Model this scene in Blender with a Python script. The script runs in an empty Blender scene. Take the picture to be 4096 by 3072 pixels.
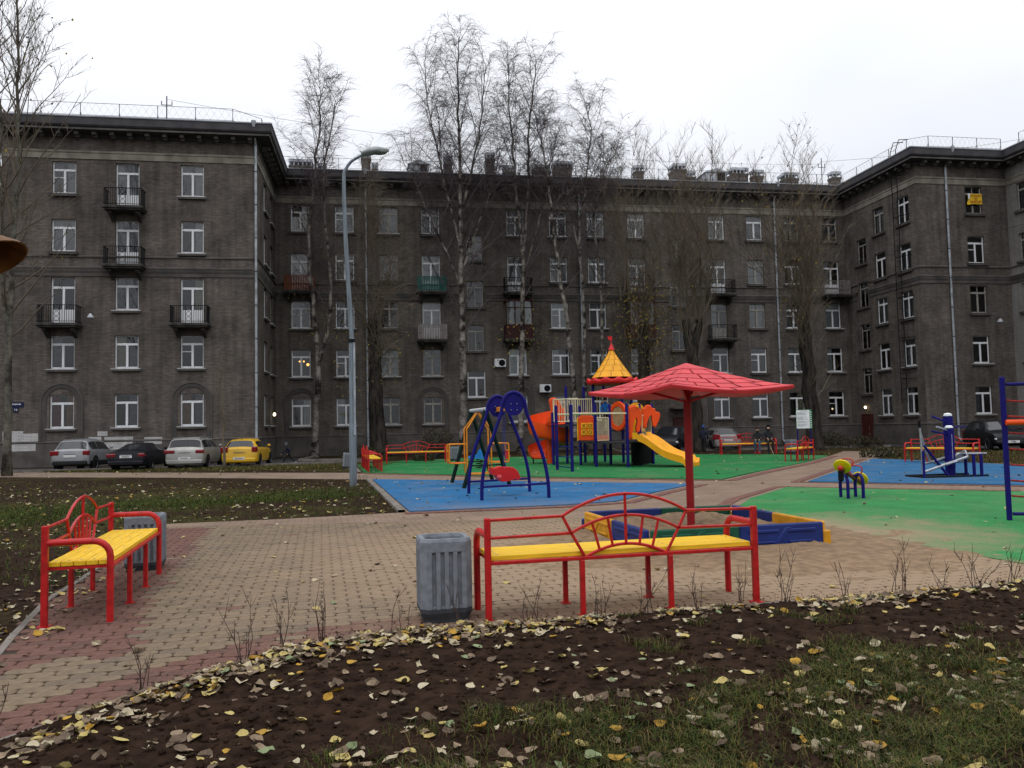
import bpy, bmesh, math, random
import numpy as np
from mathutils import Vector, Matrix, Euler, noise as mnoise

# ------------------------------------------------------------------ camera, sky, light
SC = bpy.context.scene
COL = SC.collection
R_ = math.radians
cam_d = bpy.data.cameras.new('camera'); cam = bpy.data.objects.new('camera', cam_d); COL.objects.link(cam)
cam_d.sensor_width = 36.0; cam_d.lens = 28.12; cam_d.clip_end = 3000.0; cam_d.clip_start = 0.05
cam.matrix_world = Matrix.Translation((0, 0, 1.65)) @ Matrix.Rotation(R_(93.2), 4, 'X') @ Matrix.Rotation(R_(-1.2), 4, 'Z')
SC.camera = cam
W = bpy.data.worlds.new('World'); SC.world = W; W.use_nodes = True
nt = W.node_tree; nt.nodes.clear()
wo = nt.nodes.new('ShaderNodeOutputWorld'); bg = nt.nodes.new('ShaderNodeBackground')
sky = nt.nodes.new('ShaderNodeTexSky'); sky.sky_type = 'NISHITA'; sky.sun_disc = False
sky.sun_elevation = R_(62); sky.sun_rotation = R_(200); sky.dust_density = 4.0; sky.air_density = 1.0
hs = nt.nodes.new('ShaderNodeHueSaturation'); hs.inputs['Saturation'].default_value = 0.25
mx = nt.nodes.new('ShaderNodeMix'); mx.data_type = 'RGBA'; mx.inputs[0].default_value = 0.9
tc = nt.nodes.new('ShaderNodeTexCoord'); nz = nt.nodes.new('ShaderNodeTexNoise'); nz.inputs['Scale'].default_value = 1.1; nz.inputs['Detail'].default_value = 4
mp = nt.nodes.new('ShaderNodeMapping'); mp.inputs['Scale'].default_value = (1, 1, 2.2); mp.inputs['Location'].default_value = (3.1, 0.4, 1.0)
cr = nt.nodes.new('ShaderNodeValToRGB')
cr.color_ramp.elements[0].position = 0.3; cr.color_ramp.elements[0].color = (0.80, 0.82, 0.85, 1)
cr.color_ramp.elements[1].position = 0.62; cr.color_ramp.elements[1].color = (1, 1, 1, 1)
ml = nt.nodes.new('ShaderNodeMix'); ml.data_type = 'RGBA'; ml.blend_type = 'MULTIPLY'; ml.inputs[0].default_value = 1.0
L = nt.links.new
L(sky.outputs[0], hs.inputs['Color']); L(hs.outputs[0], mx.inputs[6]); mx.inputs[7].default_value = (9.6, 9.8, 10.3, 1)
L(tc.outputs['Generated'], mp.inputs[0]); L(mp.outputs[0], nz.inputs['Vector']); L(nz.outputs['Fac'], cr.inputs[0])
L(mx.outputs[2], ml.inputs[6]); L(cr.outputs[0], ml.inputs[7]); sep = nt.nodes.new('ShaderNodeSeparateXYZ'); L(tc.outputs['Generated'], sep.inputs[0])
zc = nt.nodes.new('ShaderNodeMath'); zc.operation = 'MAXIMUM'; zc.inputs[1].default_value = 0.0; L(sep.outputs['Z'], zc.inputs[0])
zg = nt.nodes.new('ShaderNodeMath'); zg.operation = 'MULTIPLY_ADD'; zg.inputs[1].default_value = 1.55; zg.inputs[2].default_value = 0.78; L(zc.outputs[0], zg.inputs[0])   # overcast sky: brighter towards the zenith
mz = nt.nodes.new('ShaderNodeMix'); mz.data_type = 'RGBA'; mz.blend_type = 'MULTIPLY'; mz.inputs[0].default_value = 1.0
L(ml.outputs[2], mz.inputs[6]); L(zg.outputs[0], mz.inputs[7]); L(mz.outputs[2], bg.inputs['Color'])
bg.inputs['Strength'].default_value = 0.137
L(bg.outputs[0], wo.inputs[0])
sun_d = bpy.data.lights.new('sun', 'SUN'); sun_d.energy = 0.5; sun_d.angle = R_(40); sun_d.color = (1, 0.97, 0.93)
sun = bpy.data.objects.new('sun', sun_d); COL.objects.link(sun)
sun.rotation_euler = Euler((R_(28), 0, R_(-20)))
SC.view_settings.view_transform = 'Standard'; SC.view_settings.look = 'None'; SC.view_settings.gamma = 1
SC.view_settings.exposure = -0.60
SC.cycles.max_bounces = 6; SC.cycles.transparent_max_bounces = 12; SC.cycles.diffuse_bounces = 3; SC.cycles.glossy_bounces = 3
SC.cycles.caustics_reflective = False; SC.cycles.caustics_refractive = False

# ------------------------------------------------------------------ helpers
def mk(name, col, rough=0.6, var=0.12, scale=6.0, bump=0.0, bscale=None, metal=0.0, spec=0.25, col2=None, detail=4, coat=0.0, coords='Object', stretch=(1, 1, 1), lo=0.35, hi=0.65):
    m = bpy.data.materials.new(name); m.use_nodes = True
    t = m.node_tree; b = t.nodes['Principled BSDF']
    b.inputs['Roughness'].default_value = rough; b.inputs['Metallic'].default_value = metal
    b.inputs['Specular IOR Level'].default_value = spec; b.inputs['Coat Weight'].default_value = coat
    c1 = tuple(col) + (1,)
    if col2 is None: col2 = tuple(max(0, c * (1 - 2.2 * var)) for c in col)
    if var > 0 or bump > 0:
        tcn = t.nodes.new('ShaderNodeTexCoord'); mpn = t.nodes.new('ShaderNodeMapping'); mpn.inputs['Scale'].default_value = stretch
        t.links.new(tcn.outputs[coords], mpn.inputs[0])
        n = t.nodes.new('ShaderNodeTexNoise'); n.inputs['Scale'].default_value = scale; n.inputs['Detail'].default_value = detail
        t.links.new(mpn.outputs[0], n.inputs['Vector'])
        r = t.nodes.new('ShaderNodeValToRGB'); r.color_ramp.elements[0].position = lo; r.color_ramp.elements[1].position = hi
        r.color_ramp.elements[0].color = tuple(col2) + (1,); r.color_ramp.elements[1].color = c1
        t.links.new(n.outputs['Fac'], r.inputs[0]); t.links.new(r.outputs[0], b.inputs['Base Color'])
        if bump > 0:
            n2 = t.nodes.new('ShaderNodeTexNoise'); n2.inputs['Scale'].default_value = bscale or scale * 4; n2.inputs['Detail'].default_value = 3
            t.links.new(mpn.outputs[0], n2.inputs['Vector'])
            bp = t.nodes.new('ShaderNodeBump'); bp.inputs['Strength'].default_value = bump; bp.inputs['Distance'].default_value = 0.02
            t.links.new(n2.outputs['Fac'], bp.inputs['Height']); t.links.new(bp.outputs[0], b.inputs['Normal'])
    else:
        b.inputs['Base Color'].default_value = c1
    return m

def emis(name, col, s):
    m = bpy.data.materials.new(name); m.use_nodes = True; b = m.node_tree.nodes['Principled BSDF']
    b.inputs['Base Color'].default_value = tuple(col) + (1,); b.inputs['Emission Color'].default_value = tuple(col) + (1,); b.inputs['Emission Strength'].default_value = s
    return m

class MB:
    def __init__(s): s.v = []; s.f = []; s.m = []; s.uv = None
    def add(s, vs, fs, mi=0, M=None):
        o = len(s.v)
        if M is not None: vs = [tuple(M @ Vector(p)) for p in vs]
        s.v += [tuple(p) for p in vs]
        for f in fs: s.f.append(tuple(i + o for i in f)); s.m.append(mi)
        return s
    def box(s, x0, x1, y0, y1, z0, z1, mi=0, M=None):
        vs = [(x0, y0, z0), (x1, y0, z0), (x1, y1, z0), (x0, y1, z0), (x0, y0, z1), (x1, y0, z1), (x1, y1, z1), (x0, y1, z1)]
        return s.add(vs, [(3, 2, 1, 0), (4, 5, 6, 7), (0, 1, 5, 4), (1, 2, 6, 5), (2, 3, 7, 6), (3, 0, 4, 7)], mi, M)
    def bbox(s, x0, x1, y0, y1, z0, z1, b=0.01, mi=0, M=None):
        # box with chamfered edges
        lo = (x0, y0, z0); hi = (x1, y1, z1); vs = []; idx = {}
        for sx in (0, 1):
            for sy in (0, 1):
                for sz in (0, 1):
                    for ax in range(3):
                        p = []
                        for k, sg in enumerate((sx, sy, sz)):
                            base = hi[k] if sg else lo[k]
                            p.append(base if k == ax else base + (-b if sg else b))
                        idx[(sx, sy, sz, ax)] = len(vs); vs.append(tuple(p))
        fs = []
        for ax in range(3):
            o = [k for k in range(3) if k != ax]
            for sg in (0, 1):
                q = []
                for a, c in ((0, 0), (1, 0), (1, 1), (0, 1)):
                    t = [0, 0, 0]; t[ax] = sg; t[o[0]] = a; t[o[1]] = c; q.append(idx[(t[0], t[1], t[2], ax)])
                fs.append(tuple(q))
        for ax in range(3):
            o = [k for k in range(3) if k != ax]
            for a in (0, 1):
                for c in (0, 1):
                    t0 = [0, 0, 0]; t0[o[0]] = a; t0[o[1]] = c; t1 = list(t0); t1[ax] = 1
                    fs.append((idx[(*t0, o[0])], idx[(*t1, o[0])], idx[(*t1, o[1])], idx[(*t0, o[1])]))
        for sx in (0, 1):
            for sy in (0, 1):
                for sz in (0, 1): fs.append(tuple(idx[(sx, sy, sz, a)] for a in range(3)))
        return s.add(vs, fs, mi, M)
    def tube(s, pts, r, n=8, caps=True, mi=0, radii=None, M=None):
        pts = [Vector(p) for p in pts]; k = len(pts); vs = []; fs = []
        ref = None
        for i, p in enumerate(pts):
            d = (pts[min(i + 1, k - 1)] - pts[max(i - 1, 0)])
            if d.length < 1e-9: d = Vector((0, 0, 1))
            d.normalize()
            if ref is None:
                ref = Vector((0, 0, 1)) if abs(d.z) < 0.9 else Vector((1, 0, 0))
                a = d.cross(ref).normalized()
            else:
                a = (a - d * a.dot(d))
                if a.length < 1e-6: a = d.cross(Vector((0.3, 0.5, 0.8)))
                a.normalize()
            b = d.cross(a)
            rr = radii[i] if radii else r
            for j in range(n):
                t = 2 * math.pi * (j + 0.5) / n
                vs.append(tuple(p + a * (math.cos(t) * rr) + b * (math.sin(t) * rr)))
        for i in range(k - 1):
            for j in range(n):
                j2 = (j + 1) % n
                fs.append((i * n + j, i * n + j2, (i + 1) * n + j2, (i + 1) * n + j))
        if caps: fs.append(tuple(range(n - 1, -1, -1))); fs.append(tuple(range((k - 1) * n, k * n)))
        return s.add(vs, fs, mi, M)
    def lathe(s, prof, n=16, c=(0, 0, 0), mi=0, M=None, caps=True):
        vs = []; fs = []; k = len(prof)
        for r, z in prof:
            for j in range(n):
                t = 2 * math.pi * j / n; vs.append((c[0] + r * math.cos(t), c[1] + r * math.sin(t), c[2] + z))
        for i in range(k - 1):
            for j in range(n):
                j2 = (j + 1) % n; fs.append((i * n + j, i * n + j2, (i + 1) * n + j2, (i + 1) * n + j))
        if caps: fs.append(tuple(range(n - 1, -1, -1))); fs.append(tuple(range((k - 1) * n, k * n)))
        return s.add(vs, fs, mi, M)
    def prism(s, poly, z0, z1, mi=0, M=None):
        n = len(poly); vs = [(x, y, z0) for x, y in poly] + [(x, y, z1) for x, y in poly]
        fs = [tuple(range(n - 1, -1, -1)), tuple(range(n, 2 * n))] + [(i, (i + 1) % n, n + (i + 1) % n, n + i) for i in range(n)]
        return s.add(vs, fs, mi, M)
    def grid(s, fn, nu, nv, mi=0, M=None, flip=False):
        vs = [fn(i / nu, j / nv) for i in range(nu + 1) for j in range(nv + 1)]
        fs = []
        for i in range(nu):
            for j in range(nv):
                a = i * (nv + 1) + j; q = (a, a + nv + 1, a + nv + 2, a + 1); fs.append(q[::-1] if flip else q)
        return s.add(vs, fs, mi, M)
    def sphere(s, c, r, n=10, k=6, mi=0, M=None, sc=(1, 1, 1)):
        prof = [(max(1e-4, r * math.sin(math.pi * i / k)), -r * math.cos(math.pi * i / k)) for i in range(k + 1)]
        vs = []; fs = []
        for rr, z in prof:
            for j in range(n):
                t = 2 * math.pi * j / n; vs.append((c[0] + sc[0] * rr * math.cos(t), c[1] + sc[1] * rr * math.sin(t), c[2] + sc[2] * z))
        for i in range(k):
            for j in range(n):
                j2 = (j + 1) % n; fs.append((i * n + j, i * n + j2, (i + 1) * n + j2, (i + 1) * n + j))
        return s.add(vs, fs, mi, M)
    def mesh(s, name, mats, smooth=False):
        me = bpy.data.meshes.new(name); me.from_pydata(s.v, [], s.f)
        if not isinstance(mats, (list, tuple)): mats = [mats]
        for m in mats: me.materials.append(m)
        if len(mats) > 1: me.polygons.foreach_set('material_index', s.m)
        if smooth:
            me.polygons.foreach_set('use_smooth', [True] * len(me.polygons))
            if smooth != 'all':
                try: me.set_sharp_from_angle(angle=R_(40))
                except Exception: pass
        me.update(); return me
    def build(s, name, mats, parent=None, smooth=False, loc=None, rz=None):
        o = bpy.data.objects.new(name, s.mesh(name, mats, smooth)); COL.objects.link(o)
        if parent: o.parent = parent
        if loc is not None: o.location = loc
        if rz is not None: o.rotation_euler = (0, 0, rz)
        return o

def tag(o, label=None, cat=None, group=None, kind=None):
    if label: o['label'] = label
    if cat: o['category'] = cat
    if group: o['group'] = group
    if kind: o['kind'] = kind
    return o
def empty(name, loc=(0, 0, 0), rz=0.0, label=None, cat=None, group=None, parent=None):
    o = bpy.data.objects.new(name, None); COL.objects.link(o); o.location = loc; o.rotation_euler = (0, 0, rz); o.empty_display_size = 0.2
    if parent: o.parent = parent
    return tag(o, label, cat, group)
def put(name, me, parent=None, loc=(0, 0, 0), rz=0.0, scale=None):
    o = bpy.data.objects.new(name, me); COL.objects.link(o); o.location = loc; o.rotation_euler = (0, 0, rz)
    if parent: o.parent = parent
    if scale: o.scale = scale
    return o
def copy_tree(o, parent=None):
    c = o.copy(); COL.objects.link(c)
    if parent: c.parent = parent
    for ch in list(o.children): copy_tree(ch, c)
    return c
def arc(cx, cz, rx, rz, a0, a1, n, y=0.0):
    return [(cx + rx * math.cos(a0 + (a1 - a0) * i / n), y, cz + rz * math.sin(a0 + (a1 - a0) * i / n)) for i in range(n + 1)]
def smooth_path(pts, per=6):
    P = [Vector(p) for p in pts]; out = []
    for i in range(len(P) - 1):
        p0 = P[max(i - 1, 0)]; p1 = P[i]; p2 = P[i + 1]; p3 = P[min(i + 2, len(P) - 1)]
        for k in range(per):
            t = k / per; out.append(0.5 * ((2 * p1) + (p2 - p0) * t + (2 * p0 - 5 * p1 + 4 * p2 - p3) * t * t + (3 * p1 - p0 - 3 * p2 + p3) * t ** 3))
    out.append(P[-1]); return out
def text_mesh(txt, size, mat, extrude=0.002):
    cu = bpy.data.curves.new('txt', 'FONT'); cu.body = txt; cu.size = size; cu.extrude = extrude; cu.align_x = 'CENTER'; cu.align_y = 'CENTER'; cu.resolution_u = 2
    o = bpy.data.objects.new('txt', cu); COL.objects.link(o)
    dg = bpy.context.evaluated_depsgraph_get(); me = bpy.data.meshes.new_from_object(o.evaluated_get(dg))
    bpy.data.objects.remove(o); bpy.data.curves.remove(cu); me.materials.clear(); me.materials.append(mat); me.name = 'lettering'
    return me
def face_xz(o):   # stand a text mesh object up so that it reads from -y
    o.rotation_euler = (R_(90), 0, 0); return o

# ------------------------------------------------------------------ shared materials
M = {}
M['red'] = mk('red_enamel', (0.44, 0.012, 0.012), 0.42, 0.16, 14, 0.05, 60, coat=0.1, lo=.30, hi=.52)
M['yellow_wood'] = mk('yellow_painted_wood', (0.80, 0.49, 0.02), 0.5, 0.14, 4, 0.15, 22, stretch=(1, 14, 14), lo=.25, hi=.6)
M['blue'] = mk('dark_blue_enamel', (0.008, 0.006, 0.135), 0.5, 0.14, 7, 0.03, 40, coat=0.0, spec=.15)
M['blue_l'] = mk('mid_blue_paint', (0.02, 0.05, 0.30), 0.45, 0.12, 5, 0.02, 40)
M['green_d'] = mk('dark_green_enamel', (0.003, 0.016, 0.010), 0.5, 0.1, 5, spec=.1)
M['orange'] = mk('orange_enamel', (0.70, 0.24, 0.01), 0.4, 0.08, 5)
M['plast_or'] = mk('orange_red_plastic', (0.78, 0.075, 0.008), 0.38, 0.06, 3, 0.03, 20)
M['plast_ye'] = mk('yellow_plastic', (0.82, 0.36, 0.008), 0.38, 0.07, 3, 0.03, 20)
M['plast_red'] = mk('red_plastic', (0.60, 0.018, 0.02), 0.38, 0.06, 3, 0.03, 20)
M['pinkred'] = mk('faded_red_fibreglass', (0.60, 0.042, 0.050), 0.55, 0.10, 5, 0.03, 20)
M['pinkred_d'] = mk('red_fibreglass_joint', (0.46, 0.028, 0.034), 0.5, 0.08, 2.5)
M['cream'] = mk('cream_enamel', (0.72, 0.64, 0.42), 0.45, 0.08, 4)
M['galv'] = mk('galvanised_steel', (0.20, 0.235, 0.26), 0.5, 0.18, 9, 0.03, 30, metal=0.3, coords='Generated')
M['galv_p'] = mk('zinc_pipe', (0.42, 0.45, 0.48), 0.5, 0.2, 3, 0.03, 30, metal=0.2)
M['chrome'] = mk('worn_steel', (0.45, 0.46, 0.48), 0.3, 0.15, 12, metal=0.7)
M['concrete'] = mk('grey_concrete', (0.205, 0.222, 0.245), 0.85, 0.14, 14, 0.35, 160)
M['concrete_d'] = mk('dark_concrete', (0.055, 0.058, 0.065), 0.85, 0.14, 14, 0.35, 160)  # bin base: same concrete, coloured darker than the body
M['black'] = mk('black_rubber', (0.008, 0.008, 0.009), 0.8, 0.1, 10, spec=.1)
M['white'] = mk('white_pvc', (0.74, 0.75, 0.76), 0.45, 0.05, 6)
M['sand'] = mk('sand', (0.27, 0.18, 0.105), 0.95, 0.18, 9, 0.6, 60)
M['dark_metal'] = mk('black_iron', (0.014, 0.014, 0.016), 0.7, 0.2, 12, spec=.1)
# ------------------------------------------------------------------ apartment building (local frame: x along the facade, y away from the yard)
rnd = random.Random(11)
def brick_mat(name, c1, c2, mortar, stain=0.5, big=(0.55, 1.0)):
    m = bpy.data.materials.new(name); m.use_nodes = True; t = m.node_tree; b = t.nodes['Principled BSDF']
    b.inputs['Roughness'].default_value = 0.95; b.inputs['Specular IOR Level'].default_value = 0.05
    uv = t.nodes.new('ShaderNodeUVMap'); uv.uv_map = 'UVMap'
    br = t.nodes.new('ShaderNodeTexBrick'); br.inputs['Scale'].default_value = 1.0
    br.inputs['Brick Width'].default_value = 0.27; br.inputs['Row Height'].default_value = 0.085; br.inputs['Mortar Size'].default_value = 0.011
    br.inputs['Color1'].default_value = tuple(c1) + (1,); br.inputs['Color2'].default_value = tuple(c2) + (1,); br.inputs['Mortar'].default_value = tuple(mortar) + (1,)
    br.inputs['Bias'].default_value = -0.1
    t.links.new(uv.outputs[0], br.inputs['Vector'])
    n1 = t.nodes.new('ShaderNodeTexNoise'); n1.inputs['Scale'].default_value = 0.55; n1.inputs['Detail'].default_value = 7; n1.inputs['Roughness'].default_value = 0.65
    t.links.new(uv.outputs[0], n1.inputs['Vector'])
    r1 = t.nodes.new('ShaderNodeMapRange'); r1.inputs['From Min'].default_value = 0.3; r1.inputs['From Max'].default_value = 0.7; r1.inputs['To Min'].default_value = big[0]; r1.inputs['To Max'].default_value = big[1]
    t.links.new(n1.outputs['Fac'], r1.inputs['Value'])
    # rain streaks
    mp = t.nodes.new('ShaderNodeMapping'); mp.inputs['Scale'].default_value = (3.0, 0.18, 1)
    t.links.new(uv.outputs[0], mp.inputs[0]); n2 = t.nodes.new('ShaderNodeTexNoise'); n2.inputs['Scale'].default_value = 1.0; n2.inputs['Detail'].default_value = 5
    t.links.new(mp.outputs[0], n2.inputs['Vector'])
    r2 = t.nodes.new('ShaderNodeMapRange'); r2.inputs['From Min'].default_value = 0.35; r2.inputs['From Max'].default_value = 0.6; r2.inputs['To Min'].default_value = 1 - stain; r2.inputs['To Max'].default_value = 1.0
    t.links.new(n2.outputs['Fac'], r2.inputs['Value'])
    mu = t.nodes.new('ShaderNodeMath'); mu.operation = 'MULTIPLY'; t.links.new(r1.outputs[0], mu.inputs[0]); t.links.new(r2.outputs[0], mu.inputs[1])
    mm = t.nodes.new('ShaderNodeMix'); mm.data_type = 'RGBA'; mm.blend_type = 'MULTIPLY'; mm.inputs[0].default_value = 1.0
    t.links.new(br.outputs['Color'], mm.inputs[6]); t.links.new(mu.outputs[0], mm.inputs[7]); t.links.new(mm.outputs[2], b.inputs['Base Color'])
    bp = t.nodes.new('ShaderNodeBump'); bp.inputs['Strength'].default_value = 0.5; bp.inputs['Distance'].default_value = 0.012; bp.invert = True
    t.links.new(br.outputs['Fac'], bp.inputs['Height']); t.links.new(bp.outputs[0], b.inputs['Normal'])
    return m
B_WALL = brick_mat('sooty_grey_brown_brick', (0.178, 0.150, 0.128), (0.115, 0.095, 0.081), (0.100, 0.092, 0.084), 0.28, (0.58, 1.2))
B_PALE = brick_mat('paler_grey_brick', (0.30, 0.285, 0.27), (0.24, 0.225, 0.21), (0.18, 0.17, 0.16), 0.2, (0.8, 1.0))
B_WHITE = brick_mat('whitewashed_brick', (0.62, 0.61, 0.60), (0.52, 0.51, 0.50), (0.30, 0.29, 0.28), 0.15, (0.85, 1.0))
M['stone'] = mk('grimy_stucco', (0.112, 0.100, 0.090), 0.9, 0.18, 1.2, 0.2, 30)
M['bal_stone'] = mk('sooty_balcony_concrete', (0.070, 0.064, 0.058), 0.9, 0.25, 2.5, 0.2, 30)
M['band'] = mk('pale_stucco_band', (0.27, 0.245, 0.20), 0.9, 0.2, 1.4, 0.15, 30, stretch=(1, 1, 0.6))
M['cornice'] = mk('dark_cornice', (0.075, 0.07, 0.075), 0.85, 0.15, 1.5, 0.1, 20)
M['corn_lt'] = mk('cornice_fillet', (0.15, 0.138, 0.13), 0.85, 0.2, 2)
M['roof'] = mk('zinc_roof', (0.32, 0.34, 0.37), 0.5, 0.15, 0.8, metal=0.3)
M['frame_w'] = M['white']
M['frame_o'] = mk('old_painted_frame', (0.36, 0.34, 0.30), 0.6, 0.2, 8)
M['frame_b'] = mk('brown_frame', (0.10, 0.045, 0.03), 0.6, 0.2, 8)
M['sill_w'] = mk('tin_sill_white', (0.55, 0.55, 0.54), 0.5, 0.15, 4)
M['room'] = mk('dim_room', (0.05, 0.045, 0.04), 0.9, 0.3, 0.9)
CURT = [mk('curtain_white', (0.62, 0.62, 0.62), 0.9, 0.1, 3), mk('curtain_cream', (0.48, 0.42, 0.30), 0.9, 0.1, 3), mk('curtain_grey', (0.22, 0.23, 0.25), 0.9, 0.15, 3),
        mk('curtain_red', (0.26, 0.02, 0.03), 0.9, 0.15, 3), mk('curtain_ochre', (0.36, 0.16, 0.04), 0.9, 0.15, 3)]
def glass_mat():
    m = bpy.data.materials.new('window_glass'); m.use_nodes = True; t = m.node_tree; t.nodes.clear()
    o = t.nodes.new('ShaderNodeOutputMaterial'); g = t.nodes.new('ShaderNodeBsdfGlossy'); g.inputs['Roughness'].default_value = 0.03
    tr = t.nodes.new('ShaderNodeBsdfTransparent'); tr.inputs[0].default_value = (0.78, 0.82, 0.82, 1); ms = t.nodes.new('ShaderNodeMixShader')
    fr = t.nodes.new('ShaderNodeFresnel'); fr.inputs['IOR'].default_value = 1.85
    n = t.nodes.new('ShaderNodeTexNoise'); n.inputs['Scale'].default_value = 0.9; tcn = t.nodes.new('ShaderNodeTexCoord'); bp = t.nodes.new('ShaderNodeBump'); bp.inputs['Strength'].default_value = 0.06; bp.inputs['Distance'].default_value = 0.05
    t.links.new(tcn.outputs['Object'], n.inputs['Vector']); t.links.new(n.outputs['Fac'], bp.inputs['Height']); t.links.new(bp.outputs[0], g.inputs['Normal'])
    t.links.new(fr.outputs[0], ms.inputs[0]); t.links.new(tr.outputs[0], ms.inputs[1]); t.links.new(g.outputs[0], ms.inputs[2]); t.links.new(ms.outputs[0], o.inputs[0])
    return m
M['glass'] = glass_mat()

YAW = R_(9.4); BA = Vector((-16.67, 56.32, 0))
BLD = empty('apartment_building', BA, YAW, 'dark grey brick five-storey apartment block with two wings around the yard', 'building')
LV, RV, UC, UR, UL = -8.3, -8.8, 44.2, 51.3, -14.35
ZT = 20.2
# facade table: origin, direction along, outward normal, rotation of attached pieces
FAC = {'C': ((0, 0), (1, 0), (0, -1), 0.0), 'L': ((0, LV), (1, 0), (0, -1), 0.0), 'LS': ((0, 0), (0, 1), (1, 0), R_(90)),
       'RS': ((UC, 0), (0, 1), (-1, 0), R_(-90)), 'R': ((0, RV), (1, 0), (0, -1), 0.0), 'X': ((UR, 0), (0, 1), (-1, 0), R_(-90))}
def fp(fid, s, z, d=0.0):
    o, e, n, r = FAC[fid]; return (o[0] + e[0] * s + n[0] * d, o[1] + e[1] * s + n[1] * d, z)
OPEN = {k: [] for k in FAC}
def wall(fid, s0, s1, z0, z1, mat, reveal=0.2):
    o, e, n, r = FAC[fid]; ops = OPEN[fid]
    us = sorted({s0, s1} | {x for p in ops for x in p[:2]}); zs = sorted({z0, z1} | {x for p in ops for x in p[2:]})
    vs = []; fs = []; uv = []
    def quad(pts, uvs):
        b = len(vs); vs.extend(pts); fs.append((b, b + 1, b + 2, b + 3)); uv.extend(uvs)
    fl = fid in ('RS', 'X')
    for i in range(len(us) - 1):
        for j in range(len(zs) - 1):
            a, b, c, d = us[i], us[i + 1], zs[j], zs[j + 1]; mx_, mz_ = (a + b) / 2, (c + d) / 2
            if any(p[0] < mx_ < p[1] and p[2] < mz_ < p[3] for p in ops): continue
            q = [(a, c), (b, c), (b, d), (a, d)]
            if fl: q = q[::-1]
            quad([fp(fid, *k) for k in q], q)
    for a, b, c, d in ops:
        for (p, q) in (((a, c), (a, d)), ((b, d), (b, c)), ((a, d), (b, d)), ((b, c), (a, c))):
            quad([fp(fid, *p), fp(fid, *q), fp(fid, *q, -reveal), fp(fid, *p, -reveal)], [p, q, (q[0] + .2, q[1]), (p[0] + .2, p[1])])
    me = bpy.data.meshes.new('wall'); me.from_pydata(vs, [], fs); me.materials.append(mat)
    ul = me.uv_layers.new(name='UVMap'); ul.data.foreach_set('uv', [c for p in uv for c in p]); me.update()
    return put('wall', me, BLD)

# --- window meshes (local: x across, -y outward, z up from the sill)
WW, WH = 1.32, 1.95
def win_meshes(kind, w=WW, h=WH):
    f = MB(); panes = []; t = 0.075; d0, d1 = -0.03, 0.05
    def bar(x0, x1, z0, z1, y0=d0, y1=d1): f.bbox(x0, x1, y0, y1, z0, z1, 0.008)
    hw = w / 2; ht = h * 0.76 if kind != 'door' else h * 0.80
    bar(-hw, -hw + t, 0, h); bar(hw - t, hw, 0, h); bar(-hw + t, hw - t, 0, t); bar(-hw + t, hw - t, h - t * 0.6, h)
    bar(-hw + t, hw - t, ht - t * .7, ht + t * .5)
    if kind == 'stair':
        bar(-0.03, 0.03, t, ht - t * .7); rows = [(t, ht - t * .7)]
    else:
        bar(-0.065, 0.065, t, ht - t * .7, d0 - 0.006, d1)
        for sx in (-1, 1):   # casement stiles
            x0 = (-hw + t) if sx < 0 else 0.065; x1 = -0.065 if sx < 0 else hw - t
            bar(x0, x1, t, t + 0.045, d0 - 0.004, d1 - .01); bar(x0, x1, ht - t * .7 - 0.045, ht - t * .7, d0 - 0.004, d1 - .01)
        if kind == 'vent': bar(-hw + t, -0.065, h * 0.50, h * 0.50 + 0.05)
        if kind == 'old': bar(-0.03, 0.03, ht + t * .5, h - t * .6)
        if kind == 'door':
            f.box(-hw + t, hw - t, -0.012, 0.02, t, h * 0.32)
    pl = []
    def pane(x0, x1, z0, z1):
        m_ = MB(); m_.add([(x0, 0, z0), (x1, 0, z0), (x1, 0, z1), (x0, 0, z1)], [(0, 1, 2, 3)]); pl.append(m_.mesh('pane', M['glass']))
    zb = t if kind != 'door' else h * 0.32
    pane(-hw + t, -0.03, zb, ht - t * .7); pane(0.03, hw - t, zb, ht - t * .7); pane(-hw + t, hw - t, ht + t * .5, h - t * .6)
    return f, pl
WM = {}
for kd in ('std', 'vent', 'old', 'stair', 'door'):
    hh = WH if kd != 'door' else 2.75
    f, pl = win_meshes(kd, WW if kd != 'stair' else 1.22, hh)
    WM[kd] = ({c: f.mesh('window', M['frame_' + c]) for c in 'wob'}, pl)
def curtain_mesh(x0, x1, z0, z1, mat, sd):
    r = random.Random(sd); m_ = MB(); n = 14; ph = r.random() * 6
    m_.grid(lambda a, b: (x0 + (x1 - x0) * a, 0.12 + 0.03 * math.sin(a * 22 + ph) + 0.01 * math.sin(a * 51), z0 + (z1 - z0) * b), n, 1)
    return m_.mesh('curtain', mat, 'all')
CM = []
for ci, cm in enumerate(CURT):
    CM.append([curtain_mesh(-0.6, -0.1, 0.05, 1.9, cm, ci), curtain_mesh(0.12, 0.6, 0.05, 1.9, cm, ci + 9), curtain_mesh(-0.6, 0.6, 0.05, 1.9, cm, ci + 20)])
sb = MB(); sb.bbox(-0.82, 0.82, -0.36, -0.01, -0.05, 0.0, 0.008); SILL_W = sb.mesh('sill', M['sill_w'])
sb = MB(); sb.bbox(-0.80, 0.80, -0.34, -0.01, -0.16, -0.05, 0.01); SILL_ST = sb.mesh('sill_block', M['stone'])
SILL_D = None
sb = MB(); sb.bbox(-0.82, 0.82, -0.36, -0.01, -0.05, 0.0, 0.008); SILL_D = sb.mesh('sill', M['stone'])
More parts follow.
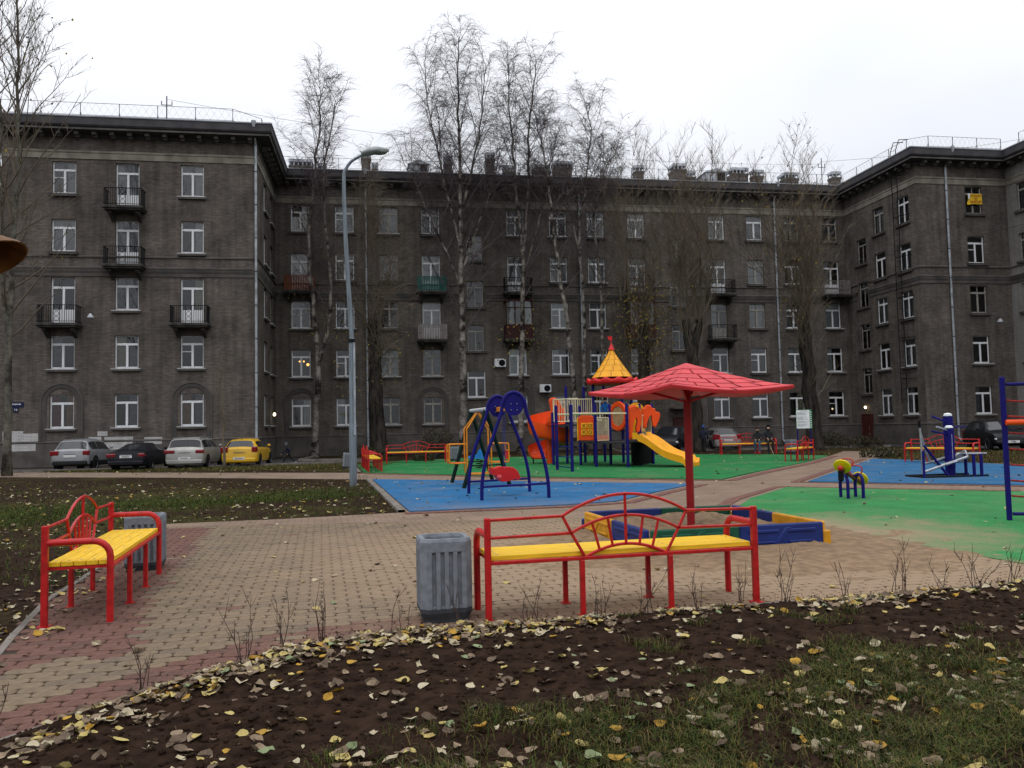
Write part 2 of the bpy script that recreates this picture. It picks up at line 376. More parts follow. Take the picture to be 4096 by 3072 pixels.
def window(fid, s, z, kind='std', fr='w', curt=None, sill=True, wsill=True):
    h = 2.75 if kind == 'door' else WH; w = 1.22 if kind == 'stair' else WW
    OPEN[fid].append((round(s - w / 2, 3), round(s + w / 2, 3), round(z, 3), round(z + h, 3)))
    rz = FAC[fid][3]; x, y, zz = fp(fid, s, z, -0.17)
    o = put('window', WM[kind][0][fr], BLD, (x, y, zz), rz)
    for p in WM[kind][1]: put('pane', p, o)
    if sill and kind != 'door':
        put('sill', SILL_W if wsill else SILL_D, o, (0, 0.0, 0)); put('sill_block', SILL_ST, o)
    if curt:
        for ci, part in curt: put('curtain', CM[ci][part], o, (0, 0, 0 if kind != 'door' else 0.8))
    return o
def rc(up):  # random curtains, more on the upper floors
    q = rnd.random()
    if q < 0.30 + 0.06 * up: return [(rnd.choice((0, 0, 2)), 2)]
    if q < 0.62: return [(rnd.choice((0, 1, 2)), rnd.choice((0, 1)))]
    if q < 0.8: c = rnd.choice((0, 1, 2)); return [(c, 0), (c, 1)]
    return None
# balcony
def balcony(fid, s, z, w=2.05, kind='iron', rail=None, depth=0.95, hgt=1.05):
    rz = FAC[fid][3]; x, y, zz = fp(fid, s, z, 0)
    b = empty('balcony', (x, y, zz), rz, parent=BLD)
    m_ = MB(); m_.bbox(-w / 2 - .1, w / 2 + .1, -depth - .08, -0.01, -0.16, 0, 0.02)
    m_.bbox(-w / 2 - .02, w / 2 + .02, -depth, -0.01, -0.26, -0.165, 0.02); m_.build('slab', M['bal_stone'], b)
    for sx in (-1, 1):
        k = MB(); k.add([(0, -0.01, -0.27), (0, -depth * .8, -0.27), (0, -depth * .8, -0.40), (0, -depth * .45, -0.55), (0, -0.01, -0.8)], [(0, 1, 2, 3, 4)])
        vs = [(sx * (w / 2 - .28) + q, p[1], p[2]) for q in (-.1, .1) for p in k.v]; n = 5
        kk = MB(); kk.add(vs, [tuple(range(n)), tuple(range(2 * n - 1, n - 1, -1))] + [(i, n + i, n + (i + 1) % n, (i + 1) % n) for i in range(n)]); kk.build('bracket', M['bal_stone'], b)
    col = rail or M['dark_metal']; r = MB()
    yy = -depth + .03
    if kind == 'iron' or kind == 'plank':
        r.box(-w / 2, w / 2, yy - .02, yy + .02, hgt - .04, hgt); r.box(-w / 2, w / 2, yy - .012, yy + .012, .08, .11)
        for sx in (-1, 1): r.box(sx * w / 2 - .02, sx * w / 2 + .02, yy + .02, -0.01, hgt - .04, hgt); r.box(sx * w / 2 - .012, sx * w / 2 + .012, yy + .02, -.01, .08, .11)
        bw, nb = (0.012, 17) if kind == 'iron' else (0.042, 17)
        for i in range(nb + 1):
            xx = -w / 2 + w * i / nb
            if kind == 'iron' and abs(xx) < 0.17: continue
            r.box(xx - bw, xx + bw, yy - .01, yy + .01, .0, hgt - .05)
        for sx in (-1, 1):
            for i in range(1, 8):
                q = -depth + .03 + (depth - .05) * i / 8; r.box(sx * w / 2 - .01, sx * w / 2 + .01, q - bw, q + bw, .0, hgt - .05)
        if kind == 'iron':
            for zc in (.24, .53, .82): r.tube([(0.13 * math.cos(2 * math.pi * i / 12), yy, zc + .13 * math.sin(2 * math.pi * i / 12)) for i in range(13)], .014, 4, False)
            for sx in (-.17, .17): r.box(sx - .012, sx + .012, yy - .01, yy + .01, 0, hgt - .05)
        r.build('railing', col, b)
    elif kind == 'glazed':
        r.bbox(-w / 2, w / 2, yy - .03, yy + .03, 0, hgt, .01)
        for sx in (-1, 1): r.bbox(sx * w / 2 - .03, sx * w / 2 + .03, yy + .035, -.01, 0, hgt, .01)
        r.build('parapet', col, b)
        g = MB(); H = 2.75
        for i in range(4): xx = -w / 2 + .04 + (w - .08) * i / 3; g.box(xx - .035, xx + .035, yy - .03, yy + .03, hgt, H)
        g.box(-w / 2, w / 2, yy - .034, yy + .034, H, H + .12); g.box(-w / 2, w / 2, yy - .033, yy + .033, hgt + 1.2, hgt + 1.26)
        g.box(-w / 2 - .05, w / 2 + .05, yy + .04, -.01, H + .02, H + .08)
        g.build('glazing_frame', col, b)
        for i in range(3):
            a = -w / 2 + .08 + (w - .08) * i / 3; c = a + (w - .08) / 3 - .08
            p = MB(); p.add([(a, yy, hgt), (c, yy, hgt), (c, yy, H), (a, yy, H)], [(0, 1, 2, 3)]); p.build('pane', M['glass'], b)
            cc = MB(); cc.grid(lambda q, t: (a + (c - a) * q, yy + .2 + .02 * math.sin(q * 25), hgt + (H - hgt) * t), 8, 1); cc.build('curtain', CURT[0 if i != 1 else 2], b)
    return b
# --- left wing, front
ls = [2.2 + 3.45 * k for k in range(5)]
LC = (-10.96, -7.45, -3.78)
dr = -0.82   # door threshold below sill level
spec = {(0, 0): [(3, 0), (4, 1)], (0, 2): [(4, 0), (2, 1)], (0, 1): [(2, 1)], (3, 2): [(0, 1)], (4, 2): [(0, 1), (2, 0)], (4, 0): [(2, 0), (0, 1)], (1, 2): None, (3, 0): [(0, 2)], (2, 1): [(2, 2)], (1, 1): [(1, 0), (2, 1)]}
for k in range(5):
    for c in range(3):
        door = (k, c) in ((4, 1), (3, 1), (2, 0), (2, 2))
        cu = spec.get((k, c), rc(k))
        if door: window('L', LC[c], ls[k] + dr, 'door', 'w', cu)
        else: window('L', LC[c], ls[k], 'vent' if (k, c) in ((1, 2), (4, 0)) else 'std', 'w', cu, wsill=(k < 3 or c == 2))
        if door: balcony('L', LC[c], ls[k] + dr - 0.03, 2.05)
# --- left wing, side
for k in range(5):
    window('LS', -4.9, ls[k], 'std', 'w', rc(k)); window('LS', -1.9, ls[k], 'old', 'o', rc(k))
# --- central facade
cs = [2.12 + 3.48 * k for k in range(5)]
CC = (1.75, 4.85, 8.0, 11.05, 17.4, 20.65, 23.6, 26.8, 33.33, 36.5, 39.6, 42.95)
TEAL = mk('teal_rail', (0.008, 0.10, 0.085), 0.6, 0.15, 5); BROWNW = mk('brown_boards', (0.20, 0.055, 0.022), 0.7, 0.2, 4, stretch=(6, 6, 1)); DRED = mk('dark_red_boards', (0.050, 0.013, 0.012), 0.7, 0.2, 4, stretch=(6, 6, 1))
WHR = mk('white_pink_rail', (0.27, 0.235, 0.225), 0.6, 0.15, 5)
cbal = {(3, 0): ('plank', BROWNW), (3, 3): ('plank', TEAL), (2, 3): ('plank', WHR), (3, 4): ('iron', None), (2, 4): ('glazed', DRED), (3, 7): ('iron', DRED), (2, 7): ('glazed', DRED), (3, 8): ('iron', None), (2, 8): ('iron', None), (3, 11): ('iron', WHR)}
olds = {(4, 2), (4, 10), (4, 11), (2, 8), (3, 9), (1, 2), (0, 2), (1, 3), (0, 3), (2, 2), (3, 2), (2, 9)}
for k in range(5):
    for c in range(12):
        key = (k, c); cu = rc(k)
        if key in cbal:
            window('C', CC[c], cs[k] + dr, 'door', 'o' if key == (2, 8) else 'w', cu)
            balcony('C', CC[c], cs[k] + dr - .03, 2.0, *cbal[key])
        else:
            window('C', CC[c], cs[k], 'old' if key in olds else rnd.choice(('std', 'std', 'vent')), 'o' if key in olds else 'w', cu, wsill=(rnd.random() < (0.85 if k < 3 else 0.3)))
for u, top in ((14.27, (14.1, 10.65, 7.4, 3.99)), (30.05, (14.2, 10.8, 7.4))):
    for i, z in enumerate(top): window('C', u, z, 'std' if z < 5 else 'stair', 'w' if z < 5 else 'o', None, wsill=(z < 5))
# --- right wing
rs = [2.06 + 3.4 * k for k in range(5)]
for k in range(5):
    window('RS', -4.45, rs[k], 'std' if k != 2 else 'old', 'w' if k < 4 else 'o', rc(k), wsill=k < 2)
    window('RS', -7.3, rs[k], 'std' if k not in (2, 4) else 'old', 'w', rc(k), wsill=k < 2)
for z in (13.8, 10.43, 7.17, 3.76): window('RS', -2.2, z, 'stair', 'o', None, wsill=False)
fs_ = [1.98 + 3.52 * k for k in range(5)]
for k in range(5): window('R', 48.68, fs_[k], 'old' if k in (2, 4) else ('vent' if k == 3 else 'std'), 'o' if k in (2, 4) else 'w', None if k else [(2, 0)], wsill=k < 2)
for k in range(5): window('X', -10.35, fs_[k], 'old', 'o', rc(k), wsill=False)
# doors
DOORM = mk('oxblood_steel_door', (0.075, 0.018, 0.014), 0.5, 0.2, 3); LAMPON = emis('lit_bulb', (1.0, 0.80, 0.45), 14)
def door(fid, s, w=1.05, h=2.1, canopy=False, lamp=True):
    OPEN[fid].append((round(s - w / 2, 3), round(s + w / 2, 3), 0.02, h))
    rz = FAC[fid][3]; x, y, z = fp(fid, s, 0.02, 0.15); d = MB(); d.bbox(-w / 2, w / 2, -.03, .03, 0, h - .02, .01); d.bbox(-w / 2 - .12, -w / 2 - .005, -.05, .14, 0, h + .1, .01); d.bbox(w / 2 + .005, w / 2 + .12, -.05, .14, 0, h + .1, .01); d.bbox(-w / 2 - .004, w / 2 + .004, -.05, .14, h, h + .1, .01)
    for zz in (.25, 1.15): d.bbox(-w / 2 + .15, w / 2 - .15, -.045, -.031, zz, zz + .7, .012)
    o = d.build('entrance_door', DOORM, BLD, loc=(x, y, z), rz=rz)
    hd = MB(); hd.tube([(w / 2 - .14, -.03, 1.0), (w / 2 - .14, -.09, 1.0), (w / 2 - .14, -.09, 1.25), (w / 2 - .14, -.03, 1.25)], .012, 6); hd.build('handle', M['chrome'], o)
    if canopy:
        cn = MB(); cn.bbox(-1.0, 1.0, -1.1, -.01, 0, .14, .02); cn.build('door_canopy', M['stone'], BLD, loc=fp(fid, s, 2.85, 0), rz=rz)
    if lamp:
        lp = MB(); lp.sphere((0, -.2, 0), .085, 10, 6, sc=(1, 1, 1.2)); e = lp.build('wall_lamp', LAMPON, BLD, loc=fp(fid, s + (.05 if fid != 'C' else -.2), 2.72, 0), rz=rz)
        br = MB(); br.tube([(0, -.012, .05), (0, -.2, .14)], .02, 6); br.lathe([(.09, .09), (.05, .15)], 10, (0, -.2, 0)); br.build('lamp_bracket', M['dark_metal'], e)
door('RS', -2.15); door('C', 30.0, 1.2, 2.15, True, False); door('LS', -1.6 + .5, 1.0, 2.1) if False else None
lp = MB(); lp.sphere((0, -.2, 0), .09, 10, 6, sc=(1, 1, 1.2)); e = lp.build('wall_lamp', LAMPON, BLD, loc=fp('LS', -2.3, 2.95, 0), rz=FAC['LS'][3]); br = MB(); br.tube([(0, -.012, .05), (0, -.2, .14)], .02, 6); br.build('lamp_bracket', M['dark_metal'], e)
LAMPW = emis('warm_room_lamp', (1.0, .42, .10), 5); LAMPC = emis('bright_room_lamp', (1.0, .72, .42), 7)
def room_lamp(fid, s, z, pts, mat):
    for dx, dz, r_ in pts:
        q = MB(); q.sphere((dx, .42, dz), r_, 8, 6); put('room_lamp', q.mesh('room_lamp', mat, True), BLD, fp(fid, s, z, -.17), FAC[fid][3])
room_lamp('C', CC[0], cs[1], [(-.15, 1.18, .06), (.14, 1.18, .06), (.42, .95, .10)], LAMPW); room_lamp('C', CC[6], cs[2], [(-.1, 1.62, .07), (.08, 1.66, .07)], LAMPC); room_lamp('C', CC[10], cs[1], [(.1, 1.55, .06)], LAMPW); room_lamp('C', CC[4], cs[3], [(-.1, 1.3, .06)], LAMPW)
# walls
OPEN['LS'] = [p for p in OPEN['LS']]
wall('C', 0, UC, 0, ZT, B_WALL); wall('L', UL, 0, 0, ZT, B_WALL); wall('LS', LV, 0, 0, ZT, B_WALL); wall('RS', RV, 0, 0, ZT, B_WALL); wall('R', UC, UR, 0, ZT, B_WALL); wall('X', -24.0, RV, 0, ZT + .15, B_PALE)
# rooms behind the panes: one dim liner per facade
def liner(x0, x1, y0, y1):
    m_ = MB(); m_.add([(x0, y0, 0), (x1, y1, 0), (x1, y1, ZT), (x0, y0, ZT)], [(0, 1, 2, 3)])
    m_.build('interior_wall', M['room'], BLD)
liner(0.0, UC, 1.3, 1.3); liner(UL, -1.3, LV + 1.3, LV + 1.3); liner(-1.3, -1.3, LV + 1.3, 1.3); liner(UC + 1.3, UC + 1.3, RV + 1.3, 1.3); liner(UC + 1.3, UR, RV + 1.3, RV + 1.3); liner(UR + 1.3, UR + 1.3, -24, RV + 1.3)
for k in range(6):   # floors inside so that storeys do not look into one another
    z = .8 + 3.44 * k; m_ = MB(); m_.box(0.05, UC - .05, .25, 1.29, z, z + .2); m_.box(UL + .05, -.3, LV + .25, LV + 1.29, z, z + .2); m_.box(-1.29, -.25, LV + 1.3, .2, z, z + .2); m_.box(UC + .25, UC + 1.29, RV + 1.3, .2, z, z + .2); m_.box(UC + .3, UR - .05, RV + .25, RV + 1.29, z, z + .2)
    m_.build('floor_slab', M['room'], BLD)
ew = MB(); ew.add([(UL, LV, 0), (UL, 12, 0), (UL, 12, ZT), (UL, LV, ZT)], [(0, 1, 2, 3)]); ew.add([(UL, 12, 0), (70, 12, 0), (70, 12, ZT), (UL, 12, ZT)], [(0, 1, 2, 3)]); ew.build('rear_wall', M['stone'], BLD)
# swept mouldings
PATH = [(UL, LV), (0, LV), (0, 0), (UC, 0), (UC, RV), (UR, RV), (UR, -24.0)]
def sweep(name, prof, mat, parent=BLD, path=PATH, smooth=False, closed=True):
    P2 = [Vector(p) for p in path]; n = len(P2); offs = []
    for i in range(n):
        if i == 0: d = (P2[1] - P2[0]).normalized(); off = Vector((d.y, -d.x))
        elif i == n - 1: d = (P2[-1] - P2[-2]).normalized(); off = Vector((d.y, -d.x))
        else:
            d0 = (P2[i] - P2[i - 1]).normalized(); d1 = (P2[i + 1] - P2[i]).normalized(); off = Vector((d0.y, -d0.x)) + Vector((d1.y, -d1.x))
        offs.append(off)
    m_ = MB(); k = len(prof); vs = []
    for i in range(n):
        for d, z in prof: p = P2[i] + offs[i] * d; vs.append((p.x, p.y, z))
    fs = [(i * k + j, (i + 1) * k + j, (i + 1) * k + (j + 1) % k, i * k + (j + 1) % k) for i in range(n - 1) for j in range(k if closed else k - 1)]
    m_.add(vs, fs); return m_.build(name, mat, parent, smooth)
plin = sweep('plinth', [(0.002, 0), (.07, 0), (.07, 1.36), (.10, 1.38), (.10, 1.44), (.002, 1.48)], M['stone'])
sweep('frieze_band', [(0.003, 18.12), (.05, 18.12), (.05, 18.46), (.09, 18.5), (.09, 18.6), (.003, 18.64)], M['band'])
for bp_ in ([(UL, LV), (0, LV), (0, 0), (13.58, 0)], [(14.96, 0), (29.36, 0)], [(30.74, 0), (UC, 0), (UC, -1.52)], [(UC, -2.88), (UC, RV), (UR, RV), (UR, -24.0)]):
    sweep('belt_course', [(0.003, 12.22), (.07, 12.24), (.07, 12.32), (.003, 12.36)], M['stone'], path=bp_)
    sweep('belt_ledge', [(0.003, 11.1), (.05, 11.12), (.06, 11.3), (.11, 11.42), (.13, 11.52), (.16, 11.58), (.16, 11.64), (.003, 11.70)], M['stone'], path=bp_)
corn = sweep('cornice', [(0.003, 19.38), (.10, 19.43), (.14, 19.60), (.80, 19.62), (.80, 19.74), (.90, 19.80), (.96, 19.88), (.96, 20.31), (.003, 20.38)], M['cornice'])
sweep('cornice_fillet', [(0.81, 19.63), (.835, 19.63), (.835, 19.73), (.81, 19.73)], M['corn_lt'], corn)
rf = sweep('roof', [(1.0, 20.32), (1.0, 20.39), (-4.0, 21.75), (-4.2, 21.7)], M['roof'], closed=False)
rt = MB(); rt.add([(UL + 4, LV + 4, 21.7), (-4, LV + 4, 21.7), (-4, 4, 21.7), (UC + 4, 4, 21.7), (UC + 4, RV + 4, 21.7), (60, RV + 4, 21.7), (60, 12, 21.7), (UL + 4, 12, 21.7)], [tuple(range(8))]); rt.build('roof_deck', M['roof'], rf)
# modillions
bm_ = MB(); bm_.bbox(-.12, .12, -.62, -.141, -.20, -.002, .012); bm_.bbox(-.1, .1, -.40, -.141, -.30, -.201, .01); BRK = bm_.mesh('modillion', M['corn_lt'])
for fid, s0, s1 in (('L', UL + .3, -.35), ('LS', LV + 1.1, -.4), ('C', .9, UC - .9), ('RS', RV + .3, -1.0), ('R', UC + .4, UR - 1.0), ('X', -14, RV - 1.0)):
    n = max(2, int((s1 - s0) / .92))
    for i in range(n + 1):
        s = s0 + (s1 - s0) * i / n; put('modillion', BRK, corn, fp(fid, s, 19.615), FAC[fid][3])
# roof railings
def roof_rail(path, z0=20.45, h=1.0):
    m_ = MB()
    for a, b in zip(path[:-1], path[1:]):
        a = Vector((*a, 0)); b = Vector((*b, 0)); Ln = (b - a).length; n = max(1, round(Ln / 2.2))
        for zz in (z0 + h, z0 + .28): m_.tube([a + Vector((0, 0, zz)), b + Vector((0, 0, zz))], .014, 4)
        pv = None
        for i in range(n + 1):
            p = a + (b - a) * (i / n); m_.tube([p + Vector((0, 0, z0 - .1)), p + Vector((0, 0, z0 + h))], .022, 4)
            m_.tube([p + Vector((0, .0, z0 + .5)), p + Vector((0, .5, z0 - .05))], .014, 4)
            if pv is not None:
                k = 5
                for j in range(k):
                    p0 = pv + (p - pv) * (j / k); p1 = pv + (p - pv) * ((j + 1) / k)
                    m_.tube([p0 + Vector((0, 0, z0 + .28)), p1 + Vector((0, 0, z0 + h))], .004, 3, False); m_.tube([p0 + Vector((0, 0, z0 + h)), p1 + Vector((0, 0, z0 + .28))], .004, 3, False)
            pv = p
    return m_.build('roof_railing', M['dark_metal'], rf)
roof_rail([(UL, LV - .2), (-1.4, LV - .2), (.1, LV + 1.2), (.1, -.2), (UC - .1, -.2), (UC - .1, RV + .6), (UC + 1.0, RV - .2), (UR - .4, RV - .2)])
roof_rail([(UR - .1, RV - 1.5), (UR - .1, -20)])
# chimneys and dormers on the roof (u0,u1,top z)
CH_B = brick_mat('chimney_brick', (0.19, 0.16, 0.145), (0.15, 0.125, 0.11), (0.14, 0.13, 0.12), 0.2, (0.8, 1.0))
M['chim'] = mk('chimney_brickwork', (0.17, 0.145, 0.13), 0.9, 0.25, 5, 0.3, 20); M['tin'] = mk('pale_tin_cap', (0.50, 0.52, 0.55), 0.5, 0.12, 3, metal=0.2)
for u0, u1, zt, v in ((.53, 2.32, 22.72, 4), (2.75, 3.37, 22.45, 4), (5.98, 6.79, 23.5, 4), (6.8, 7.33, 22.84, 4.6), (12.44, 13.17, 23.34, 4), (15.79, 16.57, 23.77, 4), (17.2, 18.11, 22.79, 4), (19.72, 21.01, 22.93, 4), (21.51, 23.0, 23.35, 4.2), (28.18, 29.01, 23.16, 4), (31.53, 32.7, 23.43, 4), (32.79, 33.7, 22.99, 4.5), (37.01, 38.5, 23.46, 4.6), (38.6, 39.58, 23.11, 4), (41.46, 42.76, 23.0, 4), (45.83, 46.72, 23.2, 4)):
    m_ = MB(); dp = .7 if u1 - u0 < 1.1 else 1.3
    m_.box(u0 + .06, u1 - .06, v, v + dp, 20.8, zt - .62); m_.box(u0, u1, v - .06, v + dp + .06, zt - .62, zt - .5); m_.box(u0 + .03, u1 - .03, v - .03, v + dp + .03, zt - .74, zt - .621)
    c = m_.build('chimney', M['chim'], rf)
    t_ = MB(); n = max(2, int((u1 - u0) / .3))
    for i in range(n + 1):
        x = u0 + .08 + (u1 - u0 - .16) * i / n
        for yy in (v + .02, v + dp - .02): t_.box(x - .04, x + .04, yy - .03, yy + .03, zt - .5, zt - .22)
    t_.box(u0, u1, v - .04, v + dp + .04, zt - .22, zt); t_.build('chimney_cap', M['tin'], c)
for u0, u1, zt in ((9.7, 11.22, 22.84), (34.2, 36.0, 22.98)):
    m_ = MB(); um = (u0 + u1) / 2
    m_.box(u0, u1, 3.6, 6, 21.0, zt - .35); m_.add([(u0 - .1, 3.5, zt - .35), (u1 + .1, 3.5, zt - .35), (um, 3.5, zt), (u0 - .1, 6.5, zt - .35), (u1 + .1, 6.5, zt - .35), (um, 6.5, zt)], [(0, 1, 2), (0, 2, 5, 3), (1, 4, 5, 2), (3, 5, 4)])
    d = m_.build('dormer', M['tin'], rf); h_ = MB(); h_.box(um + .1, u1 - .12, 3.55, 3.598, 21.95, zt - .42); h_.build('dormer_hatch', M['black'], d)
# downpipes
def downpipe(fid, s, zt=19.25, zb=.4):
    x, y, z = fp(fid, s, 0); rz = FAC[fid][3]; m_ = MB()
    m_.tube([(0, -.14, zb), (0, -.14, zt)], .075, 8); m_.tube([(0, -.14, zt), (0, -.7, zt + .75), (0, -.88, zt + 1.0)], .07, 8); m_.lathe([(.07, zt + .85), (.15, zt + 1.12), (.15, zt + 1.25)], 10, (0, -.92, 0))
    m_.tube([(0, -.14, zb), (0, -.34, zb - .2)], .075, 8)
    o = m_.build('downpipe', M['galv_p'], BLD, True, (x, y, 0), rz)
    c = MB()
    for i in range(9): zz = 1.2 + i * 2.05; c.lathe([(.082, zz), (.082, zz + .05)], 8, (0, -.14, 0)); c.tube([(0, -.07, zz + .025), (0, -.001, zz + .025)], .012, 4)
    c.build('pipe_clamps', M['dark_metal'], o)
downpipe('C', 6.38); downpipe('C', 22.31); downpipe('C', 38.17); downpipe('L', -.02 + .0 - .05); downpipe('R', 46.46)
# arched surrounds of the ground floor
def arch(fid, s, w=2.35, zb=1.47, zs=3.7, mat=None):
    x, y, z = fp(fid, s, 0); rz = FAC[fid][3]; r = w / 2; m_ = MB()
    prof = [(r, .004), (r, .07), (r - .10, .09), (r - .14, .05), (r - .30, .05), (r - .36, .02), (r - .36, .004)]
    n = 14; pts = [(1, 0, zb)] + [(math.cos(math.pi * i / n), math.sin(math.pi * i / n), zs) for i in range(n + 1)] + [(-1, 0, zb)]
    vs = []
    for cx, sz, z0 in pts:
        for rr, d in prof: vs.append((cx * rr, -d, z0 + sz * rr))
    k = len(prof); m_.add(vs, [(i * k + j, (i + 1) * k + j, (i + 1) * k + j + 1, i * k + j + 1) for i in range(len(pts) - 1) for j in range(k - 1)])
    m_.build('arch_surround', M['arch'], BLD, True, (x, y, 0), rz)
M['arch'] = mk('arch_stucco', (0.088, 0.079, 0.070), 0.9, 0.15, 1.2, 0.2, 30)
for fid, s in (('L', LC[0]), ('L', LC[2]), ('C', CC[0]), ('C', CC[3]), ('C', CC[4]), ('C', CC[8])): arch(fid, s)
# whitewashed patches low on the left wing
def patch(u0, u1, z0, z1, d=.006, mat=None):
    me = bpy.data.meshes.new('paint_patch'); vs = []; n = 8; rr = random.Random(int(u0 * 100)); top = []; 
    vs = [fp('L', u0, z0, d), fp('L', u1, z0, d), fp('L', u1, z1, d), fp('L', u0, z1, d)]
    me.from_pydata(vs, [], [(0, 1, 2, 3)]); me.materials.append(mat or B_WHITE); ul = me.uv_layers.new(name='UVMap'); ul.data.foreach_set('uv', [u0, z0, u1, z0, u1, z1, u0, z1]); put('paint_patch', me, BLD)
patch(-9.49, -8.8, 1.485, 1.68); patch(-8.63, -7.06, 1.49, 1.66); patch(-8.63, -7.06, .92, 1.355, .076); patch(-9.01, -8.46, 1.73, 2.0); patch(-6.44, -5.45, 1.49, 1.6); patch(-6.44, -5.45, 1.2, 1.355, .076); patch(-14.08, -13.0, 1.5, 2.1); patch(-13.8, -12.2, 1.49, 1.95, .008); patch(-13.8, -12.3, .95, 1.35, .077)
# lintels of soldier bricks over windows of the left wing
lt = MB(); 
for i in range(17): x = -.68 + i * .085; lt.box(x - .036, x + .036, -.012, -.001, 0, .24)
LTM = lt.mesh('lintel', mk('lintel_brick', (0.13, 0.108, 0.092), 0.9, 0.25, 14))
for k in range(5):
    for c in (1, 2): 
        if (k, c) in ((0, 2), (3, 1), (4, 1)): continue
        if k < 4: put('lintel', LTM, BLD, fp('L', LC[c], ls[k] + 1.98))
# fire ladder on the right wing's inner side
ld = MB(); x, y, z = fp('RS', -7.15, 0); 
for q in (-.3, .3): ld.tube([(q, -.45, 2.9), (q, -.45, 20.9), (q, -.15, 21.7), (q, .6, 21.75)], .03, 6)
for i in range(48): ld.tube([(-.3, -.45, 3.1 + i * .38), (.3, -.45, 3.1 + i * .38)], .014, 5)
for i in range(6):
    for q in (-.3, .3): ld.tube([(q, -.45, 4.6 + i * 2.9), (q - .0, .0, 4.6 + i * 2.9)], .022, 5)
    ld.tube([(-.3, -.46, 4.6 + i * 2.9), (.95, -.02, 4.6 + i * 2.9)], .02, 5)
ld.build('fire_ladder', M['dark_metal'], BLD, False, (x, y, 0), FAC['RS'][3])
# aerial mast on the left roof, and others
def mast(u, v, z0, h):
    m_ = MB(); m_.tube([(u, v, z0), (u, v, z0 + h)], .035, 5); m_.tube([(u - .3, v, z0 + h * .72), (u + .3, v, z0 + h * .72)], .025, 4)
    for q in (-.3, .3): m_.tube([(u + q, v, z0 + h * .72), (u + q, v, z0 + h * .84)], .03, 4)
    m_.build('aerial_mast', M['dark_metal'], rf)
mast(-5.4, LV + .6, 20.4, 2.0); mast(44.9, 4.0, 21.4, 2.9)
# things fixed on the walls
WPOS = lambda fid, s, z, d=0: tuple(Matrix.Translation(BA) @ Matrix.Rotation(YAW, 4, 'Z') @ Vector(fp(fid, s, z, d)))
def ac_unit(fid, s, z, label):
    r = empty('air_conditioner', WPOS(fid, s, z, .05), YAW + FAC[fid][3], label, 'air conditioner', 'air conditioners on the central facade')
    m_ = MB(); m_.bbox(-.42, .42, -.36, 0, -.3, .3, .02); m_.build('casing', M['white'], r)
    g = MB(); g.lathe([(.24, 0), (.24, .012), (.02, .012)], 20, M=Matrix.Translation((.12, -.361, 0)) @ Matrix.Rotation(R_(90), 4, 'X')); g.build('fan_grille', M['black'], r)
    b_ = MB()
    for q in (-.3, .3): b_.box(q - .02, q + .02, -.34, .05, -.34, -.301)
    b_.build('wall_bracket', M['dark_metal'], r)
ac_unit('C', 19.35, 4.58, 'white air conditioner box above the spiral slide, low on the brick wall'); ac_unit('C', 16.0, 6.5, 'small white air conditioner beside a second-floor window near the birch trunk')
def flood(fid, s, z, label):
    r = empty('wall_floodlight', WPOS(fid, s, z, .0), YAW + FAC[fid][3], label, 'light', 'wall floodlights')
    m_ = MB(); m_.lathe([(.05, .1), (.09, .06), (.2, -.12), (.2, -.15)], 12, (0, -.42, 0)); m_.build('lamp_shade', M['tin'], r, True)
    b_ = MB(); b_.tube([(0, -.0, .1), (0, -.25, .18), (0, -.42, .1)], .02, 6); b_.build('arm', M['dark_metal'], r)
flood('L', -9.3, 8.75, 'white tin wall lamp between balconies of the left wing'); flood('R', 49.9, 8.5, 'white tin wall lamp on the right wing beside a window')
DBLUE = mk('street_plate_blue', (0.008, 0.012, 0.06), 0.4, 0.1, 5)
hp = empty('address_plate', WPOS('L', -13.4, 3.45, .01), YAW, 'dark blue street name and house number plates on the left brick wing', 'sign')
m_ = MB(); m_.bbox(-.42, .42, -.03, 0, .03, .32, .008); m_.build('name_plate', DBLUE, hp)
m_ = MB(); m_.bbox(-.14, .14, -.03, 0, -.26, .02, .008); m_.build('number_plate', DBLUE, hp)
m_ = MB(); xx = -.3
for w_ in (.05, .06, .045, .05, .06, .05, .045, .06, .05): m_.box(xx, xx + w_ * .8, -.033, -.031, .16, .23); xx += .066
m_.build('name_lettering', M['white'], hp)
tt = put('number_lettering', text_mesh('16', .2, M['white']), hp, (0, -.032, -.12)); face_xz(tt)
yp = MB(); yp.bbox(-.1, .1, -.02, 0, -.13, .13, .006); tag(yp.build('gas_marker_plate', mk('yellow_plate', (.6, .45, .02), .5, .1, 5), None, loc=WPOS('L', -13.7, 3.0, .01), rz=YAW), 'small yellow marker plate under the blue house number', 'sign')
# yellow banner in the top window of the right wing
BY = mk('yellow_banner', (0.78, 0.50, 0.03), 0.7, 0.08, 4); BRD = mk('banner_lettering', (0.42, 0.06, 0.01), 0.7, 0.1, 5)
bn = empty('sale_banner', WPOS('R', 48.74, 17.12, .03), YAW, 'yellow banner with brown phone number hung across a top floor window', 'banner')
m_ = MB(); m_.grid(lambda a, b: (-.55 + 1.1 * a - (.08 if a < .01 and b < .3 else 0), -.02 - .03 * math.sin(a * 7) * (1 - b), -.37 + .74 * b - (.05 if a < .2 and b < .1 else 0)), 10, 6); m_.build('cloth', BY, bn, 'all')
m_ = MB(); m_.add([(-.56, -.062, .37), (-.36, -.062, .37), (-.56, -.066, -.02), (-.48, -.07, -.06)], [(0, 2, 3, 1)]); m_.build('folded_corner', M['white'], bn)
for tx, sz, zz in (('ПРОДАЖА', .17, .22), ('КВ', .17, .02), ('6665549', .26, -.2)): face_xz(put('lettering', text_mesh(tx, sz, BRD, .004), bn, (.04, -.065, zz)))
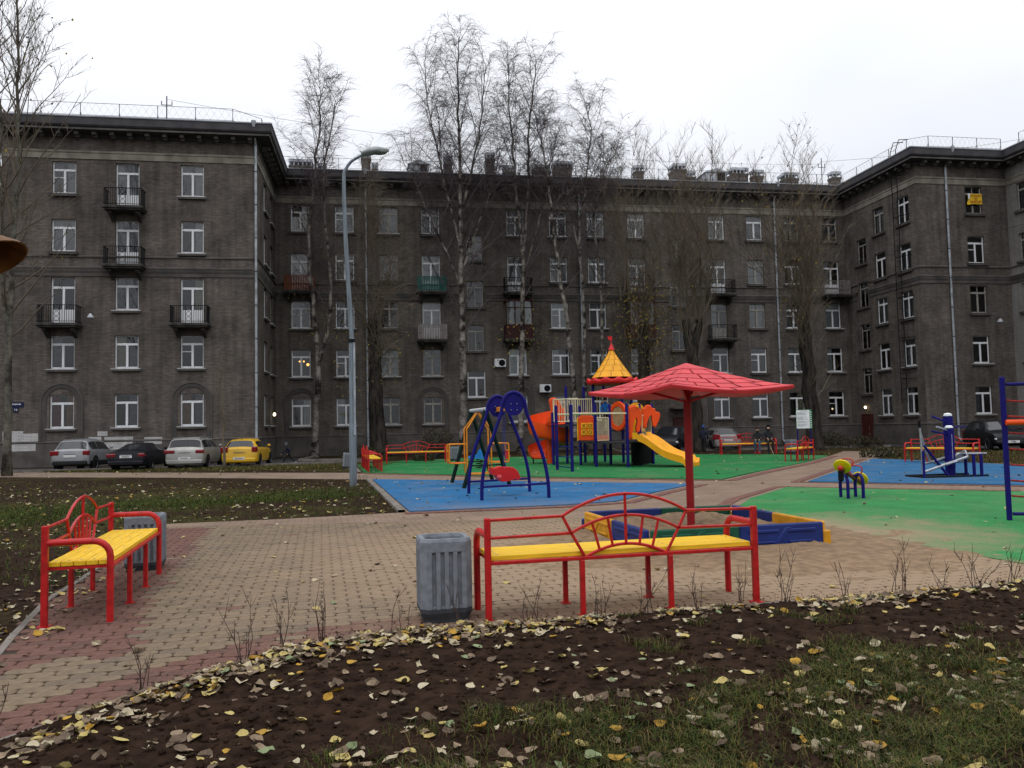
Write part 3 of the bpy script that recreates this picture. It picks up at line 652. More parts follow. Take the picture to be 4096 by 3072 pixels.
# ------------------------------------------------------------------ ground, paving, play surfaces
from mathutils.geometry import tessellate_polygon
rg = random.Random(5)
SBX = (2.62, 11.7)   # sandbox centre
def world_pos_nodes(t):
    g = t.nodes.new('ShaderNodeNewGeometry'); return g.outputs['Position']
def sandy(m, rad=3.6, amt=0.9, soft=2.2, sandc=(0.30, 0.215, 0.14), off=(0, 0)):
    """scattered sand carried out of the sandbox: mixes towards sand colour with a ragged edge"""
    t = m.node_tree; b = t.nodes['Principled BSDF']; src = b.inputs['Base Color'].links[0].from_socket
    P = world_pos_nodes(t); sub = t.nodes.new('ShaderNodeVectorMath'); sub.operation = 'SUBTRACT'; sub.inputs[1].default_value = (SBX[0] + off[0], SBX[1] + off[1], 0); t.links.new(P, sub.inputs[0])
    sc = t.nodes.new('ShaderNodeVectorMath'); sc.operation = 'MULTIPLY'; sc.inputs[1].default_value = (0.72, 1.0, 0); t.links.new(sub.outputs[0], sc.inputs[0])
    ln = t.nodes.new('ShaderNodeVectorMath'); ln.operation = 'LENGTH'; t.links.new(sc.outputs[0], ln.inputs[0])
    n = t.nodes.new('ShaderNodeTexNoise'); n.inputs['Scale'].default_value = 1.3; n.inputs['Detail'].default_value = 9; n.inputs['Roughness'].default_value = 0.72; t.links.new(P, n.inputs['Vector'])
    ad = t.nodes.new('ShaderNodeMath'); ad.operation = 'MULTIPLY_ADD'; ad.inputs[1].default_value = 4.5; t.links.new(n.outputs['Fac'], ad.inputs[0]); t.links.new(ln.outputs['Value'], ad.inputs[2])
    mr = t.nodes.new('ShaderNodeMapRange'); mr.inputs['From Min'].default_value = rad + 2.25 + soft / 2; mr.inputs['From Max'].default_value = rad + 2.25 - soft / 2; mr.inputs['To Min'].default_value = 0; mr.inputs['To Max'].default_value = amt
    t.links.new(ad.outputs[0], mr.inputs['Value'])
    mixn = t.nodes.new('ShaderNodeMix'); mixn.data_type = 'RGBA'; mixn.inputs[7].default_value = tuple(sandc) + (1,)
    t.links.new(mr.outputs[0], mixn.inputs[0]); t.links.new(src, mixn.inputs[6]); t.links.new(mixn.outputs[2], b.inputs['Base Color'])
    return m
def poly_sheet(name, poly, z, mat, kind='structure', parent=None, thick=0.0):
    vs = [(x, y, z) for x, y in poly]; tris = tessellate_polygon([[Vector((x, y, 0)) for x, y in poly]])
    fs = []
    for a, b, c in tris:
        A_, B_, C_ = Vector(vs[a]), Vector(vs[b]), Vector(vs[c])
        fs.append((a, b, c) if (B_ - A_).cross(C_ - A_).z > 0 else (a, c, b))
    n = len(poly)
    if thick:
        vs += [(x, y, z - thick) for x, y in poly]; fs += [(i, (i + 1) % n, n + (i + 1) % n, n + i) for i in range(n)]
    m_ = MB(); m_.add(vs, fs); o = m_.build(name, mat, parent)
    if not parent: o['kind'] = kind
    return o
def inside(p, poly):
    x, y = p; r = False; n = len(poly); j = n - 1
    for i in range(n):
        xi, yi = poly[i]; xj, yj = poly[j]
        if (yi > y) != (yj > y) and x < (xj - xi) * (y - yi) / (yj - yi) + xi: r = not r
        j = i
    return r
def seg_dist(p, pl):
    best = 9e9; P = Vector(p)
    for a, b in zip(pl[:-1], pl[1:]):
        A_ = Vector(a); d = Vector(b) - A_; t = max(0, min(1, (P - A_).dot(d) / d.length_squared)); best = min(best, (A_ + d * t - P).length)
    return best
# soil / turf material of the big ground sheet
def soil_mat(name, grass=0.4):
    m = bpy.data.materials.new(name); m.use_nodes = True; t = m.node_tree; b = t.nodes['Principled BSDF']; b.inputs['Roughness'].default_value = 0.97; b.inputs['Specular IOR Level'].default_value = 0.03
    P = world_pos_nodes(t); n1 = t.nodes.new('ShaderNodeTexNoise'); n1.inputs['Scale'].default_value = 0.16; n1.inputs['Detail'].default_value = 8; n1.inputs['Roughness'].default_value = 0.7; t.links.new(P, n1.inputs['Vector'])
    n2 = t.nodes.new('ShaderNodeTexNoise'); n2.inputs['Scale'].default_value = 9; n2.inputs['Detail'].default_value = 6; t.links.new(P, n2.inputs['Vector'])
    r = t.nodes.new('ShaderNodeValToRGB'); e = r.color_ramp.elements; e[0].position = 0.25; e[0].color = (0.010, 0.0056, 0.0038, 1); e[1].position = 0.75; e[1].color = (0.040, 0.0235, 0.0155, 1); t.links.new(n2.outputs['Fac'], r.inputs[0])
    g = t.nodes.new('ShaderNodeValToRGB'); e = g.color_ramp.elements; e[0].position = 0.3; e[0].color = (0.018, 0.016, 0.006, 1); e[1].position = 0.7; e[1].color = (0.060, 0.050, 0.018, 1); t.links.new(n2.outputs['Fac'], g.inputs[0])
    f = t.nodes.new('ShaderNodeMapRange'); f.inputs['From Min'].default_value = 0.62 - grass * .4; f.inputs['From Max'].default_value = 0.70 - grass * .4; t.links.new(n1.outputs['Fac'], f.inputs['Value'])
    mxn = t.nodes.new('ShaderNodeMix'); mxn.data_type = 'RGBA'; t.links.new(f.outputs[0], mxn.inputs[0]); t.links.new(r.outputs[0], mxn.inputs[6]); t.links.new(g.outputs[0], mxn.inputs[7]); t.links.new(mxn.outputs[2], b.inputs['Base Color'])
    bp = t.nodes.new('ShaderNodeBump'); bp.inputs['Strength'].default_value = 0.8; bp.inputs['Distance'].default_value = 0.03
    n3 = t.nodes.new('ShaderNodeTexNoise'); n3.inputs['Scale'].default_value = 25; n3.inputs['Detail'].default_value = 6; t.links.new(P, n3.inputs['Vector']); t.links.new(n3.outputs['Fac'], bp.inputs['Height']); t.links.new(bp.outputs[0], b.inputs['Normal'])
    return m
G_SOIL = soil_mat('turf_and_soil', 0.30); G_BED = soil_mat('dug_soil', -0.6)
gm = MB(); gm.add([(-900, -900, 0), (900, -900, 0), (900, 900, 0), (-900, 900, 0)], [(0, 1, 2, 3)]); gr_ = gm.build('ground', G_SOIL); gr_['kind'] = 'structure'
BED = [(-9.0, 0.4), (-5.5, 2.2), (-3.8, 3.35), (-2.85, 4.5), (-1.94, 5.98), (-1.7, 6.34), (-1.45, 6.55), (-1.16, 6.67), (-.86, 6.77), (-.23, 6.90), (.4, 7.0), (1.09, 7.18), (1.81, 7.36), (2.3, 7.48), (2.96, 7.60), (3.37, 7.70), (4.01, 7.84), (4.5, 8.02), (5.19, 8.29), (7.0, 8.85), (10.0, 9.8), (14, 11.2)]
BED = [(x, y - (.13 if y > 4.2 else 0)) for x, y in BED]
LEFT = [(-9, 2.6), (-7, 3.6), (-5.2, 4.6), (-4.3, 5.4), (-3.89, 6.11), (-4.13, 6.69), (-4.71, 8.2), (-4.95, 9.21), (-6.57, 15.06)]
BLUE = [(-4.83, 27.45), (-2.13, 16.32), (1.03, 17.0), (2.21, 17.58), (3.54, 19.9), (4.98, 22.25)]
GREEN = [(-7.68, 39.36), (-6.01, 32.18), (.37, 27.22), (5.24, 24.38), (6.17, 23.86), (7.99, 26.89), (11.94, 32.93), (15.23, 38.87), (13.2, 42.6), (9.2, 44.6), (1.67, 46.4), (-3, 45.6), (-7.2, 43)]
BLUE2 = [(8.12, 22.22), (12.38, 19.55), (18, 16.1), (21, 22.0), (17.5, 27.3), (17.15, 30.37), (15.61, 34.89)]
GREEN2 = [(6.88, 20.34), (5.11, 17.47), (4.42, 15.9), (4.78, 13), (5.3, 10.32), (5.72, 8.78), (9, 9.78), (16, 12.2), (17.5, 13.9), (11.23, 17.75)]
PLAZA = BED + [(18, 15), (20, 24.5), (16.5, 32), (15.8, 35.0), (21, 43.5), (18.5, 45), (15.3, 38.9), (6.17, 23.8), (.37, 27.25), (-6.0, 32.2), (-4.9, 27.5), (-2.2, 16.3), (-4.52, 15.5)] + LEFT[::-1]
PANG = R_(13.5); E1 = Vector((math.cos(PANG), math.sin(PANG))); E2 = Vector((-E1.y, E1.x))
# paving sheet: pavers by material where they are too far to tell apart
def paving_mat():
    m = bpy.data.materials.new('tan_block_paving'); m.use_nodes = True; t = m.node_tree; b = t.nodes['Principled BSDF']; b.inputs['Roughness'].default_value = 0.9; b.inputs['Specular IOR Level'].default_value = 0.25
    P = world_pos_nodes(t); mpn = t.nodes.new('ShaderNodeMapping'); mpn.inputs['Rotation'].default_value = (0, 0, -PANG); t.links.new(P, mpn.inputs[0])
    br = t.nodes.new('ShaderNodeTexBrick'); br.inputs['Scale'].default_value = 1; br.inputs['Brick Width'].default_value = .24; br.inputs['Row Height'].default_value = .12; br.inputs['Mortar Size'].default_value = .008
    br.inputs['Color1'].default_value = (0.235, 0.165, 0.115, 1); br.inputs['Color2'].default_value = (0.20, 0.135, 0.095, 1); br.inputs['Mortar'].default_value = (0.09, 0.065, 0.045, 1); t.links.new(mpn.outputs[0], br.inputs['Vector'])
    n = t.nodes.new('ShaderNodeTexNoise'); n.inputs['Scale'].default_value = 1.1; n.inputs['Detail'].default_value = 6; t.links.new(P, n.inputs['Vector'])
    r = t.nodes.new('ShaderNodeMapRange'); r.inputs['From Min'].default_value = .3; r.inputs['From Max'].default_value = .7; r.inputs['To Min'].default_value = .8; r.inputs['To Max'].default_value = 1.1; t.links.new(n.outputs['Fac'], r.inputs['Value'])
    mm = t.nodes.new('ShaderNodeMix'); mm.data_type = 'RGBA'; mm.blend_type = 'MULTIPLY'; mm.inputs[0].default_value = 1; t.links.new(br.outputs['Color'], mm.inputs[6]); t.links.new(r.outputs[0], mm.inputs[7]); t.links.new(mm.outputs[2], b.inputs['Base Color'])
    return m
PV = sandy(paving_mat(), 4.0, .85, 3.0, off=(.9, -1.0))
plaza = poly_sheet('plaza', PLAZA, .008, PV)
jl = [(x, y) for x, y in BED if -9.5 < x < 5.3]
poly_sheet('joint_bed', jl + [(5.3, 10.3), (4.78, 13), (4.5, 14.45), (-6.3, 14.45)] + LEFT[::-1][1:], .0125, sandy(mk('dark_joint_sand', (.045, .032, .022), .95, .2, 8), 3.0, .8), parent=plaza)
def pav(name, c, v=.14): return sandy(mk(name, c, .9, v, 22, .5, 130, spec=.12, coords='Object', col2=tuple(q * .72 for q in c)), 4.3, .92, 3.0, off=(1.0, -1.2))
PT = [pav('paver_tan_warm', (0.205, 0.152, 0.104)), pav('paver_tan_grey', (0.178, 0.136, 0.097)), pav('paver_tan_ochre', (0.215, 0.158, 0.104)), pav('paver_red', (0.165, 0.088, 0.068)), pav('paver_red_dark', (0.140, 0.078, 0.062))]
# pavers: chamfered blocks with cut corners
pw, ph_ = .24, .12; hx, hy = pw / 2 - .004, ph_ / 2 - .004; ck = .030; ch = .008
def paver_ring(i, z): 
    x, y = hx - i, hy - i; k = ck
    return [(x - k, -y, z), (x, -y + k, z), (x, y - k, z), (x - k, y, z), (-x + k, y, z), (-x, y - k, z), (-x, -y + k, z), (-x + k, -y, z)]
PVV = paver_ring(0, .006) + paver_ring(0, .026 - ch * .6) + paver_ring(ch, .026)
PVF = [(i, (i + 1) % 8, 8 + (i + 1) % 8, 8 + i) for i in range(8)] + [(8 + i, 8 + (i + 1) % 8, 16 + (i + 1) % 8, 16 + i) for i in range(8)] + [tuple(range(16, 24))]
PM = []
for m_ in PT: q = MB(); q.add(PVV, PVF); PM.append(q.mesh('paver', m_))
cand = []
bedline = BED; leftline = LEFT
for j in range(-20, 140):
    for i in range(-60, 70):
        c = E1 * ((i + (.5 if j % 2 else 0)) * pw) + E2 * (j * ph_)
        if c.y < 2.2 or c.y > 14.5 or abs(c.x) > .68 * c.y + 1.0: continue
        if not inside((c.x, c.y), PLAZA): continue
        if inside((c.x, c.y), GREEN2) and seg_dist((c.x, c.y), GREEN2 + GREEN2[:1]) > .3: continue
        if abs(c.x - SBX[0]) < .95 and abs(c.y - SBX[1]) < .95: continue
        cand.append((c.length, c.x, c.y))
cand.sort(); field = MB(); ca, sa = math.cos(PANG), math.sin(PANG); big = 0
for d, x, y in cand:
    red = seg_dist((x, y), bedline) < .42 + .06 * rg.random() or seg_dist((x, y), leftline) < (.95 if y > 6 else .5)
    if y > 14.2: red = False
    mi = rg.choice((3, 3, 4)) if red else rg.choice((0, 0, 1, 2))
    if rg.random() < .02: mi = rg.choice((0, 3))
    dz = rg.uniform(-.003, .003); tilt = rg.uniform(-.012, .012)
    vis = abs(x) < .63 * y and y > 3.75
    if vis and big < 300:
        o = put('paver', PM[mi], plaza, (x, y, dz), PANG + rg.uniform(-.02, .02)); big += 1
    else:
        vs = [(x + px * ca - py * sa, y + px * sa + py * ca, pz + dz + tilt * px) for px, py, pz in PVV]; field.add(vs, PVF, mi)
fo = field.build('paver_field', PT, plaza); fo['kind'] = 'stuff'
# kerb between paving and bed
def strip(name, line, w, z0, z1, mat, parent=None, off=0.0):
    P2 = [Vector(p) for p in line]; vs = []; n = len(P2)
    for i in range(n):
        d = (P2[min(i + 1, n - 1)] - P2[max(i - 1, 0)]).normalized(); nn = Vector((d.y, -d.x))
        for k, z in ((off, z0), (off, z1), (off + w, z1), (off + w, z0)): p = P2[i] + nn * k; vs.append((p.x, p.y, z))
    m_ = MB(); m_.add(vs, [(i * 4 + j, i * 4 + j + 1, (i + 1) * 4 + j + 1, (i + 1) * 4 + j) for i in range(n - 1) for j in range(3)]); o = m_.build(name, mat, parent)
    if not parent: o['kind'] = 'structure'
    return o
KERB = mk('kerb_concrete', (0.20, 0.175, 0.15), .9, .2, 4, .3, 60)
strip('kerb', BED, .06, -.02, .034, KERB, None, .0)
strip('kerb', LEFT[3:], .06, -.02, .03, KERB, None, -.06)
# foreground bed: dug soil with clods
def bed_y(x):
    for (x0, y0), (x1, y1) in zip(BED[:-1], BED[1:]):
        if x0 <= x <= x1: return y0 + (y1 - y0) * (x - x0) / (x1 - x0)
    return BED[-1][1]
def bed_h(x, y):
    d = max(0.0, bed_y(x) - y); k = min(1, d / .35)
    v = Vector((x, y, 0)); h = .03 + .05 * k
    h += k * (.035 * mnoise.noise(v * 1.7) + .022 * mnoise.noise(v * 5.1 + Vector((3, 1, 0))) + .018 * mnoise.noise(v * 13) + .013 * abs(mnoise.noise(v * 27)) + .008 * mnoise.noise(v * 55))
    return max(h, .012)
sm = MB(); NX, NY = 340, 230; vs = []
for i in range(NX + 1):
    x = -8 + 20 * i / NX; yt = bed_y(x) - .065
    for j in range(NY + 1):
        t = j / NY; y = yt - (yt - min(.0, yt - 4)) * (t ** 1.15); vs.append((x, y, bed_h(x, y)))
sm.add(vs, [(i * (NY + 1) + j, i * (NY + 1) + j + 1, (i + 1) * (NY + 1) + j + 1, (i + 1) * (NY + 1) + j) for i in range(NX) for j in range(NY)])
bo = sm.build('planting_bed', G_BED, None, 'all'); bo['kind'] = 'structure'
# loose clods on the bed and spilled over its kerb
cb_ = MB(); rc_ = random.Random(77)
def clod(x, y, z, s):
    k = [(1, 0, 0), (-1, 0, 0), (0, 1, 0), (0, -1, 0), (0, 0, 1), (0, 0, -1)]; vs = [(x + a * s * rc_.uniform(.6, 1.3), y + b * s * rc_.uniform(.6, 1.3), z + c * s * rc_.uniform(.4, .9)) for a, b, c in k]
    cb_.add(vs, [(0, 2, 4), (2, 1, 4), (1, 3, 4), (3, 0, 4), (2, 0, 5), (1, 2, 5), (3, 1, 5), (0, 3, 5)])
for i in range(9000):
    y = rc_.uniform(3.2, 8.2); x = rc_.uniform(-.68 * y, .68 * y)
    if y > bed_y(x) - .05: continue
    clod(x, y, bed_h(x, y), rc_.choice((.006, .008, .010, .012, .016, .022, .03)))
for i in range(700):
    x = rc_.uniform(-3.2, 5.3); y = bed_y(x) + abs(rc_.gauss(0, .16)); clod(x, y, .03, rc_.choice((.004, .005, .007, .010)))
co_ = cb_.build('soil_clods', G_BED, bo, 'all'); co_['kind'] = 'stuff'
# rubber play surfaces
def rubber(name, c, sand=None):
    m = mk(name, c, .85, .12, 1.3, .3, 220, spec=.12, coords='Object', col2=tuple(q * .78 for q in c), detail=8)
    t = m.node_tree; b = t.nodes['Principled BSDF']; src = b.inputs['Base Color'].links[0].from_socket
    P = world_pos_nodes(t); n = t.nodes.new('ShaderNodeTexNoise'); n.inputs['Scale'].default_value = 45; n.inputs['Detail'].default_value = 2; t.links.new(P, n.inputs['Vector'])
    r = t.nodes.new('ShaderNodeMapRange'); r.inputs['From Min'].default_value = .35; r.inputs['From Max'].default_value = .65; r.inputs['To Min'].default_value = .78; r.inputs['To Max'].default_value = 1.2; t.links.new(n.outputs['Fac'], r.inputs['Value'])
    mm = t.nodes.new('ShaderNodeMix'); mm.data_type = 'RGBA'; mm.blend_type = 'MULTIPLY'; mm.inputs[0].default_value = 1; t.links.new(src, mm.inputs[6]); t.links.new(r.outputs[0], mm.inputs[7]); t.links.new(mm.outputs[2], b.inputs['Base Color'])
    n5 = t.nodes.new('ShaderNodeTexNoise'); n5.inputs['Scale'].default_value = .55; n5.inputs['Detail'].default_value = 9; n5.inputs['Roughness'].default_value = .75; t.links.new(P, n5.inputs['Vector'])
    r5 = t.nodes.new('ShaderNodeMapRange'); r5.inputs['From Min'].default_value = .48; r5.inputs['From Max'].default_value = .78; r5.inputs['To Min'].default_value = 0; r5.inputs['To Max'].default_value = .45; t.links.new(n5.outputs['Fac'], r5.inputs['Value'])
    m5 = t.nodes.new('ShaderNodeMix'); m5.data_type = 'RGBA'; m5.inputs[7].default_value = (.23, .18, .13, 1); t.links.new(r5.outputs[0], m5.inputs[0]); t.links.new(mm.outputs[2], m5.inputs[6]); t.links.new(m5.outputs[2], b.inputs['Base Color'])
    return sandy(m, *sand) if sand else m
poly_sheet('rubber_mat_blue', BLUE, .034, rubber('blue_rubber', (0.020, 0.125, 0.28), (4.6, .5, 5.0)), thick=.03)
poly_sheet('rubber_mat_green', GREEN, .034, rubber('green_rubber', (0.015, 0.165, 0.046)), thick=.03)
poly_sheet('rubber_mat_blue', BLUE2, .034, rubber('blue_rubber_b', (0.022, 0.115, 0.24)), thick=.03)
poly_sheet('rubber_mat_green', GREEN2, .034, rubber('green_rubber_b', (0.034, 0.205, 0.060), (2.5, 1.0, 2.2)), thick=.03)
RB = sandy(mk('red_paver_border', (0.19, 0.085, 0.065), .9, .25, 9, .2, 60), 3.6, .8)
strip('paved_border', [(-2.2, 16.1), (1.05, 16.78), (2.4, 17.4), (3.7, 19.8), (5.1, 22.1)], .24, .0, .0245, RB, None, .0)
strip('paved_border', [(-6.2, 32.0), (.3, 27.0), (5.2, 24.15), (6.25, 23.55), (8.2, 26.8), (12.1, 32.8), (15.4, 38.8)], .3, .0, .0245, RB, None, .0)
strip('paved_border', [(15.4, 35.0), (7.9, 22.2), (12.3, 19.4), (18, 16)], .26, .0, .0245, RB, None, .0)
strip('paved_border', [(11.3, 17.95), (6.8, 20.6), (4.9, 17.5), (4.2, 15.9)], .26, .0, .0245, RB, None, .0)
strip('kerb', [(-2.2, 16.3), (-4.9, 27.45)], .14, -.02, .06, KERB, None, -.16)
strip('kerb', [(-6.1, 32.25), (-7.75, 39.4)], .14, -.02, .05, KERB, None, -.16)
# left footpath and the yard road
FP_M = mk('tan_footpath', (0.215, 0.155, 0.11), .9, .15, 1.2, .2, 40)
poly_sheet('footpath', [(-6.0, 32.25), (-4.93, 27.6), (-13.5, 31.6), (-22.3, 34.9), (-40, 38.0), (-40, 41), (-26.7, 40.4), (-14.8, 35.6)], .0105, FP_M)
ASPH = mk('wet_asphalt', (0.045, 0.043, 0.045), .55, .25, .7, .3, 60)
poly_sheet('yard_road', [(-60, 35.5), (-30, 38.2), (-22, 39.6), (-14, 40.9), (-10, 42.4), (-7.6, 44.6), (-8.0, 46.3), (-12.6, 46.9), (-13.6, 54), (-15.5, 54), (-14.9, 46.3), (-29, 43.6), (-60, 38.4)], .012, ASPH)
poly_sheet('parking_apron', [(7.2, 50.4), (24, 51.4), (27.2, 41.0), (30, 41.5), (26.5, 58.6), (21, 59.6), (7.2, 57.2)], .012, ASPH)
strip('kerb', [(-60, 35.5), (-30, 38.2), (-22, 39.6), (-14, 40.9), (-10, 42.4), (-7.6, 44.6)], .15, -.02, .13, KERB, None, .0)
strip('kerb', [(-13.4, 53.6), (-12.6, 47.0), (-8.0, 46.4), (-7.4, 44.7)], .15, -.02, .13, KERB, None, -.15)
strip('kerb', [(7.0, 57), (7.0, 50.2), (24, 51.2)], .15, -.02, .12, KERB, None, .0)

# ------------------------------------------------------------------ grass (uncountable)
def grass(name, label, pts, hmin, hmax, w, mats, seed):
    r = np.random.default_rng(seed); n = len(pts); P3 = np.array(pts)
    a = r.uniform(0, 2 * np.pi, n); h = r.uniform(hmin, hmax, n); ln = r.uniform(.25, 1.5, n) * h; d = np.stack([np.cos(a), np.sin(a)], 1); s_ = np.stack([-d[:, 1], d[:, 0]], 1)
    V = np.zeros((n, 5, 3)); wid = w * r.uniform(.6, 1.3, n)[:, None]
    V[:, 0, :2] = P3[:, :2] - s_ * wid; V[:, 1, :2] = P3[:, :2] + s_ * wid; V[:, 0, 2] = V[:, 1, 2] = P3[:, 2] - .005
    mid = P3[:, :2] + d * (ln * .3)[:, None]; V[:, 2, :2] = mid + s_ * wid * .8; V[:, 3, :2] = mid - s_ * wid * .8; V[:, 2, 2] = V[:, 3, 2] = P3[:, 2] + h * .62
    V[:, 4, :2] = P3[:, :2] + d * ln[:, None]; V[:, 4, 2] = P3[:, 2] + h * r.uniform(.7, 1.0, n)
    base = (np.arange(n) * 5)[:, None]
    faces = np.concatenate([(base + np.array([[0, 1, 2, 3]])), np.concatenate([base + np.array([[3, 2, 4]]), np.full((n, 1), -1)], 1)], 1).reshape(-1, 4)
    fl = [tuple(int(q) for q in f if q >= 0) for f in faces]
    me = bpy.data.meshes.new(name); me.from_pydata(V.reshape(-1, 3).tolist(), [], fl)
    for m_ in mats: me.materials.append(m_)
    mi = r.choice(len(mats), n); me.polygons.foreach_set('material_index', np.repeat(mi, 2).astype(np.int32)); me.update()
    o = bpy.data.objects.new(name, me); COL.objects.link(o); tag(o, label, 'grass', kind='stuff'); return o
GM = [mk('grass_green', (0.042, 0.066, 0.008), .9, .1, 3), mk('grass_olive', (0.075, 0.072, 0.012), .9, .1, 3), mk('grass_straw', (0.13, 0.092, 0.032), .9, .1, 3), mk('grass_deep', (0.014, 0.026, 0.005), .9, .1, 3), mk('grass_brown', (0.055, 0.036, 0.014), .9, .1, 3)]
pts = []
def gdens(x, y):
    lim = 4.75 + .36 * (x - .2) - (.35 if x < -.3 else 0) + .75 * mnoise.noise(Vector((x * 1.1, y * 1.1, 2)))
    k = (lim - y) / .9
    return max(0, min(1, k)) * max(.10, min(1, .55 + 2.0 * mnoise.noise(Vector((x * 1.9, y * 1.9, 7)))))
while len(pts) < 70000:
    y = rg.uniform(3.0, 7.2); x = rg.uniform(-2.6, 5.2)
    if abs(x) > .68 * y + .3: continue
    if rg.random() < gdens(x, y): pts.append((x, y, bed_h(x, y)))
for k in range(26):   # stray tufts on the bare soil
    tx, ty = rg.uniform(.5, 4.2), rg.uniform(5.0, 7.2)
    if ty > bed_y(tx) - .2: continue
    for i in range(90):
        x = tx + rg.gauss(0, .07); y = ty + rg.gauss(0, .05); pts.append((x, y, bed_h(x, y)))
grass('lawn_grass', 'short mixed green and straw grass along the bottom edge', pts, .018, .07, .0026, GM + GM[:2], 3)
pts = []
def gl(x, y): return .04 + max(0, 1.0 - seg_dist((x, y), [(-16, 13.5), (-12, 15.5), (-9.4, 18.9), (-5.4, 20.9)]) / 1.9 + .7 * mnoise.noise(Vector((x * .5, y * .5, 1.3))))
while len(pts) < 26000:
    y = rg.uniform(9, 31); x = rg.uniform(-.66 * y - .5, -2.2)
    if inside((x, y), PLAZA) or inside((x, y), BLUE) or y > 40 - abs(x) * .05 or seg_dist((x, y), [(-4.9, 27.6), (-13.5, 31.6), (-22.3, 34.9)]) < .2: continue
    if y > 27.6 - .33 * (x + 4.9): continue
    if rg.random() < gl(x, y): pts.append((x, y, 0))
grass('lawn_grass', 'patchy grass strip on the soil left of the lamp post', pts, .04, .11, .006, GM[:2] + GM[:1], 4)
pts = []
while len(pts) < 12000:
    x = rg.uniform(-26, -6); t = (x + 26) / 20; y = rg.uniform(40.0 - 5.0 * t + .0, 39.2 + 3.6 * t)
    if seg_dist((x, y), [(-26.7, 40.4), (-14.8, 35.6), (-6, 32.3)]) < .15 or y < 32.3 + (-6 - x) * .385: continue
    pts.append((x, y, 0))
grass('verge_grass', 'thin grass verge between the footpath and the parked cars', pts, .04, .12, .012, GM[:3], 5)
pts = []
while len(pts) < 9000:
    x = rg.uniform(15.5, 30); y = rg.uniform(27, 42)
    if inside((x, y), BLUE2) or inside((x, y), PLAZA) : continue
    pts.append((x, y, 0))
grass('verge_grass', 'olive grass verge behind the right bench', pts, .04, .12, .012, GM[1:3] + GM[1:2], 6)

# ------------------------------------------------------------------ fallen leaves
LMAT = [mk('leaf_pale_yellow', (0.47, 0.37, 0.13), .7, .12, 18), mk('leaf_cream', (0.46, 0.39, 0.26), .75, .12, 18), mk('leaf_tan', (0.27, 0.195, 0.125), .8, .2, 18), mk('leaf_ochre', (0.42, 0.24, 0.03), .7, .2, 18), mk('leaf_green', (0.22, 0.26, 0.13), .7, .15, 18), mk('leaf_brown', (0.15, 0.105, 0.07), .85, .2, 18)]
LCOL = ['pale yellow', 'cream', 'tan', 'ochre', 'pale green', 'brown']
def leaf_geo(sd):
    r = random.Random(sd); out = [(0, -.5), (.24, -.40), (.40, -.16), (.40, .08), (.26, .30), (0, .55), (-.26, .30), (-.40, .08), (-.40, -.16), (-.24, -.40)]
    c1 = r.uniform(-.2, 1.5); c2 = r.uniform(-.5, 1.0); tw = r.uniform(-.6, .6); vs = []
    def z(x, y): return c1 * x * x * (1 if r.random() < .9 else .5) + c2 * y * y * .8 + tw * x * y + .02
    for x, y in out: vs.append((x * r.uniform(.9, 1.08), y * r.uniform(.95, 1.05), z(x, y)))
    vs += [(0, -.25, .0), (0, .1, -.01), (0, .3, .01)]
    fs = [(0, 1, 10), (1, 2, 10), (2, 11, 10), (2, 3, 11), (3, 4, 11), (4, 12, 11), (4, 5, 12), (5, 6, 12), (6, 11, 12), (6, 7, 11), (7, 8, 11), (8, 10, 11), (8, 9, 10), (9, 0, 10)]
    vs += [(-.012, -.5, .02), (.012, -.5, .02), (.06, -.95, .10)]; fs += [(13, 14, 15)]
    mn = min(v[2] for v in vs); vs = [(a, b, c - mn) for a, b, c in vs]
    return vs, fs
def torn(g, sd):
    r = random.Random(sd); k = r.uniform(.7, 1.25); return [(x * k * (1 if i > 9 else r.uniform(.72, 1.15)), y * (1 if i > 9 else r.uniform(.8, 1.1)), z * r.uniform(.6, 1.6)) for i, (x, y, z) in enumerate(g[0])], g[1]
LG = [leaf_geo(i) for i in range(7)]; LG += [torn(leaf_geo(20 + i), i) for i in range(9)]
LMESH = {}
for gi, (v_, f_) in enumerate(LG):
    for mi in range(6): q = MB(); q.add(v_, f_); LMESH[gi, mi] = q.mesh('fallen_leaf', LMAT[mi])
leaves = []   # (x, y, z, size, mat, zone)
def wmat(zone): 
    return rg.choices(range(6), {'soil': (18, 20, 24, 6, 3, 29), 'pave': (26, 30, 20, 3, 3, 12), 'grass': (13, 14, 26, 13, 7, 27), 'mat': (22, 40, 22, 4, 3, 9)}[zone])[0]
x0 = -3.2
for i in range(1500):   # windrow along the bed edge
    x = rg.uniform(-3.0, 5.4); y = bed_y(x) - abs(rg.gauss(.20, .20)) * (1 if x > -1.8 else .8) - .06; cl = mnoise.noise(Vector((x * 2.4, 0, 5)))
    if cl < -.15 + .3 * (rg.random() - .5): continue
    leaves.append((x, y, bed_h(x, y), 'soil'))
for i in range(560):   # thicker drift along the kerb at the left
    x = rg.uniform(-3.2, -.5); y = bed_y(x) - .08 - abs(rg.gauss(.0, .30)); leaves.append((x + .25, y, bed_h(x + .25, y) + rg.uniform(0, .02), 'soil'))
for i in range(1100):
    y = rg.uniform(3.4, 7.3); x = rg.uniform(-.66 * y, .66 * y)
    if y > bed_y(x) - .3 or mnoise.noise(Vector((x * 1.6, y * 1.6, 9))) < rg.uniform(-.5, .25): continue
    leaves.append((x, y, bed_h(x, y) + (.015 if rg.random() < gdens(x, y) else 0), 'grass' if gdens(x, y) > .3 else 'soil'))
for i in range(800):
    y = rg.uniform(3.2, 5.6); x = rg.uniform(-1.6, .66 * y)
    if rg.random() > gdens(x, y) + .15 or y > bed_y(x) - .3: continue
    leaves.append((x, y, bed_h(x, y) + rg.uniform(0, .03), 'grass'))
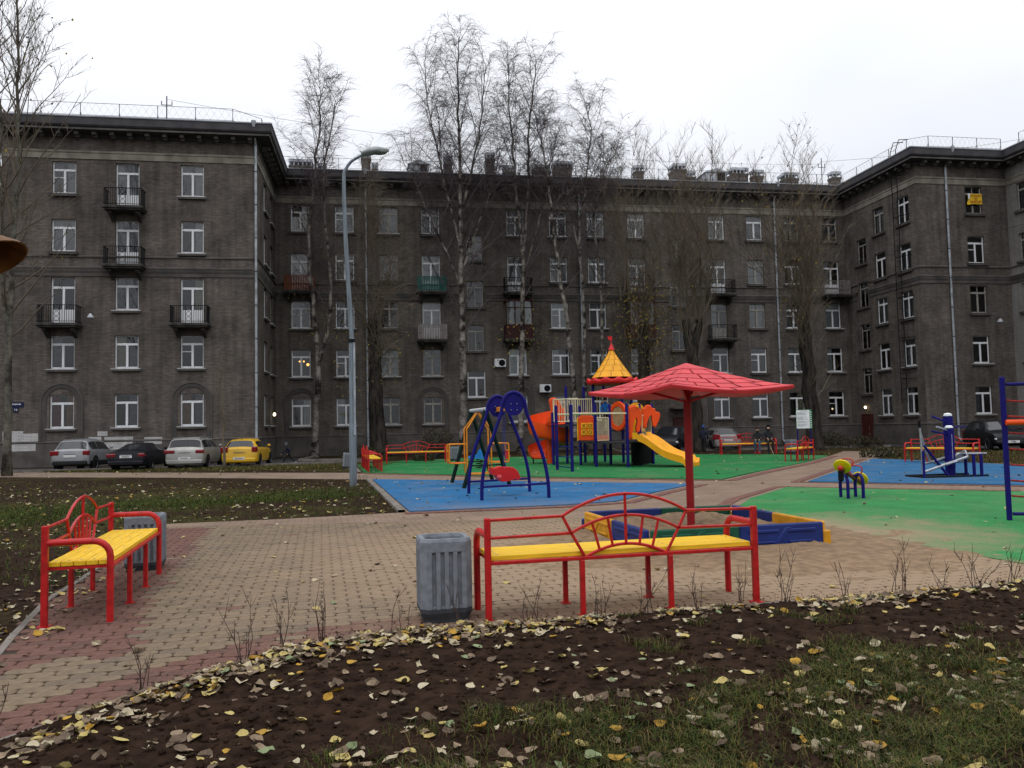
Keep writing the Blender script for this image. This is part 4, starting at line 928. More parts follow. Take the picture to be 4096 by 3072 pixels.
for i in range(150):
    y = rg.uniform(4, 16); x = rg.uniform(-.6 * y, .64 * y)
    if inside((x, y), PLAZA) and not inside((x, y), GREEN2): leaves.append((x, y, .027, 'pave'))
for i in range(140): x = rg.uniform(-5.0, -3.9); y = rg.uniform(5.6, 11.5); leaves.append((x - .25 * (y - 7), y, .005 if not inside((x - .25 * (y - 7), y), PLAZA) else .027, 'soil'))
for i in range(1500):
    y = rg.uniform(6, 28); x = rg.uniform(-.66 * y, -2)
    if inside((x, y), PLAZA) or inside((x, y), BLUE): continue
    leaves.append((x, y, .004, 'soil'))
for poly, n in ((BLUE, 60), (GREEN, 110), (BLUE2, 30), (GREEN2, 45)):
    xs = [p[0] for p in poly]; ys = [p[1] for p in poly]; k = 0
    while k < n:
        x, y = rg.uniform(min(xs), max(xs)), rg.uniform(min(ys), max(ys))
        if inside((x, y), poly): leaves.append((x, y, .036, 'mat')); k += 1
for i in range(120): y = rg.uniform(16, 34); x = rg.uniform(-6, 16); (inside((x, y), PLAZA) and leaves.append((x, y, .012, 'pave')))
for i in range(260): x = rg.uniform(-26, -6); y = rg.uniform(33, 41); leaves.append((x, y, .014, 'soil'))
for i in range(260): x = rg.uniform(-6, 26); y = rg.uniform(40, 51); leaves.append((x, y, .014 if y < 44 else .02, 'soil'))
leaves.sort(key=lambda q: q[0] ** 2 + q[1] ** 2)
ls_ = MB(); nb = 0
where = {'soil': 'dark soil of the bed', 'grass': 'grass at the front', 'pave': 'block paving', 'mat': 'play mat'}
for x, y, z, zone in leaves:
    mi = wmat(zone); gi = rg.randrange(16); s_ = rg.uniform(.038, .095) * (1 if y < 14 else 1.3); a = rg.uniform(0, 6.28); tx, ty = rg.gauss(0, .2), rg.gauss(0, .2)
    seen = abs(x) < .63 * y and y > 3.9 and s_ > .05
    if seen and nb < 300:
        o = put('fallen_leaf', LMESH[gi, mi], None, (x, y, z + rg.uniform(-.006, .006))); o.rotation_euler = (tx, ty, a); o.scale = (s_, s_, s_); nb += 1
        tag(o, f'fallen {LCOL[mi]} leaf lying on the {where[zone]}', 'leaf', f'fallen {LCOL[mi]} leaves on the {where[zone]}')
    else:
        Mx = Matrix.Translation((x, y, z + .004)) @ Euler((tx, ty, a)).to_matrix().to_4x4() @ Matrix.Scale(s_, 4)
        ls_.add(LG[gi][0], LG[gi][1], mi, Mx)
lo_ = ls_.build('leaf_litter', LMAT); tag(lo_, 'pale yellow and brown fallen leaves scattered over soil and paving', 'leaves', kind='stuff')
# ------------------------------------------------------------------ benches
def make_bench():
    b = empty('park_bench', (0, 0, 0)); Lh = 1.24; yb, yf = .26, -.26
    sq = lambda m_, x, y, z0, z1, h=.026: m_.bbox(x - h, x + h, y - h, y + h, z0, z1, .006)
    for sx in (-1, 1):
        m_ = MB(); sq(m_, sx * Lh, yb, 0, .87); m_.box(sx * Lh - .05, sx * Lh + .05, yb - .05, yb + .05, 0.0, .012); m_.build('back_post', M['red'], b)
        p = [(sx * Lh, yb - .02, .72), (sx * Lh, yf + .14, .72)] + [(sx * Lh, yf + .14 - .14 * math.sin(a), .58 + .14 * math.cos(a)) for a in [R_(18 * k) for k in range(1, 6)]] + [(sx * Lh, yf, .3), (sx * Lh, yf, 0)]
        m_ = MB(); m_.tube(p, .03, 10); m_.build('armrest', M['red'], b, True)
        for y in (yb, yf):
            m_ = MB(); sq(m_, sx * .41, y, 0, .475, .022); m_.box(sx * .41 - .04, sx * .41 + .04, y - .04, y + .04, 0, .01); m_.build('leg', M['red'], b)
    m_ = MB()
    for y in (yb, yf): m_.bbox(-Lh + .027, Lh - .027, y - .018, y + .018, .475, .505, .004)
    for x in (-Lh + .05, -.41, .41, Lh - .05): m_.box(x - .015, x + .015, yf + .019, yb - .019, .478, .503)
    m_.build('seat_frame', M['red'], b)
    n = 5; w = .50 / n
    for i in range(n):
        m_ = MB(); y0 = -.255 + i * w; m_.bbox(-Lh + .03, Lh - .03, y0 + .0025, y0 + w - .0025, .506, .55, .005)
        for x in (-Lh + .09, -.41, .41, Lh - .09):
            m_.lathe([(.009, .5505), (.007, .5535)], 6, (x, y0 + w / 2, 0), 1)
        m_.build('plank', [M['yellow_wood'], M['chrome']], b)
    # backrest of bent tube with its sunburst
    m_ = MB(); r = .014
    for sx in (-1, 1):
        m_.tube([(sx * Lh, yb, .85), (sx * .578, yb, .86)], r, 6); m_.tube([(sx * Lh, yb, .70), (sx * .50, yb, .71)], r, 6)
        m_.tube([(sx * .578, yb, .86), (sx * .50, yb, .71), (sx * .378, yb, .495)], r, 6)
    def arcp(hw, z0, z1, n=16): return [(hw * (2 * i / n - 1), yb, z0 + (z1 - z0) * (1 - (2 * i / n - 1) ** 2)) for i in range(n + 1)]
    m_.tube(arcp(.578, .86, 1.03), r, 6); m_.tube(arcp(.50, .71, .845), r, 6); m_.tube(arcp(.378, .495, .595), r, 6)
    m_.tube([(0, yb, .595), (0, yb, 1.03)], r, 6)
    for sx in (-1, 1):
        for xa, xb in ((.31, .245), (.165, .125)):
            za = .71 + .135 * (1 - (xa / .5) ** 2); zb = .495 + .10 * (1 - (xb / .378) ** 2); m_.tube([(sx * xa, yb, za), (sx * xb, yb, zb)], r * .9, 6)
    m_.build('backrest', M['red'], b, True)
    return b
bench0 = make_bench()
BEN = [((.915, 7.35, .028), 193.0, (1, 1, 1), 'red and yellow bench in the foreground seen from behind beside the grey bin'),
       ((-4.15, 8.28, .02), 104.7, (1, 1, 1), 'red and yellow bench at the left edge of the paving, seen end-on'),
       ((-5.86, 33.5, .03), 103.7, (1, 1, 1), 'nearer of two red benches in line behind the lamp post'),
       ((-6.52, 36.3, .03), 103.7, (1, 1, 1), 'farther of two red benches in line behind the lamp post'),
       ((-4.98, 41.1, .0), 5.0, (1.2, 1.0, 1.08), 'red bench facing the camera at the back of the green mat, left of the swings'),
       ((12.5, 42.75, .03), -6.0, (1.14, 1.0, 1.08), 'red bench on which two people sit'),
       ((12.39, 34.75, .03), 235.0, (1, 1, 1), 'red bench at the corner of the green mat beside the notice board'),
       ((16.3, 30.6, .03), -53.0, (1.02, 1, 1.02), 'red bench behind the exercise machine on the right')]
for i, (loc, rz, sc, lab) in enumerate(BEN):
    o = bench0 if i == 0 else copy_tree(bench0)
    o.location = loc; o.rotation_euler = (0, 0, R_(rz)); o.scale = sc; tag(o, lab, 'bench', 'red and yellow park benches')
# ------------------------------------------------------------------ concrete bins
def make_bin():
    b = empty('litter_bin'); h = .215; c = .055
    def outline(hw, ck, notch):
        pts = []
        for k in range(4):
            a = R_(90 * k); ca_, sa_ = math.cos(a), math.sin(a); seg = [(-hw + ck, -hw)]
            if notch:
                for i in range(4):
                    x = -.105 + i * .07; d = .024
                    seg += [(x - .018, -hw), (x - .013, -hw + d), (x + .013, -hw + d), (x + .018, -hw)]
            seg += [(hw - ck, -hw)]
            pts += [(x * ca_ - y * sa_, x * sa_ + y * ca_) for x, y in seg]
        return pts
    m_ = MB(); m_.prism(outline(h, c, True), .12, .58); 
    P8 = outline(h, c, False)
    def ring(sc, z): return [(x * sc, y * sc, z) for x, y in P8]
    def loft(rings, mi=0):
        vs = [p for r in rings for p in r]; n = 8; m_.add(vs, [(i * n + j, i * n + (j + 1) % n, (i + 1) * n + (j + 1) % n, (i + 1) * n + j) for i in range(len(rings) - 1) for j in range(n)], mi)
    loft([ring(.97, .575), ring(1.0, .582), ring(1.0, .66), ring(.95, .685), ring(.78, .685), ring(.74, .66), ring(.74, .30)]); m_.add(ring(.74, .30), [tuple(range(8))])
    m_.build('body', M['concrete'], b)
    m_ = MB(); loft([ring(.86, 0), ring(.88, .03), ring(.99, .085), ring(.995, .12)]); m_.build('base', M['concrete_d'], b)
    m_ = MB()
    for i in range(4):
        a = R_(90 * i)
        for k in range(4): x = -.105 + k * .07; m_.box(x - .014, x + .014, -h + .001, -h + .022, .122, .14, 0, Matrix.Rotation(a, 4, 'Z'))
    m_.build('groove_foot', M['concrete'], b)
    ln = MB(); ln.grid(lambda a, t: ((.13 + .004 * math.sin(a * 60)) * math.cos(a * 6.283), (.13 + .004 * math.cos(a * 50)) * math.sin(a * 6.283), .32 + .3 * t), 20, 2); ln.build('liner', M['black'], b)
    return b
bin0 = make_bin()
for i, (loc, rz, sc, lab) in enumerate([((-.63, 7.05, .022), 12.5, 1.03, 'grey fluted concrete bin at the left end of the foreground bench'), ((-4.58, 10.0, .0), 15, 1.0, 'grey fluted concrete bin behind the left bench'),
        ((-7.45, 36.0, 0), 10, 1.05, 'grey concrete bin half hidden by the lamp post'), ((-3.1, 42.3, 0), 5, 1.12, 'grey concrete bin at the right end of the back bench near the swings'), ((14.95, 43.2, 0), 30, 1.1, 'grey concrete bin beside the notice board')]):
    o = bin0 if i == 0 else copy_tree(bin0); o.location = loc; o.rotation_euler = (0, R_(4) if i == 2 else 0, R_(rz)); o.scale = (sc,) * 3; tag(o, lab, 'bin', 'grey concrete litter bins')
# ------------------------------------------------------------------ sandbox
SA = R_(13.0); sbx = empty('sandbox', (SBX[0], SBX[1], .02), SA, 'square plastic sandbox with blue, green and yellow side boards', 'sandbox'); hs_ = 1.22
PB = mk('navy_plastic', (0.012, 0.028, 0.16), .45, .12, 4, .05, 30); PG = mk('green_plastic', (0.008, 0.085, 0.045), .45, .12, 4, .05, 30); PY = mk('amber_plastic', (0.70, 0.32, 0.015), .45, .12, 4, .05, 30)
def sb_board(mat, k, first):
    m_ = MB(); L0, L1 = (-hs_ + (.0 if first else hs_), -.004 + (0 if first else hs_)); t = .075
    m_.bbox(L0, L1, -hs_ - t, -hs_, .0, .31, .015)
    for a, b_ in ((.10, .46), (.54, .90)):   # raised ribs
        x0, x1 = L0 + (L1 - L0) * a, L0 + (L1 - L0) * b_; m_.bbox(x0, x1, -hs_ - t - .018, -hs_ - t + .002, .20, .25, .012); m_.bbox(x0 + .04, x1 - .05, -hs_ - t - .018, -hs_ - t + .002, .06, .10, .012)
    x0 = (L0 + L1) / 2; m_.add([(x0 - .14, -hs_ - t - .016, .05), (x0 - .08, -hs_ - t - .016, .05), (x0 + .12, -hs_ - t - .016, .26), (x0 + .06, -hs_ - t - .016, .26), (x0 - .15, -hs_ - t + .002, .04), (x0 - .07, -hs_ - t + .002, .04), (x0 + .13, -hs_ - t + .002, .27), (x0 + .05, -hs_ - t + .002, .27)], [(0, 1, 2, 3), (0, 4, 5, 1), (1, 5, 6, 2), (2, 6, 7, 3), (3, 7, 4, 0)])
    o = m_.build('side_board', mat, sbx); o.rotation_euler = (0, 0, R_(90 * k)); return o
for k, (a, b_) in enumerate([(PG, PB), (PY, PB), (PG, PB), (PY, PB)]):
    # k=0 front (green, blue); 1 right; 2 back; 3 left
    sb_board(a, k, True); sb_board(b_, k, False)
for sx, sy, mt in ((1, -1, PY), (-1, -1, PB), (1, 1, PY), (-1, 1, PB)):
    m_ = MB(); m_.bbox(sx * (hs_ + .04) - .055, sx * (hs_ + .04) + .055, sy * (hs_ + .04) - .055, sy * (hs_ + .04) + .055, 0, .20, .015); m_.build('corner_post', mt, sbx)
m_ = MB(); m_.grid(lambda a, b_: (-hs_ + 2 * hs_ * a, -hs_ + 2 * hs_ * b_, .215 + .05 * mnoise.noise(Vector((a * 6, b_ * 6, 3))) + .03 * mnoise.noise(Vector((a * 17, b_ * 17, 1))) + .015 * mnoise.noise(Vector((a * 40, b_ * 40, 1))) - .07 * (abs(a - .5) * 2) ** 4), 60, 60); m_.build('sand_fill', M['sand'], sbx, 'all')
# sand spilled round the box (loose heap)
m_ = MB(); m_.grid(lambda a, t: ((hs_ * 1.12 + t * (.35 + .2 * math.sin(a * 19) + .12 * math.sin(a * 47))) * math.copysign(abs(math.cos(a * 6.2832)) ** .45, math.cos(a * 6.2832)), (hs_ * 1.12 + t * (.42 + .2 * math.sin(a * 23 + 1))) * math.copysign(abs(math.sin(a * 6.2832)) ** .45, math.sin(a * 6.2832)), .005 + (.06 + .035 * mnoise.noise(Vector((a * 60, t * 3, 0)))) * (1 - t) ** 1.5 + .012 * mnoise.noise(Vector((a * 150, t * 9, 4))) * (1 - t)), 160, 6)
so = m_.build('spilled_sand', M['sand'], None, 'all', (SBX[0], SBX[1], .022), SA); tag(so, 'loose sand heaped along the outside of the sandbox', 'sand', kind='stuff')
def drift(a, b):
    an = a * 6.28318; x = SBX[0] + .35 + 3.3 * b * math.cos(an); y = SBX[1] - .75 + 2.7 * b * math.sin(an); v = Vector((x, y, 0))
    h = .050 - .030 * b * b + .016 * mnoise.noise(v * 1.4) + .010 * mnoise.noise(v * 4) + .006 * mnoise.noise(v * 12)
    return (x, min(y, 99), h if y > bed_y(x) + .05 else -.05)
m_ = MB(); m_.grid(drift, 170, 46); so = m_.build('sand_drift', M['sand'], None, 'all'); tag(so, 'thin sand trodden out over paving and green mat around the sandbox', 'sand', kind='stuff')
# ------------------------------------------------------------------ red parasol over the sandbox
ub = empty('sandbox_parasol', (2.50, 11.44, .16), R_(-20), 'red square mushroom parasol with shingle pattern on a red post over the sandbox', 'parasol')
m_ = MB(); m_.bbox(-.05, .05, -.05, .05, -.1, 2.0, .008); m_.build('post', mk('dark_red_post', (.30, .010, .012), .4, .1, 4), ub)
RZ0 = 2.37; HD = 1.46
def cp(k, s, t, dz=0.0):
    """canopy point: face k, s in 0..1 along the edge, t in 0(apex)..1(rim)"""
    a0 = R_(90 * k); a1 = R_(90 * k + 90); A_ = Vector((math.cos(a0), math.sin(a0))); B_ = Vector((math.cos(a1), math.sin(a1)))
    p = (A_ * (1 - s) + B_ * s) * HD * t; e = abs(2 * s - 1)
    out = 1 + .02 * t * (1 - e ** 2)
    z = RZ0 - .375 * (1 - (1 - t) ** 1.35) - .075 * (t ** 3) * (1 - e ** 1.6)
    return (p.x * out, p.y * out, z + dz)
m_ = MB()
for k in range(4): m_.grid(lambda a, b_: cp(k, a, max(b_, .001)), 12, 12)
m_.build('canopy', M['pinkred_d'], ub, True)
m_ = MB()
for k in range(4): m_.grid(lambda a, b_: (lambda p: (p[0] * (.985 + .015 * b_), p[1] * (.985 + .015 * b_), p[2] - .035 * (1 - b_) + .002))(cp(k, a, 1.0)), 12, 1)
m_.build('rim_fascia', M['pinkred'], ub, True)
m_ = MB()
for k in range(4): m_.grid(lambda a, b_: cp(k, a, max(b_ * .985, .001), -.036), 10, 6, flip=True)
m_.build('underside', M['plast_red'], ub, True)
rows = [(0.015, .22, 1), (.23, .40, 2), (.41, .57, 3), (.58, .73, 4), (.74, .88, 5), (.89, .995, 1)]
for k in range(4):
    for ri, (t0, t1, n) in enumerate(rows):
        edges = [0.0] + [(i + (.5 if ri % 2 else 0.0)) / n for i in range(1 if ri % 2 == 0 else 0, n + (0 if ri % 2 == 0 else 0))] + [1.0]
        edges = sorted(set(e for e in edges if 0 <= e <= 1))
        for s0, s1 in zip(edges[:-1], edges[1:]):
            g = .010 / max(.3, t1); q = MB(); a0 = s0 + (g if s0 > 0 else .002); a1 = s1 - (g if s1 < 1 else .002)
            nn = max(2, int(10 * (s1 - s0)) + 1)
            q.grid(lambda a, b_: cp(k, a0 + (a1 - a0) * a, t0 + (t1 - t0) * b_, .012 + .006 * b_), nn, 3)
            # lower lip
            q.grid(lambda a, b_: cp(k, a0 + (a1 - a0) * a, t1, .001 + .017 * b_), nn, 1)
            q.build('shingle', M['pinkred'], ub, True)
m_ = MB()
for k in range(4): a = R_(90 * k); m_.tube([(0, 0, 1.82), (.75 * math.cos(a), .75 * math.sin(a), 2.04)], .018, 6)
m_.build('strut', M['red'], ub)
# ------------------------------------------------------------------ blue swing with dolphin seat
F0, F1 = Vector((-.76, 18.37, 0)), Vector((.78, 18.72, 0)); K0, K1 = Vector((-1.13, 20.35, 0)), Vector((.42, 20.64, 0))
fc = (F0 + F1 + K0 + K1) / 4; fx = ((F1 - F0) + (K1 - K0)).normalized(); sw_rz = math.atan2(fx.y, fx.x)
sw = empty('toddler_swing', (fc.x, fc.y, .034), sw_rz, 'dark blue arched swing frame with red dolphin seat', 'swing'); hw_ = .79; hd_ = 1.0; TH = 2.5
def leg_path(sx, y):
    pts = [(sx * hw_, y, 0), (sx * (hw_ - .02), y, .45), (sx * (hw_ - .13), y, 1.0), (sx * (hw_ - .33), y, 1.55), (sx * .30, y, 1.98)]
    return smooth_path(pts, 4)
for y in (-hd_, hd_):
    for sx in (-1, 1):
        top = [(sx * .28 * math.cos(a), y, 2.10 + .36 * math.sin(a)) for a in [R_(15 * k) for k in range(0, 7)]]
        m_ = MB(); m_.tube([tuple(p) for p in leg_path(sx, y)] + top, .042, 10); m_.build('leg', M['blue'], sw, True)
    m_ = MB(); m_.tube([(-hw_ + .02, y, .30), (hw_ - .02, y, .33)], .028, 8); m_.build('crossbar', M['blue'], sw, True)
    pl = [(.25 * math.cos(a), 2.12 + .34 * math.sin(a)) for a in [R_(12 * k) for k in range(16)]] + [(.20 * math.cos(a), 2.08 + .16 * math.sin(a)) for a in [R_(180 + 15 * k) for k in range(1, 12)]]
    m_ = MB(); m_.prism(pl, -.012, .012, 0, Matrix.Translation((0, y, 0)) @ Matrix.Rotation(R_(90), 4, 'X'))
    hp_ = m_.build('head_plate', M['blue'], sw)
    q = MB()
    for bx in (-.07, .07):
        for bz in (2.05, 2.19): q.sphere((bx, y - .02, bz), .014, 6, 4)
    q.build('bolt', M['chrome'], hp_, True)
m_ = MB(); m_.bbox(-.05, .05, -hd_ + .013, hd_ - .013, 2.05, 2.17, .01); m_.build('top_beam', M['orange'], sw)
SWX = -.05
for y in (-.13, .13):
    m_ = MB(); z = 2.04; k = 0
    while z > .62:
        ax = (k % 2); m_.tube([(SWX + .012 * math.cos(a) * (1 - ax), y + .012 * math.cos(a) * ax, z - .022 + .028 * math.sin(a)) for a in [R_(60 * q) for q in range(7)]], .0055, 4, False); z -= .044; k += 1
    m_.build('chain', mk('blue_coated_chain', (.03, .05, .25), .4, .2, 20), sw)
# dolphin seat: rounded body with tail fin and snout, sides cut as profile
prof = [(-.36, .70), (-.30, .67), (-.22, .69), (-.12, .72), (-.02, .695), (.10, .70), (.22, .68), (.32, .60), (.37, .50), (.39, .40), (.33, .375), (.26, .40), (.18, .37), (.06, .345), (-.06, .335), (-.14, .36), (-.20, .42), (-.24, .50), (-.33, .52), (-.36, .60)]
def dolph(y0, y1, bulge):
    m_ = MB(); n = len(prof); rings = []
    for t in range(5):
        q = t / 4; yy = y0 + (y1 - y0) * q; e = 1 - .07 * (2 * q - 1) ** 4; cx = sum(p[0] for p in prof) / n; cz = sum(p[1] for p in prof) / n
        rings.append([(SWX - .02 + cx + (x - cx) * e, yy, cz + (z - cz) * e) for x, z in prof])
    vs = [p for r in rings for p in r]; m_.add(vs, [(i * n + j, (i + 1) * n + j, (i + 1) * n + (j + 1) % n, i * n + (j + 1) % n) for i in range(4) for j in range(n)] + [tuple(range(n)), tuple(range(5 * n - 1, 4 * n - 1, -1))]); return m_
st = dolph(-.19, .19, 0).build('dolphin_seat', M['plast_red'], sw, True)
q = MB(); q.sphere((SWX - .17, -.195, .47), .06, 10, 6, sc=(1, .2, .8)); q.sphere((SWX - .17, .195, .47), .06, 10, 6, sc=(1, .2, .8)); q.build('fin_spot', mk('pink_spot', (.75, .10, .12), .4, .05, 5), st, True)
# ------------------------------------------------------------------ green / orange glider swing behind
g1, g2, g3, g4 = Vector((-1.91, 24.7, 0)), Vector((-1.39, 22.24, 0)), Vector((-.12, 22.86, 0)), Vector((-.68, 25.4, 0))
gc = (g1 + g2 + g3 + g4) / 4; gx = (g2 - g1).normalized()   # beam runs along g1->g2
gl_ = empty('glider_swing', (gc.x, gc.y, .034), 0, 'dark green A-frame glider swing with orange two-seat gondola', 'swing')
loc_ = lambda p: Vector((p.x - gc.x, p.y - gc.y, p.z))
tA = loc_((g1 + g4) / 2) + Vector((0, 0, 2.20)); tB = loc_((g2 + g3) / 2) + Vector((0, 0, 2.18)); tA.x -= .0
for p, t in ((g1, tA), (g4, tA), (g2, tB), (g3, tB)):
    m_ = MB(); q = loc_(p); m_.tube([q, t + (q - t) * .0], .058, 10); m_.build('leg', M['green_d'], gl_, True)
m_ = MB(); dT = (tB - tA).normalized(); m_.tube([tA - dT * .12, tB + dT * .12], .055, 10); m_.build('top_beam', mk('pale_grey_beam', (.55, .58, .58), .4, .1, 5), gl_, True)
for a, b_ in ((g1, g4), (g2, g3)):
    m_ = MB(); pa, pb = loc_(a) * .66, loc_(b_) * .66
    tp = tA if a is g1 else tB
    pa = loc_(a) + (tp - loc_(a)) * .28; pb = loc_(b_) + (tp - loc_(b_)) * .28; m_.tube([pa, pb], .02, 6); m_.build('cross_tie', M['green_d'], gl_)
gx2 = Vector((.98, .20, 0)).normalized(); gy2 = Vector((-gx2.y, gx2.x, 0)); gm = Vector((-.03, .0, 0))
def gp(x, y, z): v = gm + gx2 * x + gy2 * y; return (v.x, v.y, z)
gon = empty('gondola', (0, 0, 0), parent=gl_)
for yy in (-.26, .26):
    for sx in (-1, 1):
        m_ = MB(); m_.tube(smooth_path([gp(sx * .03, yy * .4, 2.10), gp(sx * .32, yy, 1.68), gp(sx * .36, yy, 1.55), gp(sx * .36, yy, .7), gp(sx * .36, yy, .42), gp(sx * .30, yy, .32), gp(0, yy, .31)], 3), .022, 8); m_.build('hanger', M['orange'], gon, True)
        m_ = MB(); m_.tube(smooth_path([gp(sx * .36, yy, 1.19), gp(sx * .82, yy, 1.19), gp(sx * .88, yy, 1.12), gp(sx * .88, yy, .72), gp(sx * .82, yy, .64), gp(sx * .36, yy, .64)], 3), .022, 8); m_.build('side_rail', M['orange'], gon, True)
for sx in (-1, 1):
    m_ = MB()
    for zz in (.72, .98): m_.tube([gp(sx * .88, -.26, zz), gp(sx * .88, .26, zz)], .02, 6)
    m_.build('back_rail', M['orange'], gon)
    m_ = MB(); c = [gp(sx * .875, -.24, .74), gp(sx * .875, .24, .74), gp(sx * .875, .24, .96), gp(sx * .875, -.24, .96)]; c2 = [gp(sx * .86, -.24, .74), gp(sx * .86, .24, .74), gp(sx * .86, .24, .96), gp(sx * .86, -.24, .96)]
    m_.add(c + c2, [(0, 1, 2, 3), (7, 6, 5, 4), (0, 4, 5, 1), (1, 5, 6, 2), (2, 6, 7, 3), (3, 7, 4, 0)]); m_.build('back_panel', M['plast_red'], gon)
    m_ = MB(); x0, x1 = sx * .42, sx * .86; c = [gp(x0, -.25, .66), gp(x1, -.25, .66), gp(x1, .25, .66), gp(x0, .25, .66)]; c2 = [(a, b_, z - .03) for a, b_, z in c]; m_.add(c + c2, [(0, 1, 2, 3), (7, 6, 5, 4), (0, 4, 5, 1), (1, 5, 6, 2), (2, 6, 7, 3), (3, 7, 4, 0)]); m_.build('seat', mk('orange_red_seat%d' % (sx + 1), (.75, .12, .03), .45, .1, 5), gon)
m_ = MB()
for i in range(7): xx = -.3 + i * .1; m_.tube([gp(xx, -.26, .315), gp(xx, .26, .315)], .02, 6)
m_.build('footrest', M['orange'], gon)
# ------------------------------------------------------------------ spring rider far behind
sr = empty('spring_rider', (-1.42, 33.2, .034), R_(10), 'blue spring rocker behind the glider swing', 'spring rider')
m_ = MB(); m_.tube([(.13 * math.cos(t * .5), .13 * math.sin(t * .5), .02 + t * .0062) for t in range(60)], .016, 5); m_.build('spring', M['black'], sr)
BL = mk('light_blue_plastic', (.02, .20, .55), .45, .1, 5); pr = [(-.5, .42), (-.5, .50), (-.28, .56), (-.1, .58), (.02, .78), (.12, .82), (.3, .62), (.36, .48), (.34, .40)]
for yy in (-.13, .13): m_ = MB(); m_.prism(pr, -.015, .015, 0, Matrix.Translation((0, yy, 0)) @ Matrix.Rotation(R_(90), 4, 'X')); m_.build('side_panel', BL, sr)
m_ = MB(); m_.bbox(-.35, .1, -.114, .114, .50, .54, .01); m_.build('seat', M['black'], sr)
# ------------------------------------------------------------------ see-saw (springless) with yellow disc seats
ss = empty('see_saw', (7.19, 17.15, .034), 0, 'small see-saw with yellow disc seats and red handles on blue legs', 'see-saw')
for sx, yy in ((-.15, -.2), (-.15, .2), (.16, -.2), (.16, .2)): pass
for sx in (-.16, .16):
    m_ = MB(); m_.tube(smooth_path([(sx, -.19, 0), (sx, -.19, .34), (sx, -.12, .46), (sx, .0, .49), (sx, .12, .46), (sx, .19, .34), (sx, .19, 0)], 3), .034, 8); m_.build('leg_frame', M['blue'], ss, True)
m_ = MB(); m_.tube([(-.16, .19, .17), (.16, .19, .17)], .014, 6); m_.tube([(-.16, 0, .475), (.16, 0, .475)], .02, 6); m_.build('crossbar', M['blue'], ss)
bd = empty('rocker', (0, 0, .46), parent=ss)
d_ = Vector((.62, .78, 0)).normalized(); tl = .27
def rp(s, side=0, z=0): v = d_ * s; n_ = Vector((d_.y, -d_.x, 0)); return (v.x + n_.x * side, v.y + n_.y * side, -s * tl + z)
BT = mk('red_brown_beam', (.22, .03, .02), .5, .2, 5)
m_ = MB(); m_.tube([rp(-.72), rp(.72)], .045, 8); m_.build('beam', BT, bd, True)
m_ = MB(); m_.sphere(rp(-.74), .06, 10, 6); m_.build('end_cap', M['red'], bd, True)
m_ = MB(); p = rp(-.72); m_.bbox(p[0] - .05, p[0] + .05, p[1] - .05, p[1] + .04, p[2] - .26, p[2] - .04, .02); m_.build('buffer', M['black'], bd)
for s, hgt in ((-.60, .06), (.62, .06)):
    p = rp(s, 0, .07); t_ = Matrix.Translation(p) @ Matrix.Rotation(-R_(11) * 1, 4, Vector((d_.y, -d_.x, 0))) @ Matrix.Rotation(R_(-42 if s < 0 else -48), 4, Vector((d_.y, -d_.x, 0)))
    m_ = MB(); m_.lathe([(.001, -.022), (.14, -.022), (.172, -.012), (.178, .0), (.172, .016), (.155, .022), (.12, .014), (.001, .012)], 24, M=t_, caps=False); m_.build('seat', mk('lemon_plastic%d' % (s > 0), (.80, .62, .01), .4, .08, 4), bd, True)
    q0 = s * .55; m_ = MB(); m_.tube(smooth_path([rp(q0, -.0, .03), rp(q0, -.12, .15), rp(q0 * .96, -.13, .25), rp(q0 * .95, -.06, .29), rp(q0 * .95, .06, .29), rp(q0 * .96, .13, .25), rp(q0, .12, .15), rp(q0, 0, .03)], 3), .014, 6); m_.build('handle', M['red'], bd, True)
# ------------------------------------------------------------------ exercise machine
ex = empty('exercise_machine', (12.4, 23.1, .034), R_(8), 'blue outdoor elliptical trainer with steel arms on the blue mat', 'exercise machine')
m_ = MB(); m_.bbox(.07, .28, -.08, .13, 0, 1.72, .03); o_ = m_.build('main_post', M['blue'], ex); q = MB(); q.lathe([(.115, 1.72), (.11, 1.77), (.07, 1.80), (.001, 1.81)], 14, (.175, .025, 0), caps=False); q.build('post_cap', M['white'], o_, True)
m_ = MB(); m_.bbox(-.13, .07, -.38, -.18, .25, 1.38, .03); o_ = m_.build('side_post', M['blue'], ex); q = MB(); q.lathe([(.11, 1.38), (.10, 1.42), (.06, 1.45), (.001, 1.45)], 14, (-.03, -.28, 0), caps=False); q.build('post_cap', M['white'], o_, True)
m_ = MB(); m_.box(-.033, -.027, -.385, -.381, .5, 1.2); m_.build('stripe', M['white'], ex)
def tb(name, pts, r, mat, sm=True):
    q = MB(); q.tube(pts, r, 8); return q.build(name, mat, ex, sm)
tb('arm', [(.07, -.05, 1.55), (-.38, -.05, 1.72)], .028, M['blue']); tb('arm', [(.28, 0, 1.40), (.72, 0, 1.40)], .022, M['blue']); tb('arm', [(-.13, -.3, 1.2), (-.62, -.35, 1.30)], .026, M['blue']); tb('arm', [(-.13, -.32, 1.32), (-.50, -.4, 1.42)], .026, M['chrome'])
tb('handle_bar', [(-1.02, -.45, .10), (-1.03, -.45, .9), (-1.05, -.45, 1.42)], .03, M['chrome']); tb('hand_grip', [(-1.05, -.45, 1.40), (-1.06, -.45, 1.60)], .035, M['black'])
tb('handle_bar', [(-.60, .2, 1.32), (-.45, .2, .75), (-.35, .2, .45), (-.05, .2, .3)], .03, M['chrome'])
tb('pedal_rail', [(-1.0, -.46, .16), (.35, -.46, .55)], .04, M['chrome']); tb('pedal_rail', [(-.55, .2, .35), (.35, .2, .5)], .035, M['chrome'])
